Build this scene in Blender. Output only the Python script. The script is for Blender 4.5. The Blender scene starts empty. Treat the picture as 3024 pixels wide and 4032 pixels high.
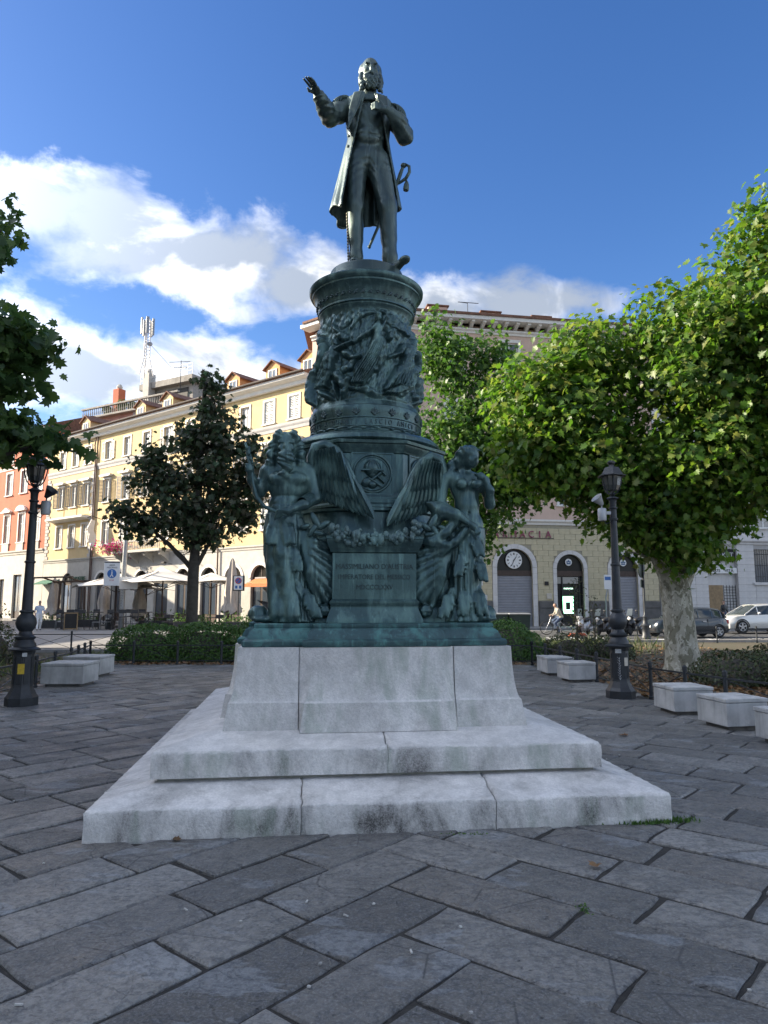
import bpy, bmesh, math, random
import numpy as np
from mathutils import Vector, Matrix, Euler

random.seed(11); RNG = np.random.default_rng(11)
PI = math.pi; R = math.radians
SC = bpy.context.scene
COL = SC.collection

# ---------------------------------------------------------------- camera
cam_d = bpy.data.cameras.new('camera'); cam = bpy.data.objects.new('camera', cam_d); COL.objects.link(cam)
cam_d.sensor_fit = 'VERTICAL'; cam_d.sensor_height = 36.0; cam_d.lens = 24.97
cam_d.clip_start = 0.05; cam_d.clip_end = 2000
cam.location = (0, 0, 1.6); cam.rotation_euler = (R(90 + 7.355), 0, 0)
SC.camera = cam

# ---------------------------------------------------------------- light
SUN_EL = 25.5
SUN_AZ = -81.0          # degrees clockwise from +Y: the sun stands to the left of the view
sd = Vector((math.sin(R(SUN_AZ))*math.cos(R(SUN_EL)), math.cos(R(SUN_AZ))*math.cos(R(SUN_EL)), math.sin(R(SUN_EL))))
sun_d = bpy.data.lights.new('sun', 'SUN'); sun_d.energy = 2.7; sun_d.angle = R(0.53); sun_d.color = (1.0, 0.87, 0.68)
sun = bpy.data.objects.new('sun', sun_d); COL.objects.link(sun)
sun.rotation_euler = sd.to_track_quat('Z', 'Y').to_euler(); sun.location = (-60, 20, 60)

SC.view_settings.view_transform = 'Standard'; SC.view_settings.look = 'None'
SC.view_settings.gamma = 1.0; SC.view_settings.exposure = 2.38
try: SC.view_settings.use_curve_mapping = False
except Exception: pass

# ---------------------------------------------------------------- world: sky with broken cloud
W = bpy.data.worlds.new('World'); SC.world = W; W.use_nodes = True
nt = W.node_tree; nt.nodes.clear()
class NT:
    """tiny node builder"""
    def __init__(s, t): s.t = t
    def n(s, typ, **k):
        x = s.t.nodes.new(typ)
        for a, b in k.items(): setattr(x, a, b)
        return x
    def put(s, sock, v):
        if hasattr(v, 'is_output') or hasattr(v, 'links'): s.t.links.new(v, sock)
        elif v is not None: sock.default_value = v
    def m(s, op, a, b=None, c=None, clamp=False):
        x = s.n('ShaderNodeMath', operation=op, use_clamp=clamp)
        s.put(x.inputs[0], a)
        if b is not None: s.put(x.inputs[1], b)
        if c is not None: s.put(x.inputs[2], c)
        return x.outputs[0]
    def mix(s, f, a, b, blend='MIX'):
        x = s.n('ShaderNodeMix', data_type='RGBA', blend_type=blend)
        s.put(x.inputs[0], f)
        for i, v in ((6, a), (7, b)):
            if isinstance(v, (tuple, list)): v = tuple(v) + (1.0,) * (4 - len(v))
            s.put(x.inputs[i], v)
        return x.outputs[2]
    def ramp(s, f, lo, hi, a=0.0, b=1.0, smooth=True):
        x = s.n('ShaderNodeMapRange', interpolation_type='SMOOTHSTEP' if smooth else 'LINEAR')
        s.put(x.inputs[0], f); x.inputs[1].default_value = lo; x.inputs[2].default_value = hi
        x.inputs[3].default_value = a; x.inputs[4].default_value = b
        return x.outputs[0]
    def noise(s, vec, scale, detail=4, rough=.55, dist=0., dim='3D'):
        x = s.n('ShaderNodeTexNoise', noise_dimensions=dim)
        if vec is not None: s.put(x.inputs['Vector'], vec)
        x.inputs['Scale'].default_value = scale; x.inputs['Detail'].default_value = detail
        x.inputs['Roughness'].default_value = rough; x.inputs['Distortion'].default_value = dist
        return x.outputs['Fac']
N = NT(nt)
tc = N.n('ShaderNodeTexCoord').outputs['Generated']
sep = N.n('ShaderNodeSeparateXYZ'); N.put(sep.inputs[0], tc)
az = N.m('ARCTAN2', sep.outputs[0], sep.outputs[1]); el = N.m('ARCSINE', sep.outputs[2])
sky = N.n('ShaderNodeTexSky', sky_type='NISHITA', sun_disc=False)
sky.sun_elevation = R(SUN_EL); sky.sun_rotation = R(SUN_AZ); sky.air_density = 1.0; sky.dust_density = 0.6; sky.ozone_density = 2.2
hs = N.n('ShaderNodeHueSaturation'); N.put(hs.inputs['Color'], sky.outputs[0]); hs.inputs['Saturation'].default_value = 1.28; hs.inputs['Value'].default_value = .285; hs.inputs['Hue'].default_value = 0.512
skyc = hs.outputs[0]
# cloud cover: stretched noise low over the whole horizon plus the two banks and the small cloud in view
cv = N.n('ShaderNodeCombineXYZ'); N.put(cv.inputs[0], az); N.put(cv.inputs[1], N.m('MULTIPLY', el, 1.5)); cv.inputs[2].default_value = 3.3
n1 = N.noise(cv.outputs[0], 7.0, 8, .60, .25); n2 = N.noise(cv.outputs[0], 2.6, 5, .55, .3); n3 = N.noise(cv.outputs[0], 13.0, 6, .55, .2)
def blob(a0, e0, ra, re, tilt):
    """soft ellipse on the sky (degrees)"""
    c, s = math.cos(R(tilt)), math.sin(R(tilt))
    da = N.m('SUBTRACT', az, R(a0)); de = N.m('SUBTRACT', el, R(e0))
    u = N.m('ADD', N.m('MULTIPLY', da, c/R(ra)), N.m('MULTIPLY', de, s/R(ra)))
    v = N.m('ADD', N.m('MULTIPLY', da, -s/R(re)), N.m('MULTIPLY', de, c/R(re)))
    return N.m('SUBTRACT', 1.0, N.m('SQRT', N.m('ADD', N.m('MULTIPLY', u, u), N.m('MULTIPLY', v, v))))
BLOBS = [(-29, 28.0, 8.5, 2.7, -4), (-21, 27.2, 8.5, 4.6, -8), (-13.5, 26.3, 8.5, 4.2, -10), (-7, 25.0, 7.5, 3.2, -6),
         (-26, 17.2, 14, 4.6, -3), (-10, 16.4, 13, 4.4, -5), (4.5, 23.3, 6.5, 2.6, 0), (11.5, 23.3, 8.5, 2.7, -2)]
cover = None
for b in BLOBS:
    o = blob(*b); cover = o if cover is None else N.m('SMOOTH_MAX', cover, o, .25)
# broken cover added round the dome for fill light, kept clear in view
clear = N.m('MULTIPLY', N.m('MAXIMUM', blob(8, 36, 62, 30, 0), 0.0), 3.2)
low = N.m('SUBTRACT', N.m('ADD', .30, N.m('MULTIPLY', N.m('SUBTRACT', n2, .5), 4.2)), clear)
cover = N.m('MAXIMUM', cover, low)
dens = N.m('ADD', cover, N.m('ADD', N.m('MULTIPLY', N.m('SUBTRACT', n1, .5), 1.8), N.m('MULTIPLY', N.m('SUBTRACT', n3, .5), .5)))
mask = N.ramp(dens, .0, .62)
n4 = N.noise(cv.outputs[0], 5.2, 6, .55, .5)
body = N.ramp(N.m('ADD', N.m('MULTIPLY', dens, .7), N.m('MULTIPLY', N.m('SUBTRACT', n4, .5), 2.4)), -.12, .46)
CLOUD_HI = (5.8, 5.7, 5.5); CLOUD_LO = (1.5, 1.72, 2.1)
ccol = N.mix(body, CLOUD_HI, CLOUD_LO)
# cloud brightness by sun angle, raised outside the view for fill: brightest towards the sun, dimmest side on
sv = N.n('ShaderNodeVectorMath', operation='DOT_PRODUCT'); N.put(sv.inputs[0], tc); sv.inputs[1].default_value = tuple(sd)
fill_gain = N.m('ADD', N.m('ADD', .42, N.m('MULTIPLY', N.m('POWER', N.m('MAXIMUM', sv.outputs['Value'], 0.0), 5.0), 3.0)), N.m('MULTIPLY', N.m('POWER', N.m('MAXIMUM', N.m('MULTIPLY', sv.outputs['Value'], -1.0), 0.0), 1.5), 1.0))
sc_ = N.n('ShaderNodeVectorMath', operation='SCALE'); N.put(sc_.inputs[0], ccol); N.put(sc_.inputs['Scale'], fill_gain); ccol = sc_.outputs[0]
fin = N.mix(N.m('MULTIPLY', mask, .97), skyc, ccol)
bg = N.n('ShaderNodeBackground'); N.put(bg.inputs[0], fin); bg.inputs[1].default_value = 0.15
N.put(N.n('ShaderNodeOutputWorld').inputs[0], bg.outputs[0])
# ---------------------------------------------------------------- mesh helpers
def tag(o, label=None, cat=None, group=None, kind=None):
    if label: o['label'] = label
    if cat: o['category'] = cat
    if group: o['group'] = group
    if kind: o['kind'] = kind
    return o
def thing(name, label, cat, loc=(0, 0, 0), rotz=0.0, group=None):
    o = bpy.data.objects.new(name, None); COL.objects.link(o)
    o.location = loc; o.rotation_euler = (0, 0, rotz); o.empty_display_size = .2
    return tag(o, label, cat, group)
def link(name, me, mat=None, parent=None):
    o = bpy.data.objects.new(name, me); COL.objects.link(o)
    if mat is not None and len(me.materials) == 0: me.materials.append(mat)
    if parent is not None: o.parent = parent
    return o
def copy_tree(o, parent=None):
    c = o.copy(); COL.objects.link(c); c.parent = parent
    for ch in list(o.children): copy_tree(ch, c)
    return c
def np_mesh(name, V, F, smooth=False, angle=None):
    """V (n,3); F (m,k) array of equal-size faces"""
    V = np.asarray(V, np.float32); F = np.asarray(F, np.int32)
    me = bpy.data.meshes.new(name); k = F.shape[1]
    me.vertices.add(len(V)); me.vertices.foreach_set('co', V.ravel())
    me.loops.add(F.size); me.loops.foreach_set('vertex_index', F.ravel())
    me.polygons.add(len(F)); me.polygons.foreach_set('loop_start', np.arange(0, F.size, k, dtype=np.int32))
    me.polygons.foreach_set('loop_total', np.full(len(F), k, np.int32))
    me.update(calc_edges=True); me.validate()
    if smooth:
        me.polygons.foreach_set('use_smooth', np.ones(len(me.polygons), bool))
        if angle: me.set_sharp_from_angle(angle=R(angle))
    return me
def vtint(me, vals, name='tint'):
    """per-vertex grey value used by materials for piece-to-piece colour differences"""
    a = me.attributes.new(name, 'FLOAT', 'POINT'); a.data.foreach_set('value', np.asarray(vals, np.float32))

class MB:
    """collects simple solids into one mesh"""
    def __init__(s): s.v = []; s.f = []
    def add(s, V, F, M=None):
        b = len(s.v)
        if M is not None: V = [tuple(M @ Vector(p)) for p in V]
        s.v.extend(tuple(p) for p in V); s.f.extend([tuple(i + b for i in f) for f in F]); return s
    def box(s, x0, x1, y0, y1, z0, z1, M=None):
        V = [(x0,y0,z0),(x1,y0,z0),(x1,y1,z0),(x0,y1,z0),(x0,y0,z1),(x1,y0,z1),(x1,y1,z1),(x0,y1,z1)]
        return s.add(V, [(0,3,2,1),(4,5,6,7),(0,1,5,4),(1,2,6,5),(2,3,7,6),(3,0,4,7)], M)
    def cbox(s, x0, x1, y0, y1, z0, z1, c=.01, M=None):
        """box with chamfered edges"""
        c = min(c, (x1-x0)/2.2, (y1-y0)/2.2, (z1-z0)/2.2)
        bm = bmesh.new(); bmesh.ops.create_cube(bm, size=1.0)
        for q in bm.verts: q.co = Vector((x0 if q.co.x < 0 else x1, y0 if q.co.y < 0 else y1, z0 if q.co.z < 0 else z1))
        bmesh.ops.bevel(bm, geom=list(bm.edges), offset=c, segments=1, affect='EDGES', profile=.5)
        bm.verts.index_update()
        s.add([tuple(q.co) for q in bm.verts], [tuple(q.index for q in f.verts) for f in bm.faces], M); bm.free(); return s
    def tube(s, pts, r, n=8, caps=True, M=None):
        pts = [Vector(p) for p in pts]; rr = r if isinstance(r, (list, tuple)) else [r]*len(pts)
        V = []; F = []; up = None
        for i, p in enumerate(pts):
            t = (pts[min(i+1, len(pts)-1)] - pts[max(i-1, 0)]).normalized()
            if up is None: up = t.orthogonal().normalized()
            else:
                up = (up - t*up.dot(t)); up = up.normalized() if up.length > 1e-6 else t.orthogonal().normalized()
            w = t.cross(up)
            for k in range(n):
                a = 2*PI*k/n; V.append(p + (up*math.cos(a) + w*math.sin(a))*rr[i])
        for i in range(len(pts)-1):
            for k in range(n):
                a = i*n+k; b = i*n+(k+1) % n; F.append((a, b, b+n, a+n))
        if caps: F.append(tuple(reversed(range(n)))); F.append(tuple(range((len(pts)-1)*n, len(pts)*n)))
        return s.add(V, F, M)
    def cyl(s, p0, p1, r0, r1=None, n=10, M=None): return s.tube([p0, p1], [r0, r0 if r1 is None else r1], n, True, M)
    def lathe(s, prof, n=24, M=None, rot=0.0):
        V = []; F = []
        for r, z in prof:
            for k in range(n):
                a = 2*PI*k/n + rot; V.append((r*math.cos(a), r*math.sin(a), z))
        for i in range(len(prof)-1):
            for k in range(n):
                a = i*n+k; b = i*n+(k+1) % n; F.append((a, b, b+n, a+n))
        F.append(tuple(reversed(range(n)))); F.append(tuple(range((len(prof)-1)*n, len(prof)*n)))
        return s.add(V, F, M)
    def ell(s, c, r, nu=10, nv=6, M=None):
        r = (r, r, r) if not isinstance(r, (tuple, list)) else r; V = []; F = []
        for j in range(1, nv):
            ph = PI*j/nv
            for k in range(nu):
                a = 2*PI*k/nu; V.append((c[0]+r[0]*math.sin(ph)*math.cos(a), c[1]+r[1]*math.sin(ph)*math.sin(a), c[2]+r[2]*math.cos(ph)))
        t = len(V); V += [(c[0], c[1], c[2]+r[2]), (c[0], c[1], c[2]-r[2])]
        for j in range(nv-2):
            for k in range(nu):
                a = j*nu+k; b = j*nu+(k+1) % nu; F.append((a, a+nu, b+nu, b))
        for k in range(nu):
            F.append((t, k, (k+1) % nu)); q = (nv-2)*nu; F.append((t+1, q+(k+1) % nu, q+k))
        return s.add(V, F, M)
    def prism(s, poly, h0, h1, axis='z', M=None):
        """polygon (2D) extruded along an axis: z -> (x,y); y -> (x,z); x -> (y,z)"""
        mp = {'z': lambda p, h: (p[0], p[1], h), 'y': lambda p, h: (p[0], h, p[1]), 'x': lambda p, h: (h, p[0], p[1])}[axis]
        n = len(poly); V = [mp(p, h0) for p in poly] + [mp(p, h1) for p in poly]
        F = [tuple(reversed(range(n))), tuple(range(n, 2*n))] + [(i, (i+1) % n, (i+1) % n+n, i+n) for i in range(n)]
        return s.add(V, F, M)
    def loft(s, loops, M=None, caps=True):
        n = len(loops[0]); V = [p for l in loops for p in l]; F = []
        for i in range(len(loops)-1):
            for k in range(n):
                a = i*n+k; b = i*n+(k+1) % n; F.append((a, b, b+n, a+n))
        if caps: F.append(tuple(reversed(range(n)))); F.append(tuple(range((len(loops)-1)*n, len(loops)*n)))
        return s.add(V, F, M)
    def mesh(s, name, smooth=None):
        me = bpy.data.meshes.new(name); me.from_pydata(s.v, [], s.f); me.update()
        bm = bmesh.new(); bm.from_mesh(me); bmesh.ops.recalc_face_normals(bm, faces=bm.faces); bm.to_mesh(me); bm.free()
        if smooth:
            me.polygons.foreach_set('use_smooth', np.ones(len(me.polygons), bool)); me.set_sharp_from_angle(angle=R(smooth))
        return me
    def build(s, name, mat, parent=None, smooth=None): return link(name, s.mesh(name, smooth), mat, parent)

def offset_poly(P, d):
    """outward mitre offset of a CCW polygon"""
    n = len(P); out = []
    for i in range(n):
        a, b, c = Vector(P[i-1]), Vector(P[i]), Vector(P[(i+1) % n])
        e1 = (b-a).normalized(); e2 = (c-b).normalized(); n1 = Vector((e1.y, -e1.x)); n2 = Vector((e2.y, -e2.x))
        m = (n1+n2); k = d/max(.2, m.dot(n1)) if m.length > 1e-6 else d
        out.append((b.x+m.x*k, b.y+m.y*k))
    return out
def moulding(P, prof):
    """sweep a profile [(offset, z)] round a plan polygon"""
    return MB().loft([[(x, y, z) for x, y in offset_poly(P, o)] for o, z in prof])
def text_mb(txt, size, depth, align='CENTER'):
    cu = bpy.data.curves.new('txt', 'FONT'); cu.body = txt; cu.size = size; cu.extrude = depth; cu.align_x = align; cu.resolution_u = 2
    o = bpy.data.objects.new('txt', cu); me = o.to_mesh(); b = MB()
    b.add([tuple(v.co) for v in me.vertices], [tuple(p.vertices) for p in me.polygons])
    o.to_mesh_clear(); bpy.data.objects.remove(o); bpy.data.curves.remove(cu); return b
def xf(loc=(0, 0, 0), rot=(0, 0, 0), sc=(1, 1, 1)):
    return Matrix.LocRotScale(Vector(loc), Euler(rot), Vector(sc))
STAND = xf(rot=(PI/2, 0, 0))     # text in XY -> upright, facing -Y

# ---------------------------------------------------------------- sculpting with a distance field
class Sculpt:
    def __init__(s, lo, hi, h):
        s.lo = np.array(lo, float); s.h = h; n = np.ceil((np.array(hi)-s.lo)/h).astype(int)+1
        s.F = np.full(n, 9.0, np.float32); s.ax = [(s.lo[i]+h*np.arange(n[i])).astype(np.float32) for i in range(3)]
    def sub(s, lo, hi):
        sl = []
        for i in range(3):
            a = max(0, int((lo[i]-s.lo[i])/s.h)-2); b = min(s.F.shape[i], int((hi[i]-s.lo[i])/s.h)+4); sl.append(slice(a, max(b, a+1)))
        X, Y, Z = s.ax[0][sl[0]][:, None, None], s.ax[1][sl[1]][None, :, None], s.ax[2][sl[2]][None, None, :]
        return tuple(sl), X, Y, Z
    def put(s, sl, d, k, cut=False):
        A = s.F[sl]
        if cut: d = -d; t = np.maximum(k-np.abs(A-d), 0)/k; s.F[sl] = np.maximum(A, d)+t*t*k*.25
        else: t = np.maximum(k-np.abs(A-d), 0)/k; s.F[sl] = np.minimum(A, d)-t*t*k*.25
    def cap(s, a, b, ra, rb=None, k=.03, cut=False, flat=1.0):
        """tapered limb from a to b; flat <1 squashes it in y"""
        rb = ra if rb is None else rb; a = np.array(a, float); b = np.array(b, float); r = max(ra, rb)+k+.02
        sl, X, Y, Z = s.sub(np.minimum(a, b)-r, np.maximum(a, b)+r)
        ba = b-a; L = float(ba@ba)+1e-9; t = np.clip(((X-a[0])*ba[0]+(Y-a[1])*ba[1]+(Z-a[2])*ba[2])/L, 0, 1)
        dy = (Y-a[1]-t*ba[1])/flat
        d = np.sqrt((X-a[0]-t*ba[0])**2+dy**2+(Z-a[2]-t*ba[2])**2)-(ra+(rb-ra)*t)
        s.put(sl, d*min(1, flat) if flat < 1 else d, k, cut); return s
    def chain(s, pts, rs, k=.03, cut=False, flat=1.0):
        for i in range(len(pts)-1): s.cap(pts[i], pts[i+1], rs[i], rs[i+1], k, cut, flat)
        return s
    def ell(s, c, r, rot=(0, 0, 0), k=.03, cut=False):
        c = np.array(c, float); r = np.array(r, float); m = r.max()+k+.02
        sl, X, Y, Z = s.sub(c-m, c+m); M = np.array(Euler(rot).to_matrix().transposed())
        x, y, z = X-c[0], Y-c[1], Z-c[2]
        p = [(M[i, 0]*x+M[i, 1]*y+M[i, 2]*z)/r[i] for i in range(3)]
        q = np.sqrt(p[0]**2+p[1]**2+p[2]**2)+1e-6; g = np.sqrt((p[0]/r[0])**2+(p[1]/r[1])**2+(p[2]/r[2])**2)+1e-6
        s.put(sl, np.clip(q*(q-1)/g, -m, m), k, cut); return s
    def fn(s, lo, hi, f, k=.02, cut=False):
        sl, X, Y, Z = s.sub(np.array(lo), np.array(hi)); s.put(sl, f(X, Y, Z).astype(np.float32), k, cut); return s
    def disp(s, lo, hi, f):
        sl, X, Y, Z = s.sub(np.array(lo), np.array(hi)); s.F[sl] = s.F[sl]+f(X, Y, Z).astype(np.float32); return s
    def mesh(s, name):
        F = s.F; h = s.h
        F[0] = F[-1] = 1; F[:, 0] = F[:, -1] = 1; F[:, :, 0] = F[:, :, -1] = 1
        S = F < 0; n = np.array(F.shape)-1
        cn = sum(S[i:n[0]+i, j:n[1]+j, k:n[2]+k].astype(np.int8) for i in (0, 1) for j in (0, 1) for k in (0, 1))
        mask = (cn > 0) & (cn < 8); idx = np.full(mask.shape, -1, np.int32); ijk = np.argwhere(mask); idx[mask] = np.arange(len(ijk))
        P = np.zeros((len(ijk), 3)); Wt = np.zeros(len(ijk))
        cs = [(i, j, k) for i in (0, 1) for j in (0, 1) for k in (0, 1)]
        for a in cs:
            for ax in range(3):
                if a[ax]: continue
                b = list(a); b[ax] = 1
                fa = F[ijk[:, 0]+a[0], ijk[:, 1]+a[1], ijk[:, 2]+a[2]]; fb = F[ijk[:, 0]+b[0], ijk[:, 1]+b[1], ijk[:, 2]+b[2]]
                m = (fa < 0) != (fb < 0); t = np.where(m, fa/np.where(m, fa-fb, 1), 0)
                q = np.array(a)[None, :]+t[:, None]*(np.array(b)-np.array(a))[None, :]; P[m] += q[m]; Wt[m] += 1
        V = s.lo+h*(ijk+P/Wt[:, None]); Q = []
        for ax in range(3):
            o1, o2 = [(1, 2), (2, 0), (0, 1)][ax]; lo = [0, 0, 0]; lo[o1] = 1; lo[o2] = 1
            sl0 = [slice(lo[i], n[i]) for i in range(3)]; sl1 = list(sl0); sl1[ax] = slice(1, n[ax]+1); sl0[ax] = slice(0, n[ax])
            A = S[tuple(sl0)]; B = S[tuple(sl1)]; ch = np.argwhere(A != B); neg = A[tuple(ch.T)]; ch = ch+np.array(lo)
            def cell(d1, d2):
                c = ch.copy(); c[:, o1] -= d1; c[:, o2] -= d2; return idx[c[:, 0], c[:, 1], c[:, 2]]
            q = np.stack([cell(1, 1), cell(0, 1), cell(0, 0), cell(1, 0)], 1); q[~neg] = q[~neg][:, ::-1]; Q.append(q)
        return np_mesh(name, V, np.concatenate(Q), True)
    def build(s, name, mat, parent=None): return link(name, s.mesh(name), mat, parent)

# ---------------------------------------------------------------- materials
def mat(name, col, rough=.6, metal=0., var=.25, scale=6., bump=0., bscale=30., col2=None, spec=.5, coat=0., emit=None, trans=0., tint=0., coords='Object', streak=0., detail=5):
    m = bpy.data.materials.new(name); m.use_nodes = True; t = m.node_tree; t.nodes.clear(); q = NT(t)
    out = q.n('ShaderNodeOutputMaterial'); b = q.n('ShaderNodeBsdfPrincipled'); q.put(out.inputs[0], b.outputs[0])
    vec = q.n('ShaderNodeTexCoord').outputs[coords]
    c2 = col2 if col2 else tuple(max(0, c*(1-var)) for c in col)
    f = q.noise(vec, scale, detail, .6, .3); f = q.ramp(f, .3, .7)
    c = q.mix(f, col, c2)
    if streak:
        mp = q.n('ShaderNodeMapping'); q.put(mp.inputs[0], vec); mp.inputs['Scale'].default_value = (9, 9, .7)
        g = q.ramp(q.noise(mp.outputs[0], 1.6, 5, .6), .48, .75, 0, streak); c = q.mix(g, c, tuple(x*.45 for x in col))
    if tint:
        a = q.n('ShaderNodeAttribute', attribute_name='tint'); k = q.ramp(a.outputs['Fac'], 0, 1, 1-tint, 1+tint, False)
        x = q.n('ShaderNodeMix', data_type='RGBA', blend_type='MULTIPLY'); x.inputs[0].default_value = 1
        cm = q.n('ShaderNodeCombineColor'); [q.put(cm.inputs[i], k) for i in range(3)]
        q.put(x.inputs[6], c); q.put(x.inputs[7], cm.outputs[0]); c = x.outputs[2]
    q.put(b.inputs['Base Color'], c); b.inputs['Roughness'].default_value = rough; b.inputs['Metallic'].default_value = metal
    b.inputs['Specular IOR Level'].default_value = spec; b.inputs['Coat Weight'].default_value = coat
    if trans: b.inputs['Transmission Weight'].default_value = trans
    if emit: b.inputs['Emission Color'].default_value = tuple(emit[0])+(1,); b.inputs['Emission Strength'].default_value = emit[1]
    if bump:
        bp = q.n('ShaderNodeBump'); bp.inputs['Strength'].default_value = bump; bp.inputs['Distance'].default_value = .02
        q.put(bp.inputs['Height'], q.noise(vec, bscale, 6, .65)); q.put(b.inputs['Normal'], bp.outputs[0])
    return m
def leaf_mat(name, cols, trans=.35, gloss=.35):
    """leaf colours picked leaf by leaf from the 'tint' value; light passes through"""
    m = bpy.data.materials.new(name); m.use_nodes = True; t = m.node_tree; t.nodes.clear(); q = NT(t)
    out = q.n('ShaderNodeOutputMaterial'); a = q.n('ShaderNodeAttribute', attribute_name='tint')
    r = q.n('ShaderNodeValToRGB'); q.put(r.inputs[0], a.outputs['Fac']); el_ = r.color_ramp.elements
    while len(el_) < len(cols): el_.new(.5)
    for i, c in enumerate(cols): el_[i].position = i/(len(cols)-1); el_[i].color = tuple(c)+(1,)
    b = q.n('ShaderNodeBsdfPrincipled'); q.put(b.inputs['Base Color'], r.outputs[0]); b.inputs['Roughness'].default_value = gloss+.1; b.inputs['Specular IOR Level'].default_value = .4
    tr = q.n('ShaderNodeBsdfTranslucent'); hs_ = q.n('ShaderNodeHueSaturation'); q.put(hs_.inputs['Color'], r.outputs[0]); hs_.inputs['Value'].default_value = 1.5; hs_.inputs['Saturation'].default_value = 1.1; q.put(tr.inputs[0], hs_.outputs[0])
    mx = q.n('ShaderNodeMixShader'); mx.inputs[0].default_value = trans; q.put(mx.inputs[1], b.outputs[0]); q.put(mx.inputs[2], tr.outputs[0]); q.put(out.inputs[0], mx.outputs[0])
    return m
def glass_mat(name, col, rough=.08):
    m = bpy.data.materials.new(name); m.use_nodes = True; b = m.node_tree.nodes['Principled BSDF']
    b.inputs['Base Color'].default_value = tuple(col)+(1,); b.inputs['Roughness'].default_value = rough; b.inputs['Specular IOR Level'].default_value = .7
    return m
# ---------------------------------------------------------------- stone materials
def paving_mat():
    m = bpy.data.materials.new('sandstone_paving'); m.use_nodes = True; t = m.node_tree; t.nodes.clear(); q = NT(t)
    out = q.n('ShaderNodeOutputMaterial'); b = q.n('ShaderNodeBsdfPrincipled'); q.put(out.inputs[0], b.outputs[0])
    geo = q.n('ShaderNodeNewGeometry').outputs['Position']
    at = q.n('ShaderNodeAttribute', attribute_name='tint').outputs['Fac']
    off = q.n('ShaderNodeCombineXYZ'); q.put(off.inputs[2], q.m('MULTIPLY', at, 37.0))
    vm = q.n('ShaderNodeVectorMath', operation='ADD'); q.put(vm.inputs[0], geo); q.put(vm.inputs[1], off.outputs[0]); vec = vm.outputs[0]
    base = q.mix(q.ramp(at, 0, 1), (.105, .101, .094), (.285, .275, .255))
    base = q.mix(q.ramp(q.m('FRACT', q.m('MULTIPLY', at, 7.31)), .75, .95), base, (.19, .175, .155))     # some slabs are browner
    base = q.mix(q.ramp(q.noise(vec, 2.2, 5, .65, .5), .35, .7, 0, .75), base, (.125, .120, .110))
    pm = q.n('ShaderNodeMapping'); q.put(pm.inputs[0], vec); pm.inputs['Rotation'].default_value = (0, 0, .87); pm.inputs['Scale'].default_value = (.8, 1.9, 1)
    patch = q.ramp(q.noise(pm.outputs[0], 1.2, 5, .6, .5), .585, .61)                                          # worn pale lime patches
    base = q.mix(q.m('MULTIPLY', patch, .42), base, (.30, .325, .35))
    base = q.mix(q.ramp(q.noise(vec, 24, 4, .7), .36, .60, .55, 0), base, (.055, .06, .07))
    base = q.mix(q.ramp(q.noise(vec, 70, 3, .7), .45, .70, 0, .35), base, (.34, .35, .36))
    cr = q.n('ShaderNodeTexVoronoi', feature='DISTANCE_TO_EDGE'); q.put(cr.inputs['Vector'], vec); cr.inputs['Scale'].default_value = 1.1; crack = q.m('MULTIPLY', q.ramp(cr.outputs['Distance'], .0, .010, 1, 0), q.ramp(q.noise(vec, 1.3, 2), .52, .60)); base = q.mix(q.m('MULTIPLY', crack, .7), base, (.04, .04, .045))
    vo = q.n('ShaderNodeTexVoronoi'); q.put(vo.inputs['Vector'], vec); vo.inputs['Scale'].default_value = 16; pit = q.ramp(vo.outputs['Distance'], .05, .16, 1, 0)
    pit = q.m('MULTIPLY', pit, q.ramp(q.noise(vec, 1.9, 2), .5, .62)); base = q.mix(q.m('MULTIPLY', pit, .6), base, (.05, .053, .06))
    q.put(b.inputs['Base Color'], base); b.inputs['Specular IOR Level'].default_value = .35
    q.put(b.inputs['Roughness'], q.ramp(q.noise(vec, 3, 3), .3, .7, .40, .72))
    mp = q.n('ShaderNodeMapping'); q.put(mp.inputs[0], vec); mp.inputs['Scale'].default_value = (1, 1, 1); mp.inputs['Rotation'].default_value = (0, 0, .8)
    ly = q.n('ShaderNodeTexWave', wave_type='BANDS'); q.put(ly.inputs[0], mp.outputs[0]); ly.inputs['Scale'].default_value = 1.2; ly.inputs['Distortion'].default_value = 9; ly.inputs['Detail'].default_value = 4; ly.inputs['Detail Scale'].default_value = 1.4
    hgt = q.m('ADD', q.m('MULTIPLY', q.noise(vec, 9, 7, .66, .4), .9), q.m('MULTIPLY', ly.outputs['Fac'], .22)); hgt = q.m('SUBTRACT', hgt, q.m('MULTIPLY', pit, .35)); hgt = q.m('ADD', hgt, q.m('MULTIPLY', patch, .10))
    flake = q.ramp(q.noise(pm.outputs[0], 2.6, 5, .6, .6), .47, .50); flake2 = q.ramp(q.noise(vec, 4.3, 5, .6, .8), .56, .575); hgt = q.m('ADD', hgt, q.m('ADD', q.m('MULTIPLY', flake, .22), q.m('MULTIPLY', flake2, .18)))      # split layers of the sandstone
    bp = q.n('ShaderNodeBump'); bp.inputs['Strength'].default_value = 1.0; bp.inputs['Distance'].default_value = .032; q.put(bp.inputs['Height'], hgt); q.put(b.inputs['Normal'], bp.outputs[0])
    return m
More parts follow.
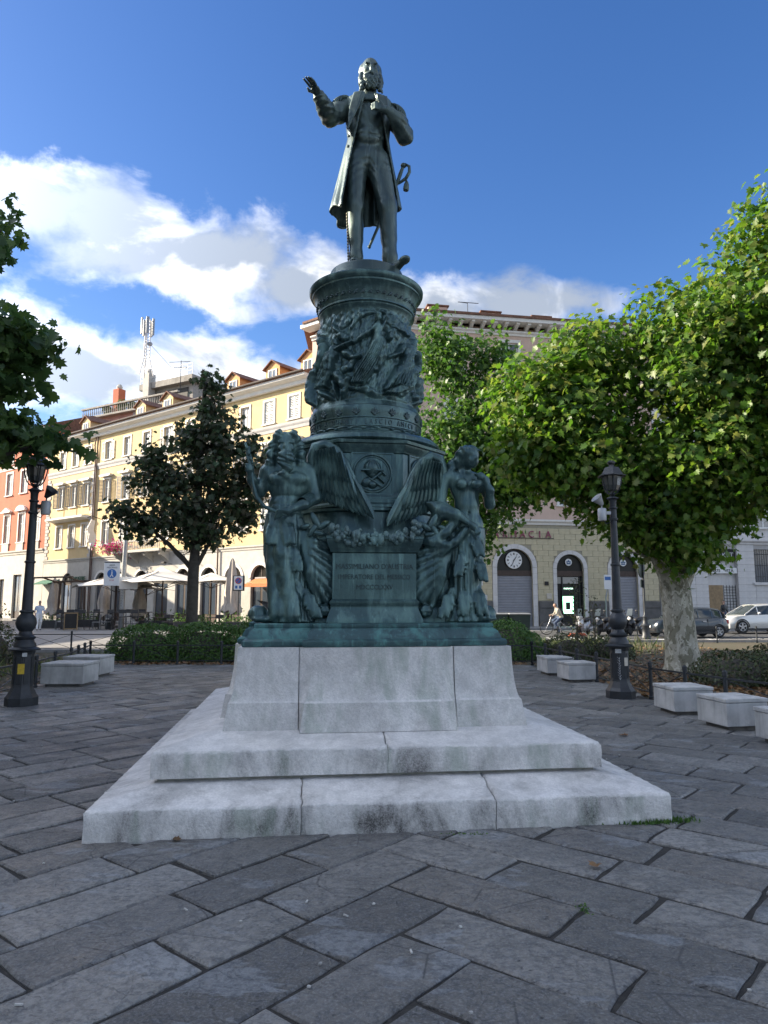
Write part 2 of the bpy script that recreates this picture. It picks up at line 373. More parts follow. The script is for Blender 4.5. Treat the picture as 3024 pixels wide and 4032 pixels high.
def limestone_mat():
    m = bpy.data.materials.new('karst_limestone'); m.use_nodes = True; t = m.node_tree; t.nodes.clear(); q = NT(t)
    out = q.n('ShaderNodeOutputMaterial'); b = q.n('ShaderNodeBsdfPrincipled'); q.put(out.inputs[0], b.outputs[0])
    g = q.n('ShaderNodeNewGeometry'); vec = g.outputs['Position']
    sp = q.n('ShaderNodeSeparateXYZ'); q.put(sp.inputs[0], vec); sn = q.n('ShaderNodeSeparateXYZ'); q.put(sn.inputs[0], g.outputs['True Normal'])
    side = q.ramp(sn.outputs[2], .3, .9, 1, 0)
    base = q.mix(q.ramp(q.noise(vec, 3, 5, .65), .3, .7), (.80, .775, .745), (.66, .64, .61))
    base = q.mix(q.ramp(q.noise(vec, 60, 4, .7), .35, .65, .30, 0), base, (.34, .335, .33))
    base = q.mix(q.ramp(q.noise(vec, 7, 6, .7, .4), .40, .66, 0, .45), base, (.40, .395, .38))
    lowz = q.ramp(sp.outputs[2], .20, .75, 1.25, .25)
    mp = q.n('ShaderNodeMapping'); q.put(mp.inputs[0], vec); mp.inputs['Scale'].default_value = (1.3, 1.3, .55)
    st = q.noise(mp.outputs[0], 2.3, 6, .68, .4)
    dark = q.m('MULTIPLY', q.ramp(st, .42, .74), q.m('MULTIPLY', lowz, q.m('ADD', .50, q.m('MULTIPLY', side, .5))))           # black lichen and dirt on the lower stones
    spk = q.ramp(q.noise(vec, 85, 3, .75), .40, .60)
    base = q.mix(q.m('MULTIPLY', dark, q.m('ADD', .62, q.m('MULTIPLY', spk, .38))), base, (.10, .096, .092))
    mp2 = q.n('ShaderNodeMapping'); q.put(mp2.inputs[0], vec); mp2.inputs['Scale'].default_value = (2.2, 2.2, .45); mp2.inputs['Location'].default_value = (4.4, 1.0, 2)
    grn = q.m('MULTIPLY', q.ramp(q.noise(mp2.outputs[0], 1.7, 5, .6, .3), .50, .68), side)
    base = q.mix(q.m('MULTIPLY', grn, .45), base, (.20, .27, .20))
    brn = q.m('MULTIPLY', q.ramp(q.noise(vec, 1.1, 4, .6, .2), .64, .74), side); base = q.mix(q.m('MULTIPLY', brn, .4), base, (.16, .12, .09))
    q.put(b.inputs['Base Color'], base); b.inputs['Roughness'].default_value = .78; b.inputs['Specular IOR Level'].default_value = .3
    bp = q.n('ShaderNodeBump'); bp.inputs['Distance'].default_value = .014; q.put(bp.inputs['Strength'], q.m('ADD', .25, q.m('MULTIPLY', side, .55)))
    q.put(bp.inputs['Height'], q.noise(vec, 46, 5, .7)); q.put(b.inputs['Normal'], bp.outputs[0])
    return m
M_PAVE = paving_mat(); M_LIME = limestone_mat()
M_JOINT = mat('dirt_joint', (.045, .042, .038), .95, var=.5, scale=20, bump=.4, bscale=60)
M_ASPH = mat('asphalt', (.060, .061, .064), .85, var=.25, scale=.8, bump=.35, bscale=90)
M_SOIL = mat('bed_soil', (.085, .062, .042), .95, var=.5, scale=3, bump=.6, bscale=25, col2=(.05, .055, .025))
M_STREET = mat('street_paving', (.22, .215, .21), .8, var=.25, scale=.7, bump=.25, bscale=40)
M_WHITE = mat('road_paint', (.62, .62, .60), .7, var=.25, scale=8)
M_KERB = mat('kerb_stone', (.36, .35, .34), .8, var=.25, scale=4, bump=.3)

# ---------------------------------------------------------------- ground, streets, beds
def sheet(name, poly, z, m, kind='structure'):
    me = bpy.data.meshes.new(name); me.from_pydata([(x, y, z) for x, y in poly], [], [tuple(range(len(poly)))]); me.update()
    return tag(link(name, me, m), kind=kind)
sheet('ground', [(-420, -300), (420, -300), (420, 700), (-420, 700)], -.034, M_STREET)
sheet('road', [(-.5, 31.0), (60, 31.0), (60, 44.2), (11, 43.5), (-.5, 41.6)], -.028, M_ASPH)
FENCE_R = [(3.9, 19.05), (4.38, 14.92), (4.56, 12.41), (5.05, 10.75), (5.75, 9.2), (6.6, 7.9)]
FENCE_L = [(-7.85, 19.3), (-7.1, 16.4), (-6.72, 14.0), (-6.62, 12.3), (-6.9, 10.6), (-7.5, 9.1)]
sheet('plaza_joints', [(-16, -3), (14, -3)] + [(6.6, 7.9)] + FENCE_R[::-1][1:] + FENCE_L + [(-9, 8)], -.016, M_JOINT)
sheet('planting_bed_right', FENCE_R + [(7.2, 6.2), (22, 6.2), (30, 14), (30, 30.2), (3.6, 30.2)], -.008, M_SOIL)
sheet('planting_bed_back', [(-7.85, 19.3), (3.9, 19.05), (3.6, 23.2), (-8.0, 23.2)], -.006, M_SOIL)
sheet('planting_bed_left', FENCE_L[::-1] + [(-9.6, 24.0), (-16, 24.0), (-16, 6.2), (-8.5, 7.6)], -.010, M_SOIL)
for nm, P in (('kerb_right', [(3.5, 30.2), (30, 30.2), (30, 30.5), (3.5, 30.5)]), ('kerb_back', [(-8.2, 23.2), (3.6, 23.2), (3.6, 23.45), (-8.2, 23.45)]),
              ('kerb_left', [(-16, 24.0), (-9.3, 24.0), (-9.3, 24.25), (-16, 24.25)])):
    tag(MB().prism(P, -.03, .09).build(nm, M_KERB), kind='structure')
for i, (x, y, w) in enumerate([(7.6, 34.0, .5), (8.7, 34.0, .5), (9.8, 34.05, .5), (12.2, 32.2, .5), (13.4, 32.2, .5), (14.6, 32.2, .5)]):
    sheet('road_marking', [(x, y-1.3), (x+w, y-1.3), (x+w+.3, y+1.3), (x+.3, y+1.3)], -.022, M_WHITE)
sheet('road_marking', [(17, 33.6), (26, 34.9), (26, 35.1), (17, 33.8)], -.022, M_WHITE)
# raised footway along the two facades (facade lines meet at CORNER)
CORNER = Vector((-1.5, 45.9)); LDIR = Vector((-.792, .611)).normalized(); RDIR = Vector((.985, .169)).normalized()
LN = Vector((-LDIR.y, LDIR.x)); RN = Vector((RDIR.y, -RDIR.x))      # towards the square
if LN.y > 0: LN = -LN
def onR(t, d=0.0): p = CORNER + RDIR*t + RN*d; return (p.x, p.y)
def onL(s, d=0.0): p = CORNER + LDIR*s + LN*d; return (p.x, p.y)
tag(MB().prism([onR(-1.2, 2.4), onR(60, 2.4), onR(60, -.6), onR(0, -.6), onL(90, -.6), onL(90, 2.6), onL(1.5, 2.6)], -.03, .10).build('footway', M_STREET), kind='structure')
tag(MB().prism([onR(-1.2, 2.64), onR(60, 2.64), onR(60, 2.41), onR(-1.2, 2.41)], -.031, .112).build('footway_kerb', M_KERB), kind='structure')

# ---------------------------------------------------------------- paving slabs: two fields of courses that interlock in front of the monument
MON = Vector((-.19, 7.25)); MTH = R(6.6)
def to_mon(x, y):
    dx, dy = x-MON.x, y-MON.y; c, s = math.cos(MTH), math.sin(MTH); return dx*c+dy*s, -dx*s+dy*c
A_ANG = R(50.0); O = Vector((.02, 4.33)); av = Vector((math.cos(A_ANG), math.sin(A_ANG))); bv = Vector((math.sin(A_ANG), -math.cos(A_ANG))); CW = .425
def inside(p, poly):
    c = False; n = len(poly); x, y = p
    for i in range(n):
        x1, y1 = poly[i]; x2, y2 = poly[i-1]
        if (y1 > y) != (y2 > y) and x < (x2-x1)*(y-y1)/(y2-y1)+x1: c = not c
    return c
PLAZA = [(-13, .6), (13, .6)] + [(9, 4.5), (6.6, 7.9)] + FENCE_R[::-1][1:] + FENCE_L + [(-9, 4)]
def slab_mesh(cx, cy, L, Wd, ang, rnd):
    """one worn slab: irregular outline, dropped arris, slight tilt and dish"""
    g = .010+rnd.random()*.009; hl, hw = L/2-g, Wd/2-g; out = []
    for (x0, y0, x1, y1, n) in ((-hl, -hw, hl, -hw, 5), (hl, -hw, hl, hw, 3), (hl, hw, -hl, hw, 5), (-hl, hw, -hl, -hw, 3)):
        for i in range(n):
            t = i/n; j = .008 if i else .011
            out.append((x0+(x1-x0)*t+rnd.uniform(-j, j), y0+(y1-y0)*t+rnd.uniform(-j, j)))
    c, s = math.cos(ang), math.sin(ang); tx, ty = rnd.uniform(-.006, .006), rnd.uniform(-.010, .010); h0 = rnd.uniform(-.004, .006)
    V = []
    for k, (sc, z) in enumerate(((1.0, -.03), (1.0, -.010), (.0, 0.0))):
        for x, y in out:
            if k == 2: x2 = x-math.copysign(min(.012, abs(x)), x); y2 = y-math.copysign(min(.012, abs(y)), y)
            else: x2, y2 = x, y
            V.append((cx+x2*c-y2*s, cy+x2*s+y2*c, (z+h0+tx*x2+ty*y2) if k else -.03))
    n = len(out); F = [(i, (i+1) % n, (i+1) % n+n, i+n) for i in range(n)]+[(i+n, (i+1) % n+n, (i+1) % n+2*n, i+2*n) for i in range(n)]
    F.append(tuple(range(2*n, 3*n))); return V, F
slabs = []; rs = random.Random(5)
for side in (0, 1):
    for i in range(-60, 61):
        lim = -i*CW                     # where this course meets the other field
        p = lim-rs.uniform(0, .0) if side == 0 else lim
        for j in range(60):
            L = rs.choice((.62, .78, .85, .92, 1.0, 1.12))+rs.uniform(-.05, .05)
            if side == 0: a0, a1 = p-L, p; p -= L; cA, cB = (a0+a1)/2, (i+.5)*CW; ang = A_ANG
            else: b0, b1 = p, p+L; p += L; cA, cB = (i+.5)*CW, (b0+b1)/2; ang = A_ANG-PI/2
            q = O+av*cA+bv*cB
            if not inside((q.x, q.y), PLAZA) or q.y < .7: continue
            mx, my = to_mon(q.x, q.y)
            if abs(mx) < 1.75 and -1.65 < my < 2.3: continue
            slabs.append((q.x, q.y, L, CW, ang))
def vis_rank(s):
    x, y = s[0], s[1]
    if y < 1.2 or abs(x) > .58*y+.6: return 1e9
    mx, my = to_mon(x, y)
    if abs(mx) < 3 and my > 2.2: return 5e8
    return y*y+x*x
slabs.sort(key=vis_rank)
pav = bpy.data.objects.new('plaza_paving', None); COL.objects.link(pav); tag(pav, kind='structure')
restV, restF, restT = [], [], []
for k, s in enumerate(slabs):
    rr = random.Random(k*7+1); V, F = slab_mesh(*s, rr); tv = rr.random()
    if k < 300:
        me = bpy.data.meshes.new('slab'); me.from_pydata(V, [], F); vtint(me, [tv]*len(V)); link('slab', me, M_PAVE, pav)
    else:
        b = len(restV); restV += V; restF += [tuple(x+b for x in f) for f in F]; restT += [tv]*len(V)
me = bpy.data.meshes.new('far_slabs'); me.from_pydata(restV, [], restF); vtint(me, restT); tag(link('far_slabs', me, M_PAVE, pav), kind='stuff')
# ---------------------------------------------------------------- stone steps and plinth of the monument
plinth = thing('stone_plinth', 'grey white limestone steps and tapered plinth under the bronze monument', 'plinth', (MON.x, MON.y, 0), MTH)
def wear(x, y, z, a): return a*math.sin(x*37.1+y*23.7+z*51.3)*math.sin(x*91.7-y*67.3+z*13.9)
def stone_block(x0, x1, y0, y1, zf, zb, g=.003, step=.05, rough=.0075):
    x0 += g; x1 -= g; y0 += g; y1 -= g
    nx = max(2, int((x1-x0)/step)); ny = max(2, int((y1-y0)/step))
    xs = [x0, x0+.012]+[x0+(x1-x0)*i/nx for i in range(1, nx)]+[x1-.012, x1]; ys = [y0, y0+.012]+[y0+(y1-y0)*i/ny for i in range(1, ny)]+[y1-.012, y1]
    V = []; F = []; nX, nY = len(xs), len(ys)
    for j, y in enumerate(ys):
        for i, x in enumerate(xs):
            e = (i in (0, nX-1)) or (j in (0, nY-1)); z = zf(x, y)-(.011 if e else 0)+wear(x, y, 0, rough*(1.6 if e else .35))
            px = x+(wear(x, y, 2, rough) if i in (0, nX-1) else 0); py = y+(wear(x, y, 3, rough) if j in (0, nY-1) else 0); V.append((px, py, z))
    for j in range(nY-1):
        for i in range(nX-1): a = j*nX+i; F.append((a, a+1, a+nX+1, a+nX))
    ring = [i for i in range(nX)]+[j*nX+nX-1 for j in range(1, nY)]+[(nY-1)*nX+i for i in range(nX-2, -1, -1)]+[j*nX for j in range(nY-2, 0, -1)]
    prev = ring
    for f in (.35, .7, 1.0):
        cur = []
        for r_ in ring:
            x, y, z = V[r_]; zz = z+(zb-z)*f; a = rough*1.2 if f < 1 else 0; cur.append(len(V)); V.append((x+wear(x, y, zz, a), y+wear(y, x, zz, a), zz))
        n = len(ring); F += [(prev[i], cur[i], cur[(i+1) % n], prev[(i+1) % n]) for i in range(n)]; prev = cur
    me = bpy.data.meshes.new('stone_block'); me.from_pydata(V, [], F); me.update()
    me.polygons.foreach_set('use_smooth', np.ones(len(me.polygons), bool)); me.set_sharp_from_angle(angle=R(50))
    return link('stone_block', me, M_LIME, plinth)
LX0, LX1, LY0, LY1 = -2.09, 2.11, -2.01, 2.75; UX0, UX1, UY0, UY1 = -1.735, 1.735, -1.635, 2.4
def slope(X0, X1, Y0, Y1, z0, rise, reach):
    return lambda x, y: z0+rise*min(1, max(0, min(x-X0, X1-x, y-Y0, Y1-y))/reach)
zl = slope(LX0, LX1, LY0, LY1, .20, .095, .42); zu = slope(UX0, UX1, UY0, UY1, .505, .095, .42)
t_ = .55
for a, b in ((LX0, -.62), (-.62, .77), (.77, LX1)): stone_block(a, b, LY0, LY0+t_, zl, -.03)
for a, b in ((LX0, -.1), (-.1, LX1)): stone_block(a, b, LY1-t_, LY1, zl, -.03)
for a, b in ((LY0+t_, .2), (.2, LY1-t_)):
    stone_block(LX0, LX0+t_, a, b, zl, -.03); stone_block(LX1-t_, LX1, a, b, zl, -.03)
for a, b in ((UX0, .03), (.03, UX1)):
    stone_block(a, b, UY0, UY0+.7, zu, .318); stone_block(a, b, UY1-.7, UY1, zu, .318)
stone_block(UX0, UX0+.7, UY0+.7, UY1-.7, zu, .318); stone_block(UX1-.7, UX1, UY0+.7, UY1-.7, zu, .318)
M_BED = mat('mortar_bed', (.33, .32, .28), .9, var=.4, scale=14)
MB().box(UX0+.05, UX1-.05, UY0+.05, UY1-.05, .02, .330).build('bedding_course', M_BED, plinth)
def rect_loft(levels):
    return MB().loft([[(a, c, z), (b, c, z), (b, d, z), (a, d, z)] for a, b, c, d, z in levels])
# plinth: four corner stones and four projecting middle stones, each with a foot course and a concave taper above
LV = [(.575, 0.0), (.800, .035), (.815, .050), (.86, .064), (.95, .080), (1.08, .092), (1.238, .098)]
def corner_stone(sx, sy):
    lv = []
    for z, t in LV:
        w = 1.237-t; b = .655; a_, b_ = sorted((sx*(w+.02), sx*b)); c_, d_ = sorted((sy*(w+.035), sy*b)); lv.append((a_+.002, b_-.002, c_+.002, d_-.002, z))
    o = rect_loft(lv).build('stone_block', M_LIME, plinth, 35); return o
for sx in (-1, 1):
    for sy in (-1, 1): corner_stone(sx, sy)
def bay_stone(k):
    loops = []
    for z, t in LV:
        b = .652; bf = .640-t*.95; f = 1.345-t*1.15; s0 = .30; w = 1.237-t+.035-.012
        P = [(-b, -s0), (-b, -w), (-bf, -f), (bf, -f), (b, -w), (b, -s0)]; c, s = math.cos(k*PI/2), math.sin(k*PI/2)
        loops.append([(x*c-y*s, x*s+y*c, z) for x, y in P])
    MB().loft(loops).build('stone_block', M_LIME, plinth, 35)
for k in range(4): bay_stone(k)
# ---------------------------------------------------------------- bronze
def bronze_mat(name, dark, green, rough=.50, metal=.35, amount=(.42, .66), vertical=.35):
    m = bpy.data.materials.new(name); m.use_nodes = True; t = m.node_tree; t.nodes.clear(); q = NT(t)
    out = q.n('ShaderNodeOutputMaterial'); b = q.n('ShaderNodeBsdfPrincipled'); q.put(out.inputs[0], b.outputs[0])
    vec = q.n('ShaderNodeNewGeometry').outputs['Position']
    mp = q.n('ShaderNodeMapping'); q.put(mp.inputs[0], vec); mp.inputs['Scale'].default_value = (1, 1, vertical)
    f = q.ramp(q.noise(mp.outputs[0], 5.0, 7, .65, .6), amount[0], amount[1])
    c = q.mix(f, dark, green)
    mp2 = q.n('ShaderNodeMapping'); q.put(mp2.inputs[0], vec); mp2.inputs['Scale'].default_value = (14, 14, .8)
    c = q.mix(q.ramp(q.noise(mp2.outputs[0], 1.5, 4, .6), .52, .72, 0, .5), c, tuple(x*.45 for x in dark))
    mp3 = q.n('ShaderNodeMapping'); q.put(mp3.inputs[0], vec); mp3.inputs['Scale'].default_value = (22, 22, 1.1); mp3.inputs['Location'].default_value = (3, 7, 1)
    c = q.mix(q.ramp(q.noise(mp3.outputs[0], 1.2, 5, .65), .55, .75, 0, .55), c, tuple(min(1, x*1.5+.015) for x in green))      # pale rain streaks
    q.put(b.inputs['Base Color'], c); b.inputs['Metallic'].default_value = metal; b.inputs['Specular IOR Level'].default_value = .5
    q.put(b.inputs['Roughness'], q.ramp(f, 0, 1, rough-.10, rough+.18))
    bp = q.n('ShaderNodeBump'); bp.inputs['Strength'].default_value = .25; bp.inputs['Distance'].default_value = .008; q.put(bp.inputs['Height'], q.noise(vec, 40, 5, .65)); q.put(b.inputs['Normal'], bp.outputs[0])
    return m
M_BRZ = bronze_mat('bronze_patina', (.046, .088, .090), (.130, .222, .206), .40, .48, (.44, .70))
M_BRZ_TOP = bronze_mat('bronze_statue', (.048, .074, .074), (.105, .150, .138), .42, .45)
M_BRZ_GRN = bronze_mat('bronze_verdigris', (.042, .088, .094), (.09, .22, .21), .55, .2, (.46, .66), 1.0)
M_BRZ_DK = bronze_mat('bronze_recess', (.045, .075, .080), (.075, .12, .12), .55)
M_INSC = bronze_mat('bronze_letter', (.022, .040, .044), (.035, .06, .062), .6, .2)
ped = thing('bronze_pedestal', 'green patinated bronze pedestal with inscription panel and relief drum on limestone plinth', 'pedestal', (MON.x, MON.y, 0), MTH)
def cross(Wd, B, P): 
    pts = []
    for k in range(4):
        c, s = math.cos(k*PI/2), math.sin(k*PI/2)
        for x, y in ((-Wd, -Wd), (-B, -Wd), (-B, -Wd-P), (B, -Wd-P), (B, -Wd)): pts.append((x*c-y*s, x*s+y*c))
    return pts
BASE = cross(1.0, .50, .075)
moulding(BASE, [(.125, 1.241), (.135, 1.26), (.135, 1.285), (.12, 1.30), (.095, 1.306), (.09, 1.33), (.07, 1.37), (.035, 1.395), (.04, 1.405), (.04, 1.425), (.03, 1.433), (-.35, 1.436)]).build('base_moulding', M_BRZ_GRN, ped, 40)
DIE = cross(.80, .375, .125)
moulding(DIE, [(.05, 1.432), (.05, 1.46), (.035, 1.50), (.012, 1.56), (.012, 1.585), (.022, 1.60), (.022, 1.618), (0, 1.64), (0, 2.045), (.02, 2.055), (.025, 2.085), (.03, 2.09), (.05, 2.135), (.052, 2.165), (.058, 2.17), (.058, 2.195), (-.1, 2.20)]).build('die', M_BRZ, ped, 40)
# inscription
for k, (txt, z, sz) in enumerate((("MASSIMILIANO D'AUSTRIA", 1.905, .068), ('IMPERATORE DEL MESSICO', 1.815, .062), ('MDCCCLXXV', 1.725, .062))):
    o = text_mb(txt, sz, .004).build('inscription', M_INSC, ped); o.matrix_local = xf((0, -.9275, z), (PI/2, 0, 0), (.86, 1, 1)); tag(o, kind='stuff')
# curved shoulder under the octagon
MB().lathe([(.80, 2.2), (.80, 2.26), (.78, 2.30), (.76, 2.44), (.79, 2.455), (.79, 2.48), (.5, 2.49)], 48).build('round_step', M_BRZ, ped, 40)
OCT = [(.70/math.cos(PI/8)*math.cos(PI/8+k*PI/4), .70/math.cos(PI/8)*math.sin(PI/8+k*PI/4)) for k in range(8)]
moulding(OCT, [(.075, 2.486), (.075, 2.51), (.05, 2.53), (.05, 2.56), (.03, 2.565), (.03, 2.585), (.012, 2.61), (0, 2.63), (0, 3.00), (.015, 3.01), (.02, 3.03), (.045, 3.06), (.05, 3.085), (.075, 3.09), (.08, 3.115), (.06, 3.125), (-.2, 3.128)]).build('octagon_drum', M_BRZ, ped, 30)
# roundels on the octagon faces; the front one shows helmet, palette and tools
def roundel(k):
    a = k*PI/4; Mx = Matrix.Rotation(a, 4, 'Z') @ Matrix.Translation((0, -.70, 2.81)) @ Matrix.Rotation(PI/2, 4, 'X')
    b = MB(); s = .20
    for (x0, x1, y0, y1) in ((-s, s, -s, -s+.014), (-s, s, s-.014, s), (-s, -s+.014, -s+.0141, s-.0141), (s-.014, s, -s+.0141, s-.0141)): b.box(x0, x1, y0, y1, -.004, .012)
    pts = [(.178*math.cos(2*PI*i/36), .178*math.sin(2*PI*i/36), .006) for i in range(37)]; b.tube(pts, .012, 6, False)
    pts = [(.158*math.cos(2*PI*i/36), .158*math.sin(2*PI*i/36), .004) for i in range(37)]; b.tube(pts, .006, 5, False)
    o = b.build('roundel_frame', M_BRZ, ped, 40); o.matrix_local = Mx
    b = MB()
    b.ell((0, .05, .0), (.085, .085, .055), 14, 8); b.box(-.105, .105, .022, .036, .0, .05); b.ell((0, -.005, .0), (.045, .055, .04), 10, 6)
    for i in range(5): b.tube([(-.06+.03*i, .03, .045), (-.045+.0225*i, .09, .05), (0, .138, .02)], .005, 4)
    b.ell((-.09, -.03, .0), (.07, .045, .03), 10, 6, xf(rot=(0, 0, .7))); b.ell((.0, -.105, 0), (.05, .042, .034), 10, 6)
    b.tube([(.0, -.06, .02), (.10, .02, .025)], .012, 6); b.tube([(.07, .03, .03), (.125, -.02, .03)], .012, 6); b.tube([(-.03, -.05, .025), (.085, -.125, .02)], .010, 6); b.tube([(.04, -.02, .02), (.115, -.09, .015)], .016, 6)
    o = b.build('trophy_relief', M_BRZ, ped, 60); o.matrix_local = Mx
for k in (0, 1, 7, 2, 6): roundel(k)
# torus, lettered frieze, relief drum, capital
MB().lathe([(.60, 3.126), (.755, 3.13), (.775, 3.15), (.77, 3.18), (.73, 3.215), (.66, 3.24), (.61, 3.25), (.5, 3.252)], 64).build('torus', M_BRZ, ped, 50)
MB().lathe([(.585, 3.25), (.59, 3.262), (.575, 3.27), (.572, 3.30), (.585, 3.305), (.585, 3.312), (.57, 3.316), (.57, 3.385), (.582, 3.39), (.582, 3.40), (.572, 3.405), (.578, 3.45), (.585, 3.49), (.578, 3.515), (.56, 3.525), (.4, 3.526)], 72).build('frieze', M_BRZ, ped, 40)
FTXT = 'VI ABBRAZZO A QUANTI LASCIO AMICI E MEMORI * UN ULTIMO SALUTO ALLA CITTA *'
for i, ch in enumerate(FTXT):
    if ch in ' ': continue
    a = (i-22)/len(FTXT)*2*PI
    if not -1.75 < a < 1.75: continue
    o = text_mb(ch, .072, .006).build('frieze_letter', M_BRZ_DK, ped); o.matrix_local = Matrix.Rotation(a, 4, 'Z') @ xf((0, -.571, 3.324), (PI/2, 0, 0), (.72, 1, 1))
def palmette(flip):
    b = MB()
    for j in range(5):
        t = (j-2)*.5; L = .062-.008*abs(j-2); dx, dz = math.sin(t), math.cos(t)
        b.ell((0, 0, L*.55), (.011, .012, L*.55), 6, 5, xf(rot=(0, t if not flip else -t, 0)))
    b.ell((0, 0, 0), (.020, .016, .016), 8, 5); return b
for k in range(20):
    a = 2*PI*k/20+.06; b = palmette(k % 2)
    o = b.build('palmette', M_BRZ_DK, ped, 60); o.matrix_local = Matrix.Rotation(a, 4, 'Z') @ Matrix.Translation((0, -.578, 3.425 if k % 2 else 3.418)) @ Matrix.Rotation(.10, 4, 'X')
for k in range(26):
    a = 2*PI*k/26; b = MB(); w = .062
    b.tube([(-w, 0, 0), (-w*.8, -.006, .022), (0, -.008, .027), (w*.8, -.006, .022), (w, 0, 0)], .006, 5); b.ell((w+.008, 0, .012), (.012, .012, .012), 6, 4)
    o = b.build('arcade_ornament', M_BRZ, ped, 60); o.matrix_local = Matrix.Rotation(a, 4, 'Z') @ Matrix.Translation((0, -.578, 3.268))

def relief_drum():
    """figures modelled in high relief on the tapering drum; sketch units are fitted to 1.06 m of height"""
    nu, nv = 640, 190; z0, z1 = 3.522, 4.58
    th = np.linspace(-PI, PI, nu, endpoint=False)[None, :]; zz = np.linspace(z0, z1, nv)[:, None]
    rad = .545-.070*np.clip((zz-3.62)/.75, 0, 1)**1.3+.03*np.clip((zz-4.50)/.08, 0, 1)**2+.025*np.clip((3.58-zz)/.06, 0, 1)
    r0 = .53; U = th*r0+0*zz; V = zz+0*th; Hh = np.zeros_like(U)
    X = lambda zx: r0*math.asin(max(-.995, min(.995, (zx-818)/575.))); Zf = lambda zy: 4.565-(zy-540)*.000953
    per = 2*PI*r0
    def cap(H, pts, rs, hs, k=.012):
        for i in range(len(pts)-1):
            (ax, ay), (bx, by) = pts[i], pts[i+1]; L = (bx-ax)**2+(by-ay)**2+1e-9
            du = (U-ax+per/2) % per-per/2; t = np.clip((du*(bx-ax)+(V-ay)*(by-ay))/L, 0, 1)
            d = np.sqrt((du-t*(bx-ax))**2+(V-ay-t*(by-ay))**2); r = rs[i]+(rs[i+1]-rs[i])*t; hh = hs[i]+(hs[i+1]-hs[i])*t
            h = hh*np.sqrt(np.clip(1-(d/r)**2, 0, 1)); q = np.maximum(k-np.abs(H-h), 0)/k
            H = np.where(h > 0, np.maximum(H, h)+q*q*k*.25*(h > 0), H)
        return H
    def fold(H, pts, w, n, amp):
        """drapery: ridges running along a swept path"""
        for j in range(n):
            o = (j-(n-1)/2)/max(1, n-1)*2
            P = [(x+o*ww, y) for (x, y), ww in zip(pts, w)]; H = cap(H, P, [.010]*len(P), [amp]*len(P), .02)
        return H
    def figure(H, ox, oy, sc, mir, S):
        for kind, pts, rs, hs in S:
            P = [(ox+mir*(X(a)-X(818))*sc, Zf(540)+(Zf(b)-Zf(540))*sc+oy) for a, b in pts]
            if kind == 'c': H = cap(H, P, [r*sc for r in rs], hs)
            else: H = fold(H, P, [r*sc for r in rs], hs[0], hs[1])
        return H
    W0 = [  # winged woman in the middle
        ('c', [(985, 690), (1080, 690), (1200, 730), (1325, 785)], [.045, .075, .065, .012], [.03, .04, .035, .01]),
        ('c', [(1000, 760), (1100, 800), (1180, 870)], [.05, .06, .03], [.025, .025, .01]),
        ('f', [(1000, 720), (1120, 760), (1260, 800)], [.02, .05, .03], (4, .045)),
        ('c', [(600, 790), (650, 690), (760, 630), (860, 620)], [.02, .03, .035, .02], [.03, .035, .03, .02]),
        ('c', [(560, 700), (480, 760), (430, 900)], [.04, .05, .03], [.03, .03, .02]),
        ('c', [(905, 660), (908, 705)], [.034, .030], [.085, .085]), ('c', [(905, 730), (900, 800)], [.02, .05], [.05, .08]),
        ('c', [(900, 800), (890, 870), (895, 950)], [.058, .048, .06], [.095, .09, .10]),
        ('c', [(860, 805), (770, 880), (700, 920), (640, 965)], [.030, .027, .024, .020], [.085, .070, .055, .04]),
        ('c', [(945, 790), (1000, 690), (990, 600)], [.024, .02, .016], [.07, .06, .05]), ('c', [(965, 570), (1010, 590), (985, 640), (945, 610), (965, 570)], [.014]*5, [.05]*5),
        ('c', [(895, 950), (850, 1100), (770, 1280), (680, 1430)], [.07, .075, .07, .04], [.11, .11, .085, .05]),
        ('c', [(930, 960), (930, 1120), (870, 1250)], [.05, .055, .045], [.10, .09, .05]),
        ('f', [(900, 960), (840, 1120), (760, 1290), (690, 1430)], [.04, .055, .06, .05], (7, .118))]
    W1 = [  # seated man on the right
        ('c', [(1340, 820), (1335, 870)], [.035, .03], [.09, .08]), ('c', [(1300, 920), (1230, 1010), (1220, 1140)], [.05, .075, .07], [.09, .11, .10]),
        ('c', [(1180, 950), (1110, 1060), (1010, 1115)], [.03, .026, .02], [.09, .09, .06]), ('c', [(1350, 950), (1370, 1080), (1340, 1180)], [.04, .04, .03], [.10, .09, .06]),
        ('c', [(1220, 1170), (1120, 1230), (1060, 1330), (960, 1470)], [.06, .05, .04, .028], [.10, .11, .09, .06]),
        ('c', [(1290, 1180), (1230, 1250), (1220, 1390), (1120, 1500)], [.06, .055, .05, .04], [.11, .12, .09, .06]),
        ('f', [(1250, 1230), (1180, 1400), (1000, 1520)], [.07, .05, .05], (6, .10)), ('c', [(1360, 1250), (1370, 1420)], [.05, .06], [.08, .07]),
        ('c', [(1290, 1470), (1340, 1500), (1300, 1560)], [.05, .04, .04], [.06, .06, .05])]
